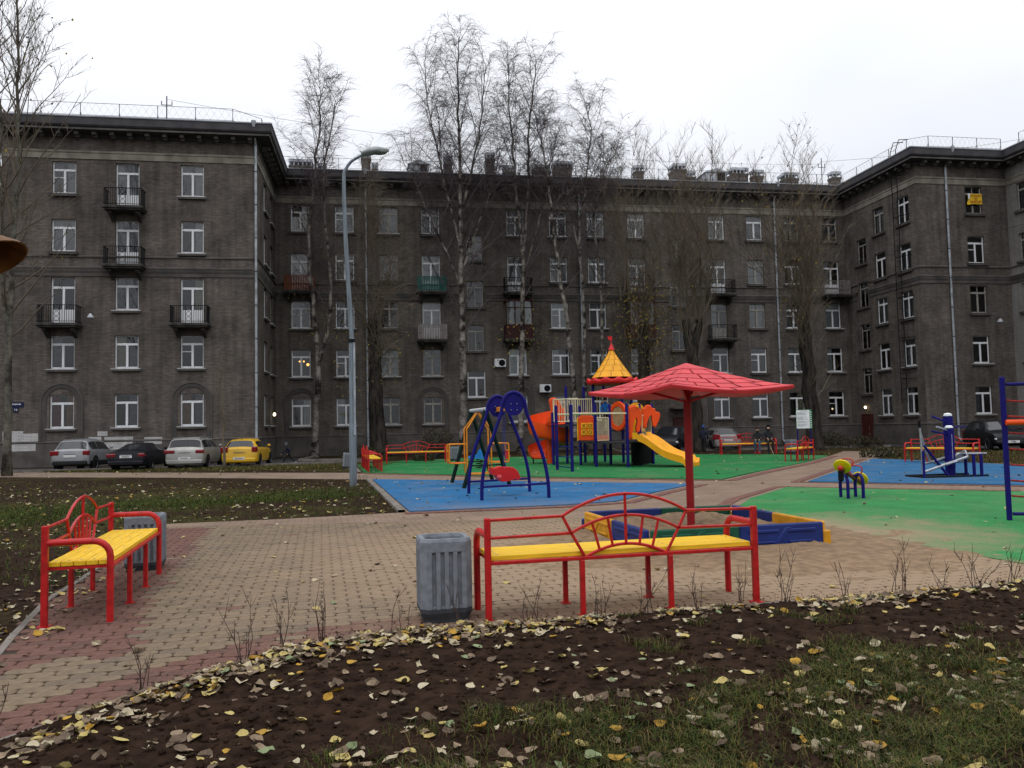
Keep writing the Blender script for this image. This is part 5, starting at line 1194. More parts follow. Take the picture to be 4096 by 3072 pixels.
for y_, z_, x_ in ((-.46, .30, -.35), (.2, .38, -.15)): q = MB(); q.bbox(x_, x_ + .36, y_ - .1, y_ + .1, z_ + .04, z_ + .08, .012, M=Matrix.Translation((x_, 0, z_)) @ Matrix.Rotation(R_(-14), 4, 'Y') @ Matrix.Translation((-x_, 0, -z_))); q.build('pedal', M['chrome'], ex)
tb('brace', [(-.95, -.45, .9), (-.25, -.45, .03)], .035, M['blue']); tb('upright', [(-1.02, -.5, 0), (-1.02, -.5, .75)], .035, M['blue'])
q = MB(); q.lathe([(.12, -.03), (.14, 0), (.12, .03)], 20, M=Matrix.Translation((.38, -.1, .52)) @ Matrix.Rotation(R_(90), 4, 'X')); q.build('flywheel', M['chrome'], ex, True)
tb('crank', [(.38, -.46, .55), (.5, -.2, .72), (.38, .2, .52)], .03, M['chrome'])
q = MB()
for y_ in (-.5, .3): q.bbox(-1.05, .95, y_ - .03, y_ + .03, .0, .05, .008)
q.bbox(-1.05, -.99, -.469, .269, .0, .05, .008); q.build('base_frame', M['dark_metal'], ex)
for x_, y_ in ((.52, -.5), (.75, -.5), (.80, .2)): tb('support', [(x_, y_, .0), (x_, y_, .62)], .045, M['blue'])
q = MB(); q.bbox(.42, 1.0, -.45, .1, .62, .66, .015); q.build('seat_plate', M['chrome'], ex)
# ------------------------------------------------------------------ climbing frame with rope net, right edge
cn = empty('climbing_frame', (7.86, 12.82, .034), R_(-12), 'dark blue climbing frame with red rope net at the right edge', 'climbing frame')
m_ = MB(); m_.bbox(-.034, .034, -.034, .034, 0, 2.28, .008); m_.build('post', M['blue'], cn); m_ = MB(); m_.bbox(1.05, 1.16, -.055, .055, 0, 2.28, .01); m_.build('post', M['blue'], cn)
m_ = MB(); m_.tube([(.055, 0, 2.16), (1.05, 0, 2.16)], .03, 8); m_.build('top_bar', M['blue'], cn, True); m_ = MB(); m_.tube([(.055, 0, .10), (1.05, 0, .10)], .028, 8); m_.build('bottom_bar', M['blue'], cn, True)
ROPE = mk('faded_red_rope', (.36, .035, .03), .85, .25, 40, .3, 90, stretch=(1, 1, 1)); ROPO = mk('orange_rope', (.55, .12, .02), .85, .25, 40)
for zz in (1.90, 1.65, 1.385, 1.13, .88, .63, .385):
    m_ = MB(); m_.tube([(.05 + 1.0 * i / 8, .0, zz - .03 * math.sin(math.pi * i / 8)) for i in range(9)], .016, 6); m_.build('net_rope', ROPE, cn, True)
for xx in (.36, .72):
    m_ = MB(); m_.tube([(xx + .03 * math.sin(i), 0, 2.15 - 2.05 * i / 12) for i in range(13)], .016, 6); m_.build('net_rope', ROPO, cn, True)
    for zz in (1.88, 1.63, 1.36, 1.11, .86, .61, .365): q = MB(); q.sphere((xx, 0, zz), .032, 8, 5); q.build('rope_knot', ROPE, cn, True)
m_ = MB(); m_.tube([(.0, -.07, 1.55), (1.1, -.07, 1.55)], .045, 10); m_.build('orange_bar', M['plast_or'], cn, True)
m_ = MB(); m_.bbox(.52, 1.0, -.16, -.09, 1.2, 2.42, .02); m_.build('green_panel', mk('leaf_green_panel', (.07, .25, .02), .5, .1, 4), cn); m_ = MB(); m_.sphere((.60, -.165, 2.25), .06, 10, 6, sc=(1, .3, 1)); m_.build('red_knob', M['plast_red'], cn, True)
# ------------------------------------------------------------------ notice board
nb_ = empty('notice_board', (15.8, 43.5, 0), R_(-14), 'white notice board with green border on two blue posts', 'notice board')
for x_ in (-.36, .36): m_ = MB(); m_.tube([(x_, .05, 0), (x_, .05, 2.2)], .035, 8); m_.build('post', M['blue'], nb_, True)
m_ = MB(); m_.bbox(-.42, .46, -.01, .012, 1.36, 2.42, .006); bo_ = m_.build('board', mk('board_green', (.015, .20, .08), .5, .1, 4), nb_)
m_ = MB(); m_.bbox(-.40, .33, -.0135, -.0105, 1.38, 2.40, .001); m_.build('panel', M['white'], bo_)
GL = mk('print_grey', (.28, .30, .30), .7, .1, 6); rr = random.Random(3); m_ = MB()
for i in range(22):
    zz = 2.33 - i * .04
    if i in (1, 6, 7, 13, 17): continue
    w_ = rr.uniform(.3, .62) if i else .35
    m_.box(-.36 if i else -.2, -.36 + w_ if i else .16, -.0150, -.0142, zz, zz + .018)
m_.build('print_lines', GL, bo_)
m_ = MB()
for i in range(8): m_.box(.36, .43, -.0125, -.0110, 1.42 + i * .12, 1.47 + i * .12)
m_.build('border_print', M['white'], bo_)

nb_.scale = (.93, .93, .97)
# ------------------------------------------------------------------ play structure
OX, OY = 3.6, 33.0
ps = empty('play_structure', (OX, OY, .034), 0, 'climbing castle with yellow cone roof, orange spiral slide and yellow slide', 'play structure')
def Lp(x, y, z=0.0): return (x - OX, y - OY, z)
POST = dict(A=(1.68, 31.0, 2.49), B=(2.15, 29.5, 2.47), C=(2.42, 36.1, 3.5), C2=(3.30, 36.9, 3.5), D=(2.87, 34.3, 2.54), E=(3.36, 32.6, 2.56), F=(4.13, 34.1, 2.58), G=(4.53, 31.8, 2.54), J=(5.26, 33.2, 2.55), K=(5.93, 34.1, 2.55), T1=(3.64, 36.0, 3.62), T2=(4.85, 35.4, 3.62), T3=(5.45, 36.6, 3.62), T4=(4.24, 37.2, 3.62), H=(1.75, 35.2, 2.3))
for k, (x, y, h) in POST.items():
    m_ = MB(); m_.lathe([(.062, 0), (.062, h - .06), (.055, h - .02), (.03, h), (.001, h + .005)], 12, Lp(x, y), caps=False)
    for zz in (1.0, h * .72): m_.lathe([(.07, zz), (.07, zz + .06)], 12, Lp(x, y))
    m_.build('post', M['blue'], ps, True)
def deck(keys, z):
    pl = [POST[k] for k in keys]; cx = sum(p[0] for p in pl) / len(pl); cy = sum(p[1] for p in pl) / len(pl)
    m_ = MB(); m_.prism([Lp(cx + (p[0] - cx) * 1.02, cy + (p[1] - cy) * 1.02)[:2] for p in pl], z - .07, z); m_.build('deck', mk('dark_deck_%d' % int(z * 100), (.03, .03, .035), .7, .2, 8), ps)
deck(['E', 'G', 'J', 'F'], 1.0); deck(['D', 'E', 'F', 'T1'], 1.02); deck(['T1', 'T2', 'T3', 'T4'], 1.47); deck(['H', 'D', 'T1', 'C2', 'C'], 1.75); deck(['F', 'J', 'K', 'T2'], 1.03)
def bar_panel(a, b, z0, z1, n, mat=None, name='railing', inset=.08):
    pa, pb = Vector(Lp(*a, 0)), Vector(Lp(*b, 0)); d = (pb - pa); ln = d.length; d.normalize(); pa = pa + d * inset; pb = pb - d * inset; m_ = MB()
    for z in (z0, z1): m_.tube([pa + Vector((0, 0, z)), pb + Vector((0, 0, z))], .02, 6)
    for i in range(n + 1): p = pa + (pb - pa) * (i / n); m_.tube([p + Vector((0, 0, z0)), p + Vector((0, 0, z1))], .02 if i in (0, n) else .011, 6)
    m_.build(name, mat or M['cream'], ps, True)
xy = lambda k: POST[k][:2]
bar_panel(xy('H'), xy('C'), 1.88, 2.86, 8); bar_panel(xy('C'), xy('T1'), 1.88, 2.88, 12); bar_panel(xy('H'), xy('D'), 1.88, 2.86, 9); bar_panel((3.40, 32.75), (4.08, 33.95), 1.05, 2.0, 11); bar_panel(xy('T4'), xy('T3'), 1.6, 2.6, 10); bar_panel(xy('J'), xy('K'), 1.15, 2.05, 7, inset=.1); bar_panel(xy('T1'), xy('T4'), 1.9, 3.0, 3)
for a, b in (('B', 'G'), ('A', 'E')):
    m_ = MB(); pa, pb = POST[a], POST[b]; m_.tube([Lp(pa[0], pa[1], 2.13), Lp(pb[0], pb[1], 2.13)], .032, 8); m_.build('overhead_bar', M['cream'], ps, True)
for z in (.14, .52, .90): m_ = MB(); m_.tube([Lp(*xy('A'), z), Lp(*xy('B'), z)], .02, 6); m_.build('rung', M['blue'], ps, True)
for i in range(5): t = (i + 1) / 6; m_ = MB(); q0 = Vector(Lp(1.68, 31.0, 2.13)).lerp(Vector(Lp(3.36, 32.6, 2.13)), t); q1 = Vector(Lp(2.15, 29.5, 2.13)).lerp(Vector(Lp(4.53, 31.8, 2.13)), t); m_.tube([q0, q1], .016, 6); m_.build('rung', M['cream'], ps, True)
# noughts and crosses panel between D and E
pd, pe = Vector((POST['D'][0], POST['D'][1], 0)), Vector((POST['E'][0], POST['E'][1], 0)); ang = R_(-22); mid = Vector((3.02, 33.05, 0)); wd = .64
tp = empty('game_panel', Lp(mid.x, mid.y, 1.06), ang, parent=ps)
m_ = MB(); m_.bbox(-wd / 2, wd / 2, -.04, .04, 0, 1.0, .03); m_.lathe([(.001, -.035), (.26, -.035), (.26, .035), (.001, .035)], 20, M=Matrix.Translation((0, 0, .92)) @ Matrix.Rotation(R_(90), 4, 'X'), caps=False); m_.build('panel', M['plast_or'], tp)
BK = mk('black_print', (.02, .015, .01), .6, .1, 5)
for i, ch_ in enumerate(('X', 'O')):
    for j in range(2):
        cxx = (-.08 + i * .27); czz = .34 + j * .27; m_ = MB(); m_.bbox(cxx - .12, cxx + .12, -.075, -.041, czz - .12, czz + .12, .015); cb = m_.build('tile', M['plast_ye'], tp)
        face_xz(put('lettering', text_mesh('X' if i == 0 else 'O', .22, BK, .003), cb, (cxx, -.078, czz)))
m_ = MB(); m_.bbox(-wd / 2 - .06, -wd / 2 - .005, -.05, .05, 0, .95, .012); m_.build('panel_edge', M['plast_ye'], tp)
# second plain orange panel behind the cream bars
m_ = MB(); p0, p1 = Vector(Lp(3.44, 32.72, 0)), Vector(Lp(4.1, 34.0, 0)); q = (p1 - p0).normalized(); n_ = Vector((q.y, -q.x, 0))
m_.add([p0 - n_ * .06 + Vector((0, 0, 1.03)), p1 - n_ * .06 + Vector((0, 0, 1.03)), p1 - n_ * .06 + Vector((0, 0, 1.28)), p0 - n_ * .06 + Vector((0, 0, 1.28)), p0 - n_ * .1 + Vector((0, 0, 1.03)), p1 - n_ * .1 + Vector((0, 0, 1.03)), p1 - n_ * .1 + Vector((0, 0, 1.28)), p0 - n_ * .1 + Vector((0, 0, 1.28))], [(0, 1, 2, 3), (7, 6, 5, 4), (3, 2, 6, 7), (0, 4, 5, 1), (1, 5, 6, 2), (0, 3, 7, 4)]); m_.build('kick_panel', M['plast_or'], ps)
# round crawl panel: orange ring with tan disc
cpn = empty('crawl_panel', Lp(4.62, 35.0, 2.06), R_(-60), parent=ps)
m_ = MB(); m_.lathe([(.44, -.05), (.62, -.06), (.66, 0), (.62, .06), (.44, .05), (.42, 0), (.44, -.05)], 28, M=Matrix.Rotation(R_(90), 4, 'X'), caps=False); m_.build('ring', M['plast_or'], cpn, True)
m_ = MB(); m_.lathe([(.001, -.02), (.43, -.02), (.43, .02), (.001, .02)], 24, M=Matrix.Rotation(R_(90), 4, 'X'), caps=False); m_.build('disc', mk('tan_disc', (.42, .26, .12), .6, .15, 4), cpn)
m_ = MB(); m_.lathe([(.001, -.05), (.36, -.05), (.36, .05), (.001, .05)], 20, Lp(5.55, 35.3, 0), M=None) if False else m_.prism([(.36 * math.cos(R_(12 * k)), .36 * math.sin(R_(12 * k))) for k in range(16)] + [(-.36, -.9), (.36, -.9)], -.04, .04, 0, Matrix.Translation(Lp(5.38, 34.9, 2.28)) @ Matrix.Rotation(R_(90), 4, 'X')); m_.build('arch_panel', M['plast_ye'], ps)
# elephant-shaped slide entrance (two bulging moulded sides)
def moulded(name, prof, y0, depth, mat, bulge=.12):
    n = len(prof); cx = sum(p[0] for p in prof) / n; cz = sum(p[1] for p in prof) / n; rings = []
    for t, (yy, sc) in enumerate(((0, .90), (.08, .985), (.5, 1.0), (.92, .985), (1.0, .90))):
        rings.append([(cx + (x - cx) * sc, y0 + depth * yy, cz + (z - cz) * sc) for x, z in prof])
    vs = [Lp(*p) for r in rings for p in r]; m_ = MB(); m_.add(vs, [(i * n + j, i * n + (j + 1) % n, (i + 1) * n + (j + 1) % n, (i + 1) * n + j) for i in range(4) for j in range(n)])
    for r in (0, 4):
        t_ = tessellate_polygon([[Vector((x, z, 0)) for x, z in prof]]); m_.add([Lp(*p) for p in rings[r]], [tuple(q) for q in t_])
    o = m_.build(name, mat, ps, True); return o
def zz_(pts, Y):   # profile given in metres at 27 m range -> metres at range Y
    k = Y / 27.0; return [(x * k, 1.65 + (z - 1.5) * k) for x, z in pts]
def im(px, py):   # outline sketch units (panel drawing) to metres at 27 m
    return (.52 + (px - 95) * .0029, 1.66 - (py - 1060) * .0029)
EL = [(1265, 895), (1300, 882), (1340, 880), (1388, 905), (1413, 955), (1416, 1030), (1402, 1120), (1386, 1185), (1352, 1205), (1345, 1150), (1366, 1060), (1352, 1010), (1312, 1090), (1300, 1180), (1298, 1280), (1268, 1280)]
ER = [(1420, 920), (1450, 912), (1462, 886), (1492, 878), (1522, 890), (1535, 918), (1570, 925), (1572, 958), (1618, 970), (1628, 1000), (1612, 1060), (1570, 1145), (1542, 1132), (1530, 1060), (1530, 1000), (1500, 1010), (1470, 1080), (1455, 1152), (1425, 1148)]
e1 = moulded('elephant_side', zz_([im(*p) for p in EL], 32.3), 32.2, .34, M['plast_or']); e2 = moulded('elephant_side', zz_([im(*p) for p in ER], 33.6), 33.45, .34, M['plast_or'])
q = MB(); p = zz_([im(1366, 900)], 32.3)[0]; q.sphere(Lp(p[0], 32.2, p[1]), .065, 10, 6); q.build('eye', M['plast_ye'], e1, True)
# yellow double slide
s0, s1, t0, t1 = Vector((4.72, 31.75, 0)), Vector((5.55, 33.35, 0)), Vector((6.62, 30.55, 0)), Vector((7.45, 32.15, 0))
def slide(s, t, under=False):
    a = s0.lerp(s1, t); b = t0.lerp(t1, t); p = a.lerp(b, s)
    h = 1.16 - 1.04 * (s ** 1.0) + .10 * math.sin(s * 2 * math.pi * 1.25) * (1 - s * .6)
    if s < .1: h = 1.16 + .04
    if s > .93: h = .14
    rg_ = .17 * (max(0, abs(2 * t - 1) - .86) / .14) + .11 * max(0, 1 - abs(2 * t - 1) / .10)
    return Lp(p.x, p.y, h + (rg_ if not under else -.10))
m_ = MB(); m_.grid(lambda a, b: slide(a, b), 36, 40); m_.grid(lambda a, b: slide(a, b, True), 36, 8, flip=True)
for tt in (0, 1): m_.grid(lambda a, b: (lambda u, w: (u[0] + (w[0] - u[0]) * b, u[1] + (w[1] - u[1]) * b, u[2] + (w[2] - u[2]) * b))(slide(a, tt), slide(a, tt, True)), 36, 1)
m_.grid(lambda a, b: (lambda u, w: (u[0] + (w[0] - u[0]) * b, u[1] + (w[1] - u[1]) * b, u[2] * (1 - b) + .0 * b))(slide(1, a), slide(1, a, True)), 20, 1)
m_.build('double_slide', M['plast_ye'], ps, 'all')
m_ = MB(); m_.grid(lambda a, b: Lp(4.75 + 1.15 * a, 32.2 + 1.9 * a, .04 + .9 * b), 6, 1); m_.grid(lambda a, b: Lp(4.70 + .5 * b * a, 32.1 + .3 * a, .04 + .9 * b), 4, 1); m_.build('skirt_panel', M['black'], ps)
# orange spiral slide
scx, scy = 1.66, 36.75
def spir(s, t):
    an = R_(25 + 535 * s); z = 1.78 - 1.52 * s ** 1.05; ri, ro = .16, .98
    if t < .2: r = ri; zz = z + .26 * (1 - t / .2) 
    elif t < .75: q_ = (t - .2) / .55; r = ri + (ro - .08 - ri) * q_; zz = z + .05 * (q_ - .4) ** 2
    else: q_ = (t - .75) / .25; r = ro - .08 + .10 * math.sin(q_ * 1.5); zz = z + .02 + (.82 - .42 * s) * q_
    return Lp(scx + r * math.cos(an), scy + r * math.sin(an), zz)
m_ = MB(); m_.grid(spir, 64, 14); m_.grid(lambda s, t: (lambda p: (p[0], p[1], p[2] - .05))(spir(s, t)), 64, 14, flip=True); m_.build('spiral_slide', M['plast_or'], ps, 'all')
m_ = MB(); m_.lathe([(.15, 0), (.15, 2.05)], 16, Lp(scx, scy)); m_.build('slide_column', M['plast_or'], ps, True)
HO = [(338, 800), (362, 776), (395, 768), (430, 780), (462, 815), (492, 890), (508, 960), (505, 1050), (440, 1075), (350, 1075), (300, 1075), (340, 985), (362, 930), (350, 870)]
moulded('slide_hood', zz_([im(*p) for p in HO], 35.6), 35.5, .25, M['plast_or'])
m_ = MB(); m_.lathe([(.03, 0), (.03, .3)], 8, Lp(.9, 36.6)); m_.build('slide_foot', M['dark_metal'], ps)
# tower roof
RX, RY = 4.52, 36.0; tr = empty('tower_roof', Lp(RX, RY, 3.5), R_(8), parent=ps)
def cr_(t): return .90 * (1 - t) ** 1.12 * .92 + .07 + .0   # radius, t 0 base .. 1 top
m_ = MB(); m_.lathe([(cr_(i / 12), .32 + 1.26 * i / 12) for i in range(13)], 32); m_.build('cone', mk('amber_joint', (.50, .18, .01), .5, .1, 4), tr, True)
bands = [(0, .21), (.22, .42), (.43, .62), (.63, .81), (.82, .99)]
for bi, (b0, b1) in enumerate(bands):
    n = (10, 9, 8, 7, 6)[bi]
    for i in range(n):
        a0 = 2 * math.pi * (i + (.5 if bi % 2 else 0)) / n + .02 / max(.12, cr_(b0)); a1 = 2 * math.pi * (i + 1 + (.5 if bi % 2 else 0)) / n - .02 / max(.12, cr_(b0)); m_ = MB()
        m_.grid(lambda a, b: ((cr_(b0 + (b1 - b0) * b) + .016) * math.cos(a0 + (a1 - a0) * a), (cr_(b0 + (b1 - b0) * b) + .016) * math.sin(a0 + (a1 - a0) * a), .32 + 1.26 * (b0 + (b1 - b0) * b)), 5, 2); m_.build('shingle', M['plast_ye'], tr, True)
m_ = MB(); N = 96
def brim(a, t):
    w = .5 + .5 * math.cos(a * 2 * math.pi * 12)
    prof_ = [(.80, .05), (1.06, .0), (1.14, .06), (1.16, .16 + .12 * w), (1.10, .18 + .13 * w), (.98, .14 + .10 * w), (.80, .26)]
    k = t * (len(prof_) - 1); i = min(int(k), len(prof_) - 2); f = k - i; r = prof_[i][0] * (1 - f) + prof_[i + 1][0] * f; z = prof_[i][1] * (1 - f) + prof_[i + 1][1] * f
    return (r * math.cos(a * 6.28318), r * math.sin(a * 6.28318), z)
m_.grid(brim, N, 6); m_.lathe([(.001, .06), (.82, .05)], 32, caps=False); m_.build('wavy_brim', M['plast_red'], tr, 'all')
m_ = MB(); m_.lathe([(.15, 1.575), (.10, 1.68), (.03, 1.84), (.012, 1.9)], 16); m_.build('tip', M['plast_red'], tr, True)
m_ = MB(); m_.tube([(0, 0, 1.86), (0, 0, 2.2)], .014, 6); m_.prism([(0, 1.97), (-.13, 2.06), (-.16, 2.20), (-.05, 2.17), (.04, 2.21), (.05, 2.05)], -.02, .02, 0, Matrix.Rotation(R_(90), 4, 'X')); m_.build('flag', M['plast_red'], tr)

# ------------------------------------------------------------------ cars
M['car_glass'] = mk('car_glass', (.012, .014, .017), .08, 0, 1, spec=.5); M['tail'] = mk('tail_lamp', (.20, .006, .010), .2, .15, 20, coat=.6); M['headl'] = mk('head_lamp', (.62, .64, .66), .15, .1, 20, coat=.6)
M['tyre'] = mk('tyre', (.014, .014, .015), .85, .15, 20); M['rim'] = mk('alloy', (.35, .36, .38), .35, .15, 12, metal=.6); M['trim'] = mk('black_trim', (.016, .016, .018), .6, .15, 12); M['plate'] = mk('number_plate', (.62, .63, .62), .5, .05, 8); M['plate_tx'] = mk('plate_print', (.03, .03, .035), .6, .1, 8)
def paint(n, c, met=.0): return mk(n, c, .3, .10, 1.6, coat=.25, metal=met, spec=.35, coords='Object', detail=6)
def car(label, loc, rz, st, iw, paintm, wheels, wr, rear=None, front=None, plate_r='', plate_f='', group=None, low=None, roofrail=False, tailz=(.72, .98), tail_w=.2):
    """st: stations (y, z_bottom, z_waist, z_top, half width, half roof width), rear first; iw: indices (rear glass a,b; windscreen a,b; side a,b)"""
    o = empty('parked_car', loc, R_(rz), label, 'car', group); o.scale = (1.06, 1.06, 1.05)
    def sec(s):
        i = min(int(s), len(st) - 2); f = s - i; y, zb, zw, zt, hw, hr = [a * (1 - f) + b * f for a, b in zip(st[i], st[i + 1])]
        return y, [(0, zb), (hw * .80, zb), (hw * .96, zb + .07), (hw, zb + .35 * (zw - zb)), (hw * .99, zw - .12 * (zw - zb)), (hw * .955, zw), (hr + (hw - hr) * .10, zt - .09 * min(1, (zt - zw) / .3)), (hr * .88, zt - .02), (hr * .5, zt + .005), (0, zt + .01)]
    def S(s, k, side):
        y, P_ = sec(s); i = min(int(k), len(P_) - 2); f = k - i; x = P_[i][0] * (1 - f) + P_[i + 1][0] * f; z = P_[i][1] * (1 - f) + P_[i + 1][1] * f
        return (side * x, y, z)
    n = len(st); m_ = MB()
    for side in (1, -1): m_.grid(lambda a, b: S(a * (n - 1), b * 9, side), (n - 1) * 2, 9, flip=side < 0)
    for e in (0, n - 1):
        y, P_ = sec(e); vs = [(x, y, z) for x, z in P_] + [(-x, y, z) for x, z in P_[-2:0:-1]]; m_.add(vs, [tuple(range(len(vs)))])
    # welded for smooth shading
    bm = bmesh.new(); me = m_.mesh('body', [paintm, M['trim']]); bm.from_mesh(me); bmesh.ops.remove_doubles(bm, verts=bm.verts, dist=.002); bmesh.ops.recalc_face_normals(bm, faces=bm.faces)
    if low:
        for f in bm.faces:
            if f.calc_center_median().z < low: f.material_index = 1
    bm.to_mesh(me); bm.free(); me.polygons.foreach_set('use_smooth', [True] * len(me.polygons))
    try: me.set_sharp_from_angle(angle=R_(38))
    except Exception: pass
    put('body', me, o)
    def glass(name, s0_, s1_, k0, k1, side, off=.008, mat=None):
        q = MB()
        def fn(a, b):
            s = s0_ + (s1_ - s0_) * a; k = k0 + (k1 - k0) * b; p = Vector(S(s, k, side)); e = .02
            du = Vector(S(min(s + e, n - 1.001), k, side)) - Vector(S(max(s - e, 0), k, side)); dv = Vector(S(s, min(k + e, 8.99), side)) - Vector(S(s, max(k - e, 0), side)); nn = du.cross(dv)
            if nn.length > 1e-9: nn.normalize()
            if nn.dot(p - Vector((0, p.y * .5, .6))) < 0: nn = -nn
            return tuple(p + nn * off)
        q.grid(fn, 5, 5); return q.build(name, mat or M['car_glass'], o, 'all')
    ra, rb, wa, wb, sa, sb_ = iw
    def fullglass(name, a_, b_):
        q = MB()
        for side in (1, -1):
            def fn(a, b, side=side):
                s = a_ + (b_ - a_) * (.08 + .84 * a); k = 6.05 + 2.94 * b; p = Vector(S(s, k, side)); d = -1 if a_ < n / 2 else 1
                return (p.x * (.97), p.y + d * .010, p.z + .006)
            q.grid(fn, 4, 6)
        q.build(name, M['car_glass'], o, 'all')
    fullglass('rear_window', ra, rb); fullglass('windscreen', wa, wb)
    for side in (1, -1):
        m1 = sa + (sb_ - sa) * .50
        glass('side_window', sa + .12, m1 - .03, 5.12, 5.92, side); glass('side_window', m1 + .03, sb_ + .25, 5.12, 5.90, side)
        q = MB(); hw = st[n // 2][4]; y_ = sec(sb_ + .15)[0]; zz = sec(sb_)[1][5][1] + .06; q.bbox(side * (hw + .02), side * (hw + .17), y_ - .05, y_ + .05, zz, zz + .13, .03); q.build('wing_mirror', paintm, o)
        for y_ in (sec((sa + m1) / 2)[0] + .25, sec((m1 + sb_) / 2)[0] - .1): q = MB(); zz = sec((sa + sb_) / 2)[1][5][1] - .10; q.bbox(side * (hw - .012), side * (hw + .012), y_ - .09, y_ + .09, zz - .02, zz + .015, .005); q.build('door_handle', paintm, o)
    for y_ in wheels:
        for side in (1, -1):
            hw = st[n // 2][4]; T = Matrix.Translation((side * (hw - .085), y_, wr)) @ Matrix.Rotation(R_(90) * side, 4, 'Y')
            w_ = empty('wheel', (0, 0, 0), parent=o)
            q = MB(); q.lathe([(wr * .62, -.09), (wr * .96, -.09), (wr, -.05), (wr, .06), (wr * .95, .095), (wr * .64, .10)], 24, M=T, caps=False); q.build('tyre', M['tyre'], w_, True)
            q = MB(); q.lathe([(.001, .05), (wr * .2, .055), (wr * .25, .075)], 12, M=T, caps=False)
            for i in range(6): q.box(wr * .12, wr * .62, -.025, .025, .06, .085, 0, T @ Matrix.Rotation(R_(60 * i), 4, 'Z'))
            q.lathe([(wr * .56, .04), (wr * .64, .095), (wr * .66, .095)], 20, M=T, caps=False); q.build('rim', M['rim'], w_, True)
            q = MB(); q.lathe([(.001, 0), (wr * 1.17, 0)], 24, M=Matrix.Translation((side * (hw + .004), y_, wr * 1.02)) @ Matrix.Rotation(R_(90) * side, 4, 'Y'), caps=False); q.build('wheel_arch', M['black'], o)
    yr, yf = st[0][0], st[-1][0]
    for side in (1, -1):
        hw = st[1][4]; q = MB(); z0_, z1_ = tailz; q.bbox(side * (hw - tail_w * 1.15), side * (hw + .012), st[1][0] - .055, st[1][0] + .16, z0_, z1_, .04); tl_ = q.build('tail_light', M['tail'], o, True)
        hw = st[-2][4]; q = MB(); q.bbox(side * (hw - .32), side * (hw + .01), st[-2][0] - .14, st[-2][0] + .05, st[-1][2] - .09, st[-1][2] + .05, .045); q.build('headlight', M['headl'], o, True)
    q = MB(); q.bbox(-st[0][4] - .03, st[0][4] + .03, yr - .05, yr + .10, st[0][1], st[0][1] + .20, .04); q.build('rear_bumper', M['trim'] if low else paintm, o, True)
    q = MB(); q.bbox(-st[-1][4] - .06, st[-1][4] + .06, yf - .10, yf + .05, st[-1][1], st[-1][1] + .18, .04); q.build('front_bumper', M['trim'] if low else paintm, o, True)
    q = MB(); q.bbox(-.34, .34, yf - .02, yf + .025, st[-1][2] - .16, st[-1][2] - .03, .015); q.build('grille', M['trim'], o)
    for tx, y_, d, zz in ((plate_r, yr - .006, -1, rear), (plate_f, yf + .056, 1, front)):
        if zz is None: continue
        q = MB(); q.bbox(-.27, .27, y_ - .012 - (.045 if d < 0 and zz < st[0][1] + .2 else 0), y_ + .004, zz - .06, zz + .06, .004); pl_ = q.build('number_plate', M['plate'], o)
        if tx:
            t_ = put('lettering', text_mesh(tx, .10, M['plate_tx'], .002), pl_, (0, y_ + d * .016 - (.045 if d < 0 and zz < st[0][1] + .2 else 0) - (0 if d < 0 else .0), zz)); t_.rotation_euler = (R_(90), 0, 0 if d < 0 else R_(180))
    if roofrail:
        for side in (1, -1):
            q = MB(); q.tube(smooth_path([(side * .58, st[3][0] + .1, st[3][3] - .02), (side * .60, st[3][0] + .25, st[3][3] + .06), (side * .60, st[6][0] - .3, st[6][3] + .10), (side * .58, st[6][0] - .1, st[6][3] + .02)], 4), .018, 6); q.build('roof_rail', M['rim'], o, True)
    q = MB(); q.box(-.25, .25, yr - .02, yr + .02, st[1][2] - .13 + .02, st[1][2] - .09); q.build('boot_handle', M['trim'] if low else M['rim'], o)
    q = MB(); q.tube([(0, st[3][0] + .2, st[3][3]), (0, st[3][0] + .05, st[3][3] + .16)], .008, 5); q.build('aerial', M['trim'], o)
    return o
# stations for the body kinds
SUV = [(-2.02, .30, .66, .70, .74, .62), (-1.97, .26, .90, .95, .82, .70), (-1.86, .24, .95, 1.03, .85, .70), (-1.62, .23, .97, 1.43, .86, .58), (-1.35, .23, .97, 1.50, .86, .60), (-.3, .22, .95, 1.52, .86, .60), (.35, .22, .94, 1.44, .86, .58), (1.08, .22, .92, .98, .85, .66), (1.70, .24, .84, .89, .82, .62), (1.96, .28, .70, .74, .76, .55), (2.02, .32, .60, .62, .70, .5)]
MPV = [(-2.15, .24, .60, .64, .78, .70), (-2.11, .20, .88, .92, .85, .72), (-2.03, .18, .94, 1.0, .87, .74), (-1.88, .18, .96, 1.40, .87, .66), (-1.62, .18, .96, 1.47, .87, .66), (-.3, .18, .94, 1.49, .87, .66), (.55, .18, .92, 1.38, .87, .62), (1.30, .18, .90, .96, .86, .68), (1.85, .20, .80, .85, .83, .62), (2.10, .24, .66, .70, .77, .55), (2.16, .28, .56, .58, .70, .5)]
HAT = [(-1.93, .24, .56, .60, .74, .62), (-1.88, .20, .82, .86, .82, .66), (-1.76, .18, .88, .95, .84, .68), (-1.40, .18, .90, 1.28, .84, .58), (-1.10, .18, .90, 1.34, .84, .58), (-.25, .18, .88, 1.36, .84, .58), (.30, .18, .87, 1.28, .84, .56), (1.05, .18, .85, .91, .83, .64), (1.60, .20, .77, .82, .80, .60), (1.86, .24, .64, .68, .74, .5), (1.92, .28, .54, .56, .68, .45)]
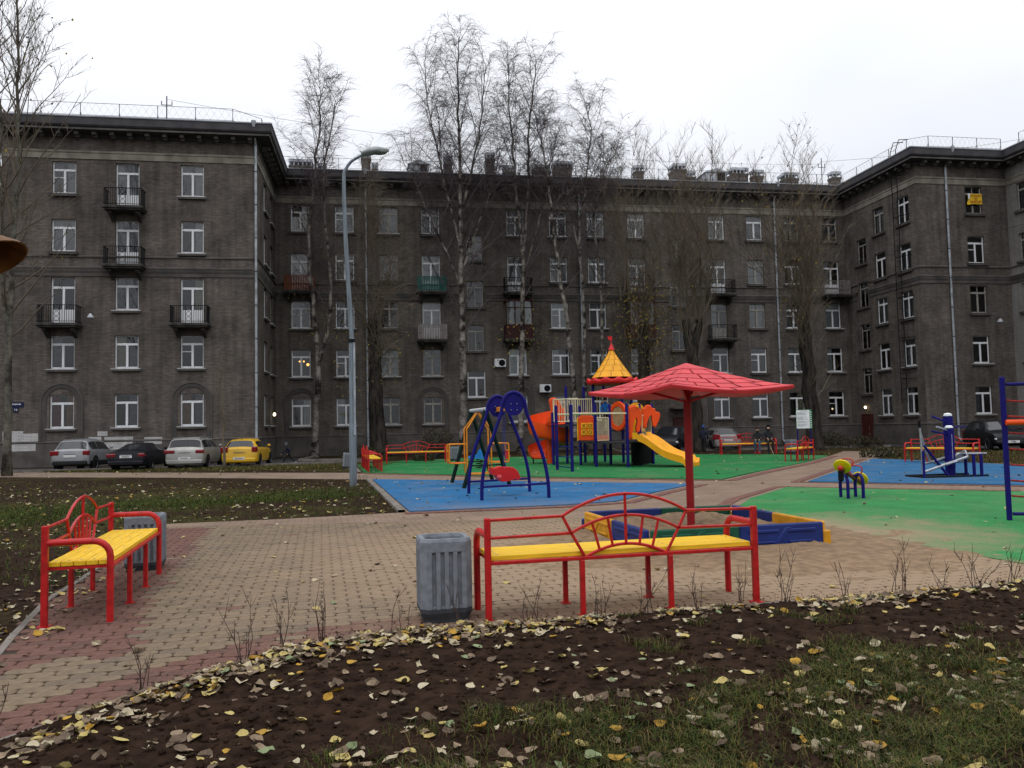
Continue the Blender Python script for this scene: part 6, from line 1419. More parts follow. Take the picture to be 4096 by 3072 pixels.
SED = [(-2.28, .26, .60, .64, .74, .60), (-2.22, .22, .84, .87, .80, .64), (-1.75, .19, .88, .93, .83, .66), (-.95, .19, .88, 1.20, .83, .55), (-.6, .19, .88, 1.25, .83, .56), (-.1, .19, .87, 1.27, .83, .56), (.35, .19, .86, 1.19, .83, .54), (1.10, .19, .84, .88, .82, .64), (1.80, .20, .76, .80, .80, .60), (2.15, .24, .62, .66, .74, .5), (2.22, .28, .52, .54, .68, .45)]
IW = (2, 3, 6, 7, 3, 6)
PK = 'cars parked nose-in along the left wing'
car('silver compact crossover with black lower bumper, leftmost of the parked cars', (-22.1, 41.6, .0), 7, SUV, IW, paint('silver_paint', (.27, .275, .285), .35), (-1.25, 1.28), .335, .72, None, '', '', PK, low=.40, tailz=(.74, .98), tail_w=.24)
car('black saloon parked between the two silver cars', (-19.0, 41.1, .0), 7, SED, IW, mk('black_paint', (.006, .006, .010), .35, .1, 2, spec=.25), (-1.35, 1.35), .30, .66, None, 'Х906ЕУ', '', PK, tailz=(.62, .80), tail_w=.26)
car('silver people carrier with roof rails beside the yellow hatchback', (-16.5, 41.8, .0), 7, MPV, IW, paint('silver_beige_paint', (.33, .325, .30), .3), (-1.35, 1.38), .315, .50, None, 'О072КА', '', PK, roofrail=True, tailz=(.72, .90), tail_w=.32)
car('yellow three-door hatchback at the corner of the left wing', (-14.05, 42.5, .0), 6, HAT, IW, paint('yellow_paint', (.62, .36, .015), .0), (-1.20, 1.25), .30, .42, None, 'О077КО', '', PK, tailz=(.70, .98), tail_w=.22)
PR = 'cars parked by the back entrance'
car('dark car facing the yard behind the slide', (10.15, 51.8, .0), 158, SUV, IW, mk('dark_grey_paint', (.010, .010, .014), .35, .1, 2, spec=.3), (-1.25, 1.28), .335, None, .5, '', '', PR)
car('grey hatchback seen from behind left of the seated people', (13.2, 52.0, .0), 6, HAT, IW, paint('grey_beige_paint', (.20, .185, .18), .3), (-1.20, 1.25), .30, .62, None, '', '', PR, tailz=(.66, .98), tail_w=.24)
car('black car by the right wing behind the climbing frame', (25.6, 42.6, .0), 170, SUV, IW, mk('black_paint_b', (.006, .006, .008), .35, .1, 2, spec=.25), (-1.25, 1.28), .335, None, .45, '', 'Т482', None)
# ------------------------------------------------------------------ people
def person(label, loc, rz, J, cloth, sc=1.0, hat=None, hood=None):
    """J: joints in metres, facing -y. one skinned body; cloth: materials for coat, trousers, shoe, skin"""
    names = list(J); idx = {n: i for i, n in enumerate(names)}
    E_ = [('pelvis', 'waist'), ('waist', 'chest'), ('chest', 'neck'), ('neck', 'head'), ('head', 'crown')]
    for s in 'LR': E_ += [('chest', 'sh' + s), ('sh' + s, 'el' + s), ('el' + s, 'wr' + s), ('wr' + s, 'hd' + s), ('pelvis', 'hip' + s), ('hip' + s, 'kn' + s), ('kn' + s, 'an' + s), ('an' + s, 'toe' + s)]
    Rr = dict(pelvis=.135, waist=.13, chest=.145, neck=.055, head=.092, crown=.075, sh=.075, el=.056, wr=.042, hd=.036, hip=.095, kn=.066, an=.046, toe=.042)
    me = bpy.data.meshes.new('body'); me.from_pydata([J[n] for n in names], [(idx[a], idx[b]) for a, b in E_], [])
    ob = bpy.data.objects.new('tmp', me); COL.objects.link(ob); md = ob.modifiers.new('s', 'SKIN'); md.use_smooth_shade = True; md.branch_smoothing = .6
    for n in names:
        r = Rr.get(n) or Rr[n[:-1]]; v = me.skin_vertices[0].data[idx[n]]; v.radius = (r * 1.08, r * 1.0); v.use_root = (n == 'pelvis')
    ob.modifiers.new('u', 'SUBSURF').levels = 2
    dg = bpy.context.evaluated_depsgraph_get(); bm_me = bpy.data.meshes.new_from_object(ob.evaluated_get(dg)); bpy.data.objects.remove(ob)
    bm = bmesh.new(); bm.from_mesh(bm_me)
    segs = [(Vector(J[a]), Vector(J[b]), a, b) for a, b in E_]
    for f in bm.faces:
        c = f.calc_center_median(); best = (9, None)
        for A_, B_, a, b in segs:
            d = B_ - A_; t = max(0, min(1, (c - A_).dot(d) / max(1e-9, d.length_squared))); dist = (A_ + d * t - c).length - (Rr.get(a) or Rr[a[:-1]]) * .8
            if dist < best[0]: best = (dist, (a, b, t))
        a, b, t = best[1]
        if b in ('head', 'crown'): mi = 3
        elif b.startswith('hd'): mi = 3
        elif b.startswith('toe') or (b.startswith('an') and t > .88): mi = 2
        elif b.startswith('kn') or b.startswith('an') or b.startswith('hip'): mi = 1 if (c.z < J['pelvis'][2] - .06 or b.startswith('kn') or b.startswith('an')) else 0
        else: mi = 0
        f.material_index = mi; f.smooth = True
    # fingers: five short tapered chains rooted in each palm
    for s in 'LR':
        h = Vector(J['hd' + s]); d = (h - Vector(J['wr' + s])).normalized(); side = d.cross(Vector((0, 1, 0))); side = side.normalized() if side.length > .1 else Vector((1, 0, 0)); dn = d.cross(side)
        for k in range(5):
            ln = (.045, .075, .082, .076, .06)[k]; b0 = h + side * ((k - 2) * .016); dd_ = d if k else (d * .5 + side * -.9).normalized(); q = MB(); q.tube([b0, b0 + dd_ * ln * .6, b0 + dd_ * ln + dn * .02], .009, 6, True, 3, [.010, .009, .007])
            vs = [bm.verts.new(v) for v in q.v]
            for f_ in q.f: nf = bm.faces.new([vs[i] for i in f_]); nf.material_index = 3; nf.smooth = True
    # face: nose and brow
    hd, ck_ = Vector(J['head']), Vector(J['crown']); q = MB(); fy = Vector((0, -1, 0)); q.sphere(tuple(hd + fy * .098 + Vector((0, 0, -.005))), .018, 6, 4, 3, sc=(.8, 1, 1.4))
    for sx in (-1, 1): q.sphere(tuple(hd + fy * .082 + Vector((sx * .033, 0, .022))), .011, 6, 4, 4); q.sphere(tuple(hd + Vector((sx * .094, 0, 0))), .02, 6, 4, 3, sc=(.5, 1, 1.4))
    q.sphere(tuple(hd + fy * .088 + Vector((0, 0, -.045))), .018, 6, 4, 5, sc=(1.3, .5, .4))
    vs = [bm.verts.new(v) for v in q.v]
    for f_, mi in zip(q.f, q.m):
        nf = bm.faces.new([vs[i] for i in f_]); nf.material_index = mi; nf.smooth = True
    out = bpy.data.meshes.new('body'); bm.to_mesh(out); bm.free()
    for m_ in list(cloth) + [BK, LIP]: out.materials.append(m_)
    o = bpy.data.objects.new('person', None); COL.objects.link(o); o.location = loc; o.rotation_euler = (0, 0, R_(rz)); o.scale = (sc,) * 3; tag(o, label, 'person')
    put('body', out, o)
    top = (hd + ck_) / 2
    if hat:
        q = MB(); q.sphere(tuple(top + Vector((0, .01, .03))), .122, 14, 8, sc=(.95, 1.02, .95)); bmq = bmesh.new(); mq = q.mesh('hat', hat, 'all'); bmq.from_mesh(mq); bmesh.ops.bisect_plane(bmq, geom=bmq.verts[:] + bmq.edges[:] + bmq.faces[:], plane_co=top + Vector((0, 0, .0)), plane_no=(0, -.25, -1), clear_outer=True); bmq.to_mesh(mq); bmq.free(); put('hat', mq, o)
        q = MB(); q.sphere(tuple(top + Vector((0, .01, .155))), .03, 8, 5); q.build('hat_pompom', hat, o, True)
    if hood:
        q = MB(); q.sphere(tuple(top + Vector((0, .03, .0))), .142, 14, 10, sc=(.95, 1.0, 1.12)); bmq = bmesh.new(); mq = q.mesh('hood', hood, 'all'); bmq.from_mesh(mq); bmesh.ops.bisect_plane(bmq, geom=bmq.verts[:] + bmq.edges[:] + bmq.faces[:], plane_co=top + Vector((0, -.055, 0)), plane_no=(0, -1, .2), clear_outer=True); bmq.to_mesh(mq); bmq.free(); put('hood', mq, o)
    return o
LIP = mk('lips', (.30, .10, .08), .6, .1, 5); SKIN = mk('skin', (.46, .29, .21), .55, .08, 12)
def cl(n, c, b=.25): return mk(n, c, .85, .2, 9, b, 40)
def standing(h=1.7, stride=0.0, lean=0.0, arms=.12, bendarm=.1):
    k = h / 1.7; J = dict(pelvis=(0, 0, .93), waist=(0, lean * .25, 1.08), chest=(0, lean * .6, 1.32), neck=(0, lean * .9, 1.47), head=(0, lean * 1.05 - .01, 1.59), crown=(0, lean * 1.1, 1.66))
    for s, g in (('L', 1), ('R', -1)):
        st_ = stride * g
        J['sh' + s] = (g * .18, lean * .7, 1.38); J['el' + s] = (g * (.2 + arms), lean * .5 + st_ * .5 + .03, 1.11); J['wr' + s] = (g * (.17 + arms), lean * .4 + st_ * .6 - bendarm, .90); J['hd' + s] = (g * (.16 + arms), lean * .4 + st_ * .6 - bendarm - .03, .82)
        J['hip' + s] = (g * .09, 0, .88); J['kn' + s] = (g * .10, -st_ * .55 - abs(stride) * .12, .48); J['an' + s] = (g * .10, -st_ * 1.05 + (abs(stride) * .35 if st_ < 0 else 0), .08 + (abs(stride) * .35 if st_ < 0 else 0)); J['toe' + s] = (g * .11, J['an' + s][1] - .15, .045 + (abs(stride) * .2 if st_ < 0 else 0))
    return {n: tuple(q * k for q in p) for n, p in J.items()}
def sitting(seat=.60, knee=.48, reach=.30, cane=False):
    J = dict(pelvis=(0, .06, seat + .12), waist=(0, .10, seat + .27), chest=(0, .08, seat + .50), neck=(0, .03, seat + .64), head=(0, -.01, seat + .76), crown=(0, 0, seat + .83))
    for s, g in (('L', 1), ('R', -1)):
        J['sh' + s] = (g * .18, .07, seat + .55); J['el' + s] = (g * .27, .0, seat + .30); J['wr' + s] = (g * .14, -.22, seat + .20); J['hd' + s] = (g * .09, -.27, seat + .19)
        J['hip' + s] = (g * .10, .02, seat + .10); J['kn' + s] = (g * .12, -.42, seat + .06); J['an' + s] = (g * .12, -.45 - (reach - .3 if s == 'L' else 0), .09); J['toe' + s] = (g * .14, -.60 - (reach - .3 if s == 'L' else 0), .045)
    return J
NAVY = cl('navy_coat', (.012, .014, .035)); BLK = cl('black_trousers', (.010, .010, .012)); GREYC = cl('charcoal_coat', (.022, .024, .028)); JEAN = cl('blue_jeans', (.035, .065, .10)); PUFF = cl('blue_puffer', (.012, .13, .42)); WSH = cl('pale_shoes', (.42, .42, .42)); RSH = cl('red_shoes', (.28, .015, .03)); TEALH = cl('grey_teal_hat', (.09, .13, .14)); BRH = cl('brown_hat', (.045, .018, .018)); BLH = cl('bright_blue_hat', (.03, .07, .26)); REDL = cl('red_lining', (.35, .02, .03))
person('child in dark coat and grey hat running along the road by the yellow car', (-11.75, 41.9, .012), -78, standing(1.7, .42, -.16, .02, .22), (NAVY, BLK, WSH, SKIN), .66, TEALH)
pc = person('child in bright blue puffer jacket standing on the castle platform', (4.16, 35.95, 1.505), 12, standing(1.7, .05, -.03, .06, .12), (PUFF, BLK, BLK, SKIN), .82, BLK)
q = MB(); q.tube([(.13 * math.cos(a), .02 + .10 * math.sin(a), 1.47 - .03 * math.sin(a)) for a in [R_(20 * i) for i in range(10)]], .035, 8); q.build('hood_lining', REDL, pc, True)
person('adult in navy coat and bright blue hat standing beside the grey hatchback', (11.3, 47.6, .0), 150, standing(1.7, .05, -.03, .05, .15), (NAVY, BLK, BLK, SKIN), .92, BLH)
person('seated person in dark jacket, blue jeans and red shoes, left one on the bench', (13.02, 42.72, .03), -20, sitting(.60, reach=.55), (GREYC, JEAN, RSH, SKIN), .95, BRH)
person('seated person in hooded charcoal coat holding a wooden cane on the bench', (13.58, 42.66, .03), -4, sitting(.60), (GREYC, BLK, BLK, SKIN), 1.0, None, GREYC)
m_ = MB(); m_.tube([(13.47, 42.38, .83), (13.52, 42.25, .45), (13.62, 42.05, .04)], .016, 7); m_.tube(smooth_path([(13.47, 42.38, .83), (13.46, 42.42, .87), (13.43, 42.48, .86), (13.42, 42.50, .82)], 3), .015, 6); tag(m_.build('walking_cane', mk('pale_wood', (.42, .25, .13), .6, .1, 8), None, True), 'pale wooden walking cane held by the hooded seated person', 'cane')
# ------------------------------------------------------------------ trees
BIRCH = bpy.data.materials.new('birch_bark'); BIRCH.use_nodes = True
def bark(m, base, dark, sx, sz, lo, hi):
    t = m.node_tree; b = t.nodes['Principled BSDF']; b.inputs['Roughness'].default_value = .9; b.inputs['Specular IOR Level'].default_value = .05
    P = t.nodes.new('ShaderNodeTexCoord'); mp_ = t.nodes.new('ShaderNodeMapping'); mp_.inputs['Scale'].default_value = (sx, sx, sz); t.links.new(P.outputs['Object'], mp_.inputs[0])
    n = t.nodes.new('ShaderNodeTexNoise'); n.inputs['Scale'].default_value = 1; n.inputs['Detail'].default_value = 6; n.inputs['Roughness'].default_value = .7; t.links.new(mp_.outputs[0], n.inputs['Vector'])
    r = t.nodes.new('ShaderNodeValToRGB'); e = r.color_ramp.elements; e[0].position = lo; e[0].color = tuple(dark) + (1,); e[1].position = hi; e[1].color = tuple(base) + (1,); t.links.new(n.outputs['Fac'], r.inputs[0]); t.links.new(r.outputs[0], b.inputs['Base Color'])
    bp = t.nodes.new('ShaderNodeBump'); bp.inputs['Strength'].default_value = .6; bp.inputs['Distance'].default_value = .05; t.links.new(n.outputs['Fac'], bp.inputs['Height']); t.links.new(bp.outputs[0], b.inputs['Normal'])
    return m
bark(BIRCH, (.27, .24, .21), (.022, .018, .016), 1.1, 1.5, .42, .60)
POPL = bark(bpy.data.materials.new('poplar_bark') if False else mk('poplar_bark', (.05, .04, .03), .9, 0), (.050, .042, .034), (.010, .009, .008), 5, .9, .38, .62)
YOUNG = bark(mk('young_poplar_bark', (.05, .04, .03), .9, 0), (.16, .15, .12), (.04, .035, .03), 2, 1.5, .40, .62)
TW_B = mk('birch_twigs', (.095, .074, .076), .9, 0); TW_P = mk('poplar_twigs', (.125, .097, .070), .9, 0)
YL = [mk('last_leaf_ochre', (.28, .19, .03), .8, 0), mk('last_leaf_brown', (.10, .060, .025), .8, 0), mk('last_leaf_olive', (.12, .11, .02), .8, 0)]
def lerp_path(path, t):
    k = t * (len(path) - 1); i = min(int(k), len(path) - 2); return path[i].lerp(path[i + 1], k - i), (path[i + 1] - path[i]).normalized()
class TwigBuf:
    """fast batch of thin three-sided tubes"""
    def __init__(s): s.v = []; s.f = []
    def add(s, pts, r0, r1):
        k = len(pts); o = len(s.v); d = pts[-1] - pts[0]; a = d.cross(Vector((.31, .95, .1)))
        if a.length < 1e-6: a = Vector((1, 0, 0))
        a.normalize(); b = d.cross(a).normalized()
        for i, p in enumerate(pts):
            r = r0 + (r1 - r0) * i / (k - 1)
            s.v.append(p + a * r); s.v.append(p - a * (r * .5) + b * (r * .87)); s.v.append(p - a * (r * .5) - b * (r * .87))
        for i in range(k - 1):
            q = o + i * 3
            s.f += [(q, q + 1, q + 4, q + 3), (q + 1, q + 2, q + 5, q + 4), (q + 2, q, q + 3, q + 5)]
def tree(name, label, stems, bark_m, twig_m, seed, limbs=50, t0=.35, Lmax=4.0, ang=32, nsub=8, ntw=6, droop=.6, twl=(.5, 1.1), fall=.75, leaves_n=0, leaf_zone=None, r_limb=.05, group=None, shoots=None, rtw=.007, up=.0, lowk=.35):
    r = random.Random(seed); P0 = Vector(stems[0][0][0]); o = empty(name, tuple(P0), 0, label, 'tree', group); tk = MB(); tb_ = TwigBuf(); tips = []
    S2 = []
    for pts, ra, rb in stems:
        sp = smooth_path([Vector(p) - P0 for p in pts], 4); n = len(sp); sp = [p + Vector((r.uniform(-1, 1), r.uniform(-1, 1), 0)) * (.03 + .1 * min(1, i / n)) if 0 < i < n - 1 else p for i, p in enumerate(sp)]
        rad = [ra + (rb - ra) * (i / (n - 1)) ** .8 for i in range(n)]
        if pts[0][2] < 1: rad[0] *= 1.5; rad[1] *= 1.12
        tk.tube(sp, 0, 9, True, 0, rad); S2.append((sp, rad, pts))
    tk.build('trunk', bark_m, o, 'all')
    tot = sum((s[0][-1] - s[0][0]).length for s in S2)
    def limb(p, d, L_, rl):
        pts = [p]; dr_ = d.copy(); c = 5
        for i in range(c):
            dr_ = (dr_ + Vector((r.gauss(0, .10), r.gauss(0, .10), up * .10 + r.gauss(.03, .06)))).normalized(); pts.append(pts[-1] + dr_ * (L_ / c))
        tb_.add(pts, rl, .010)
        lo_k = lowk if p.z < 15.5 else 1.0; ns_ = max(2, int(nsub * lo_k * L_ / Lmax + .5)); nt_ = max(2, int(ntw * (.45 + .55 * L_ / Lmax) * (min(1, lowk * 1.4) if p.z < 15.5 else 1)))
        for j in range(ns_):
            t = .22 + .78 * (j + r.random()) / ns_; q, dq = lerp_path(pts, min(t, .999)); az = r.uniform(0, 6.283)
            sd = (dq * .9 + Vector((math.cos(az), math.sin(az), r.uniform(-.1, .7))) * .75).normalized(); sl = L_ * r.uniform(.18, .38) * (1.15 - t * .5); sp_ = [q]
            for i in range(3): sd = (sd + Vector((r.gauss(0, .14), r.gauss(0, .14), up * .12 - droop * .16 * i))).normalized(); sp_.append(sp_[-1] + sd * (sl / 3))
            tb_.add(sp_, .014 if rl > .03 else .009, .006)
            for k in range(nt_):
                q2, d2 = lerp_path(sp_, r.uniform(.15, .999)); az = r.uniform(0, 6.283); td = (d2 * .7 + Vector((math.cos(az), math.sin(az), r.uniform(-.3, .5) + up)) * .7 - Vector((0, 0, droop * .35))).normalized(); tl_ = r.uniform(*twl); m1 = q2 + td * tl_ * .5; e = m1 + (td - Vector((0, 0, droop))).normalized() * tl_ * .5
                tb_.add([q2, m1, e], rtw, rtw * .55); tips.append(e)
    for si, (sp, rad, pts) in enumerate(S2):
        ln = (sp[-1] - sp[0]).length; nl = max(4, int(limbs * ln / tot)); tmin = t0 if pts[0][2] < 1 else .06
        for i in range(nl):
            t = tmin + (1 - tmin) * ((i + r.random()) / nl); p, dq = lerp_path(sp, min(t, .999)); az = 2.4 * i + r.uniform(-.5, .5); th = R_(ang * r.uniform(.75, 1.35)) * (1.15 - .35 * t)
            d = (Vector((math.cos(az) * math.sin(th), math.sin(az) * math.sin(th), math.cos(th))) + dq * .3).normalized(); L_ = Lmax * r.uniform(.65, 1.1) * (1 - fall * (max(0, (t - tmin) / (1 - tmin))) ** 1.3)
            limb(p, d, L_, max(.012, r_limb * (1.1 - t * .7)))
    if shoots:   # tufts of upright shoots from pollard heads
        for (c, n_, L0, L1, sprd) in shoots:
            c = Vector(c) - P0
            for i in range(n_):
                az = r.uniform(0, 6.283); th = abs(r.gauss(0, sprd)); d = Vector((math.cos(az) * math.sin(th), math.sin(az) * math.sin(th), math.cos(th))); limb(c + Vector((r.uniform(-.35, .35), r.uniform(-.35, .35), r.uniform(-1.2, .3))), d, r.uniform(L0, L1) * (1 - .35 * min(1, th)), .038)
    me = bpy.data.meshes.new('crown'); me.from_pydata([tuple(v) for v in tb_.v], [], tb_.f); me.materials.append(twig_m); put('crown', me, o)
    if leaves_n:
        lb = MB(); 
        for i in range(leaves_n):
            if leaf_zone: cx, cy, cz, rx, rzz = leaf_zone; p = Vector((cx, cy, cz)) - P0 + Vector((r.gauss(0, rx), r.gauss(0, rx), r.gauss(0, rzz)))
            else: p = r.choice(tips) + Vector((r.uniform(-.2, .2), r.uniform(-.2, .2), r.uniform(-.3, .1)))
            s_ = r.uniform(.04, .085); e_ = Euler((r.uniform(0, 6), r.uniform(0, 6), r.uniform(0, 6))).to_matrix(); lb.add([tuple(p + e_ @ Vector(q)) for q in ((-s_, 0, 0), (0, -s_ * .7, .01), (s_, 0, 0), (0, s_ * .7, .01))], [(0, 1, 2, 3)], r.randrange(3))
        lv = lb.build('last_leaves', YL, o); lv['kind'] = 'stuff'
    return o
BG = 'bare trees in front of the central facade'
tree('birch_tree', 'forked birch with pale bark left of the lamp post', [([(-13.4, 54, -.05), (-13.26, 54, 2.74), (-13.11, 54, 6.18), (-13.42, 54, 10.61), (-13.64, 54, 14.76), (-13.36, 54, 18.61), (-12.95, 54, 22.49), (-12.86, 54, 25.5)], .27, .03), ([(-13.11, 54, 6.18), (-12.3, 53.8, 9.01), (-12.15, 53.7, 12.18), (-12.44, 53.7, 15.38), (-12.6, 53.7, 18.59), (-12.2, 53.7, 21.83), (-11.7, 53.7, 24.4)], .16, .03)], BIRCH, TW_B, 1, 76, .42, 4.6, 40, 10, 12, .45, (.5, 1.2), .45, leaves_n=160, leaf_zone=(-13.0, 54, 9.0, 1.2, 1.0), group=BG)
tree('birch_tree', 'tallest birch rising far above the roof left of the castle', [([(-3.43, 54.5, -.1), (-3.33, 54.5, 4.12), (-3.34, 54.5, 8.88), (-3.32, 54.5, 13.37), (-3.28, 54.5, 17.57), (-3.37, 54.5, 21.82), (-3.37, 54.5, 25.4), (-3.22, 54.5, 29.0)], .31, .025), ([(-3.31, 54.5, 13.95), (-4.12, 54.7, 17.5), (-4.93, 54.9, 21.2), (-5.5, 55, 24.6), (-5.75, 55, 27.6)], .11, .02), ([(-3.28, 54.5, 16.57), (-2.37, 54.2, 19.8), (-1.66, 54, 23.4), (-1.3, 54, 26.8)], .12, .02), ([(-3.3, 54.5, 11.5), (-4.6, 54, 14.5), (-5.9, 53.6, 17.6), (-6.6, 53.4, 20.2)], .09, .02), ([(-3.3, 54.5, 12.5), (-2.2, 55, 15.6), (-1.2, 55.3, 18.4), (-.5, 55.4, 21.0)], .09, .02)], BIRCH, TW_B, 2, 130, .26, 5.4, 40, 11, 16, .85, (.6, 1.6), .55, group=BG, r_limb=.05, rtw=.006)
tree('birch_tree', 'birch with twin stems right of the tallest birch', [([(.5, 55, -.1), (.69, 55, 5.65), (.83, 55, 10.47), (.95, 55, 13.39), (.64, 55, 16.98), (.4, 55, 20.93), (.21, 55, 24.24), (.16, 55, 27.6)], .22, .025), ([(.95, 55, 13.39), (1.38, 55, 17.95), (1.53, 55, 21.9), (1.86, 55, 25.21), (2.19, 55, 27.6)], .14, .025), ([(.9, 55, 12), (2.0, 54.8, 15.5), (2.9, 54.6, 19), (3.4, 54.5, 22.2)], .09, .02)], BIRCH, TW_B, 3, 104, .28, 4.4, 36, 10, 15, .7, (.5, 1.4), .55, leaves_n=260, leaf_zone=(1.0, 54.8, 8.0, 1.1, 1.2), group=BG, r_limb=.045, rtw=.006)
tree('birch_tree', 'birch with slender pale trunk leaning left above the castle', [([(4.12, 53.5, -.1), (4.14, 53.5, 3.92), (3.87, 53.5, 7.97), (3.34, 53.5, 12.07), (2.93, 53.5, 15.88), (2.63, 53.5, 19.07), (2.31, 53.5, 21.33), (2.0, 53.5, 23.0)], .19, .03)], BIRCH, TW_B, 4, 44, .36, 4.2, 48, 9, 11, .55, (.5, 1.2), .4, group=BG)
tree('birch_tree', 'slim birch just right of the leaning birch', [([(4.93, 54.5, -.1), (4.97, 54.5, 6.16), (4.99, 54.5, 11.91), (4.8, 54.5, 14.49), (5.27, 54.5, 17.72), (5.79, 54.5, 21.62), (5.63, 54.5, 24.0)], .15, .025), ([(4.9, 54.5, 13.5), (4.3, 54.3, 16.5), (3.9, 54.2, 19.2)], .07, .02)], BIRCH, TW_B, 5, 48, .40, 4.0, 48, 9, 11, .7, (.5, 1.3), .4, group=BG)
tree('birch_tree', 'low rounded birch behind the cone roof of the castle', [([(6.24, 55, -.1), (6.3, 55, 5.54), (6.28, 55, 11.65), (5.9, 55, 15.56), (6.4, 55, 18.0), (7.0, 55, 20.0)], .16, .03)], BIRCH, TW_B, 6, 50, .34, 4.4, 50, 10, 11, .45, (.5, 1.1), .35, group=BG, leaves_n=200)
tree('poplar_tree', 'thick pollarded poplar with drooping shoots right of the lamp post', [([(-8.84, 53, -.06), (-8.96, 53, 2.64), (-9.03, 53, 5.1), (-9.1, 53, 7.2), (-9.17, 53, 9.1)], .62, .32)], POPL, TW_P, 7, 14, .45, 3.6, 62, 7, 6, .6, (.4, 1.0), .3, group=BG, shoots=[((-9.15, 53, 9.0), 20, 4.5, 8.5, .42), ((-9.1, 53, 7.0), 14, 2.5, 4.5, .9), ((-9.2, 53, 13), 10, 5, 9, .22)], leaves_n=260, leaf_zone=(-9.0, 53, 6.2, 1.6, 1.6), r_limb=.05, lowk=.9)
tree('poplar_tree', 'dark pollard thick with withered leaves behind the parasol', [([(8.6, 53.5, -.1), (8.78, 53.5, 3.82), (8.93, 53.5, 6.62), (8.95, 53.5, 8.6)], .50, .30)], POPL, TW_P, 8, 26, .35, 3.0, 42, 8, 7, .2, (.4, .9), .3, group=BG, shoots=[((8.9, 53.5, 8.5), 18, 4.0, 8.5, .34), ((7.7, 53, 11), 9, 7, 10.5, .12)], leaves_n=1500, leaf_zone=(8.9, 53.4, 8.3, 1.05, 2.0), up=.5, lowk=.6)
tree('poplar_tree', 'forked dark pollard rising behind the red parasol', [([(11.31, 50, -.1), (11.43, 50, 2.16), (11.32, 50, 5.65), (10.97, 50, 8.28)], .46, .30), ([(11.32, 50, 5.65), (11.9, 50, 8.26)], .32, .24)], POPL, TW_P, 9, 16, .45, 2.4, 40, 7, 6, .1, (.4, .9), .2, group=BG, shoots=[((10.97, 50, 8.4), 18, 4.0, 9.0, .36), ((11.9, 50, 8.4), 20, 5.0, 13.0, .22)], leaves_n=260, up=.6, lowk=.55)
tree('poplar_tree', 'big dark pollard leaning left beside the notice board', [([(18.37, 49, -.1), (18.34, 49, 2.0), (18.11, 49, 5.42), (18.03, 49, 8.28)], .52, .36)], POPL, TW_P, 10, 20, .42, 3.0, 52, 8, 7, .15, (.4, .9), .2, group=BG, shoots=[((18.03, 49, 8.4), 34, 4.5, 11.5, .36), ((18.0, 49, 7.4), 14, 2.5, 4.5, .8)], leaves_n=480, up=.5, lowk=.55)
tree('poplar_tree', 'tall bare tree at the left edge of the lawn', [([(-22.73, 36, -.1), (-22.71, 36, 6.86), (-22.46, 36, 12.81), (-22.38, 36, 16.49), (-22.51, 36, 19.76), (-22.65, 36, 25)], .17, .03), ([(-22.72, 36, 5), (-23.15, 36, 11.12), (-23.26, 36, 15.42), (-23.51, 36, 20.66), (-23.68, 36, 24)], .11, .025)], YOUNG, TW_P, 11, 100, .20, 5.6, 46, 9, 8, .15, (.4, 1.0), .45, leaves_n=260, r_limb=.05, up=.6)
tree('sapling', 'thin bare sapling between the silver people carrier and the yellow hatchback', [([(-14.12, 39.2, -.04), (-14.14, 39.2, 1.86), (-14.23, 39.2, 3.45), (-14.29, 39.2, 4.5)], .07, .012)], TW_P, TW_P, 12, 14, .25, 1.5, 34, 4, 3, .1, (.2, .4), .6, r_limb=.022, up=.4)
# ------------------------------------------------------------------ bare shrubs along the bed
STEM = mk('shrub_stem', (.075, .045, .035), .85, .25, 30)
def shrub(loc, label, seed, n=4, h=.5, group='bare young shrubs along the bed edge', cat='shrub', spread=.22):
    r = random.Random(seed); o = empty('bare_shrub', loc, 0, label, cat, group)
    for i in range(n):
        az = r.uniform(0, 6.283); d = Vector((math.cos(az) * spread, math.sin(az) * spread * .6, 1)).normalized(); L_ = h * .9 * r.uniform(.4, 1.1); p = Vector((r.uniform(-.06, .06), r.uniform(-.05, .05), -.02)); pts = [p]; m_ = MB()
        for k in range(5): d = (d + Vector((r.gauss(0, .12), r.gauss(0, .12), .06))).normalized(); pts.append(pts[-1] + d * L_ / 5)
        m_.tube(pts, 0, 5, True, 0, [.0042 - .0029 * k / 5 for k in range(6)])
        for k in range(r.randrange(2, 6)):
            q, dq = lerp_path(pts, r.uniform(.35, .95)); a2 = r.uniform(0, 6.283); t_ = (dq + Vector((math.cos(a2), math.sin(a2), .2)) * .7).normalized(); l2 = L_ * r.uniform(.12, .3); m_.tube([q, q + t_ * l2 * .5, q + t_ * l2 + Vector((0, 0, l2 * .15))], 0, 4, True, 0, [.0026, .0020, .0012])
        m_.build('stem', STEM, o)
    return o
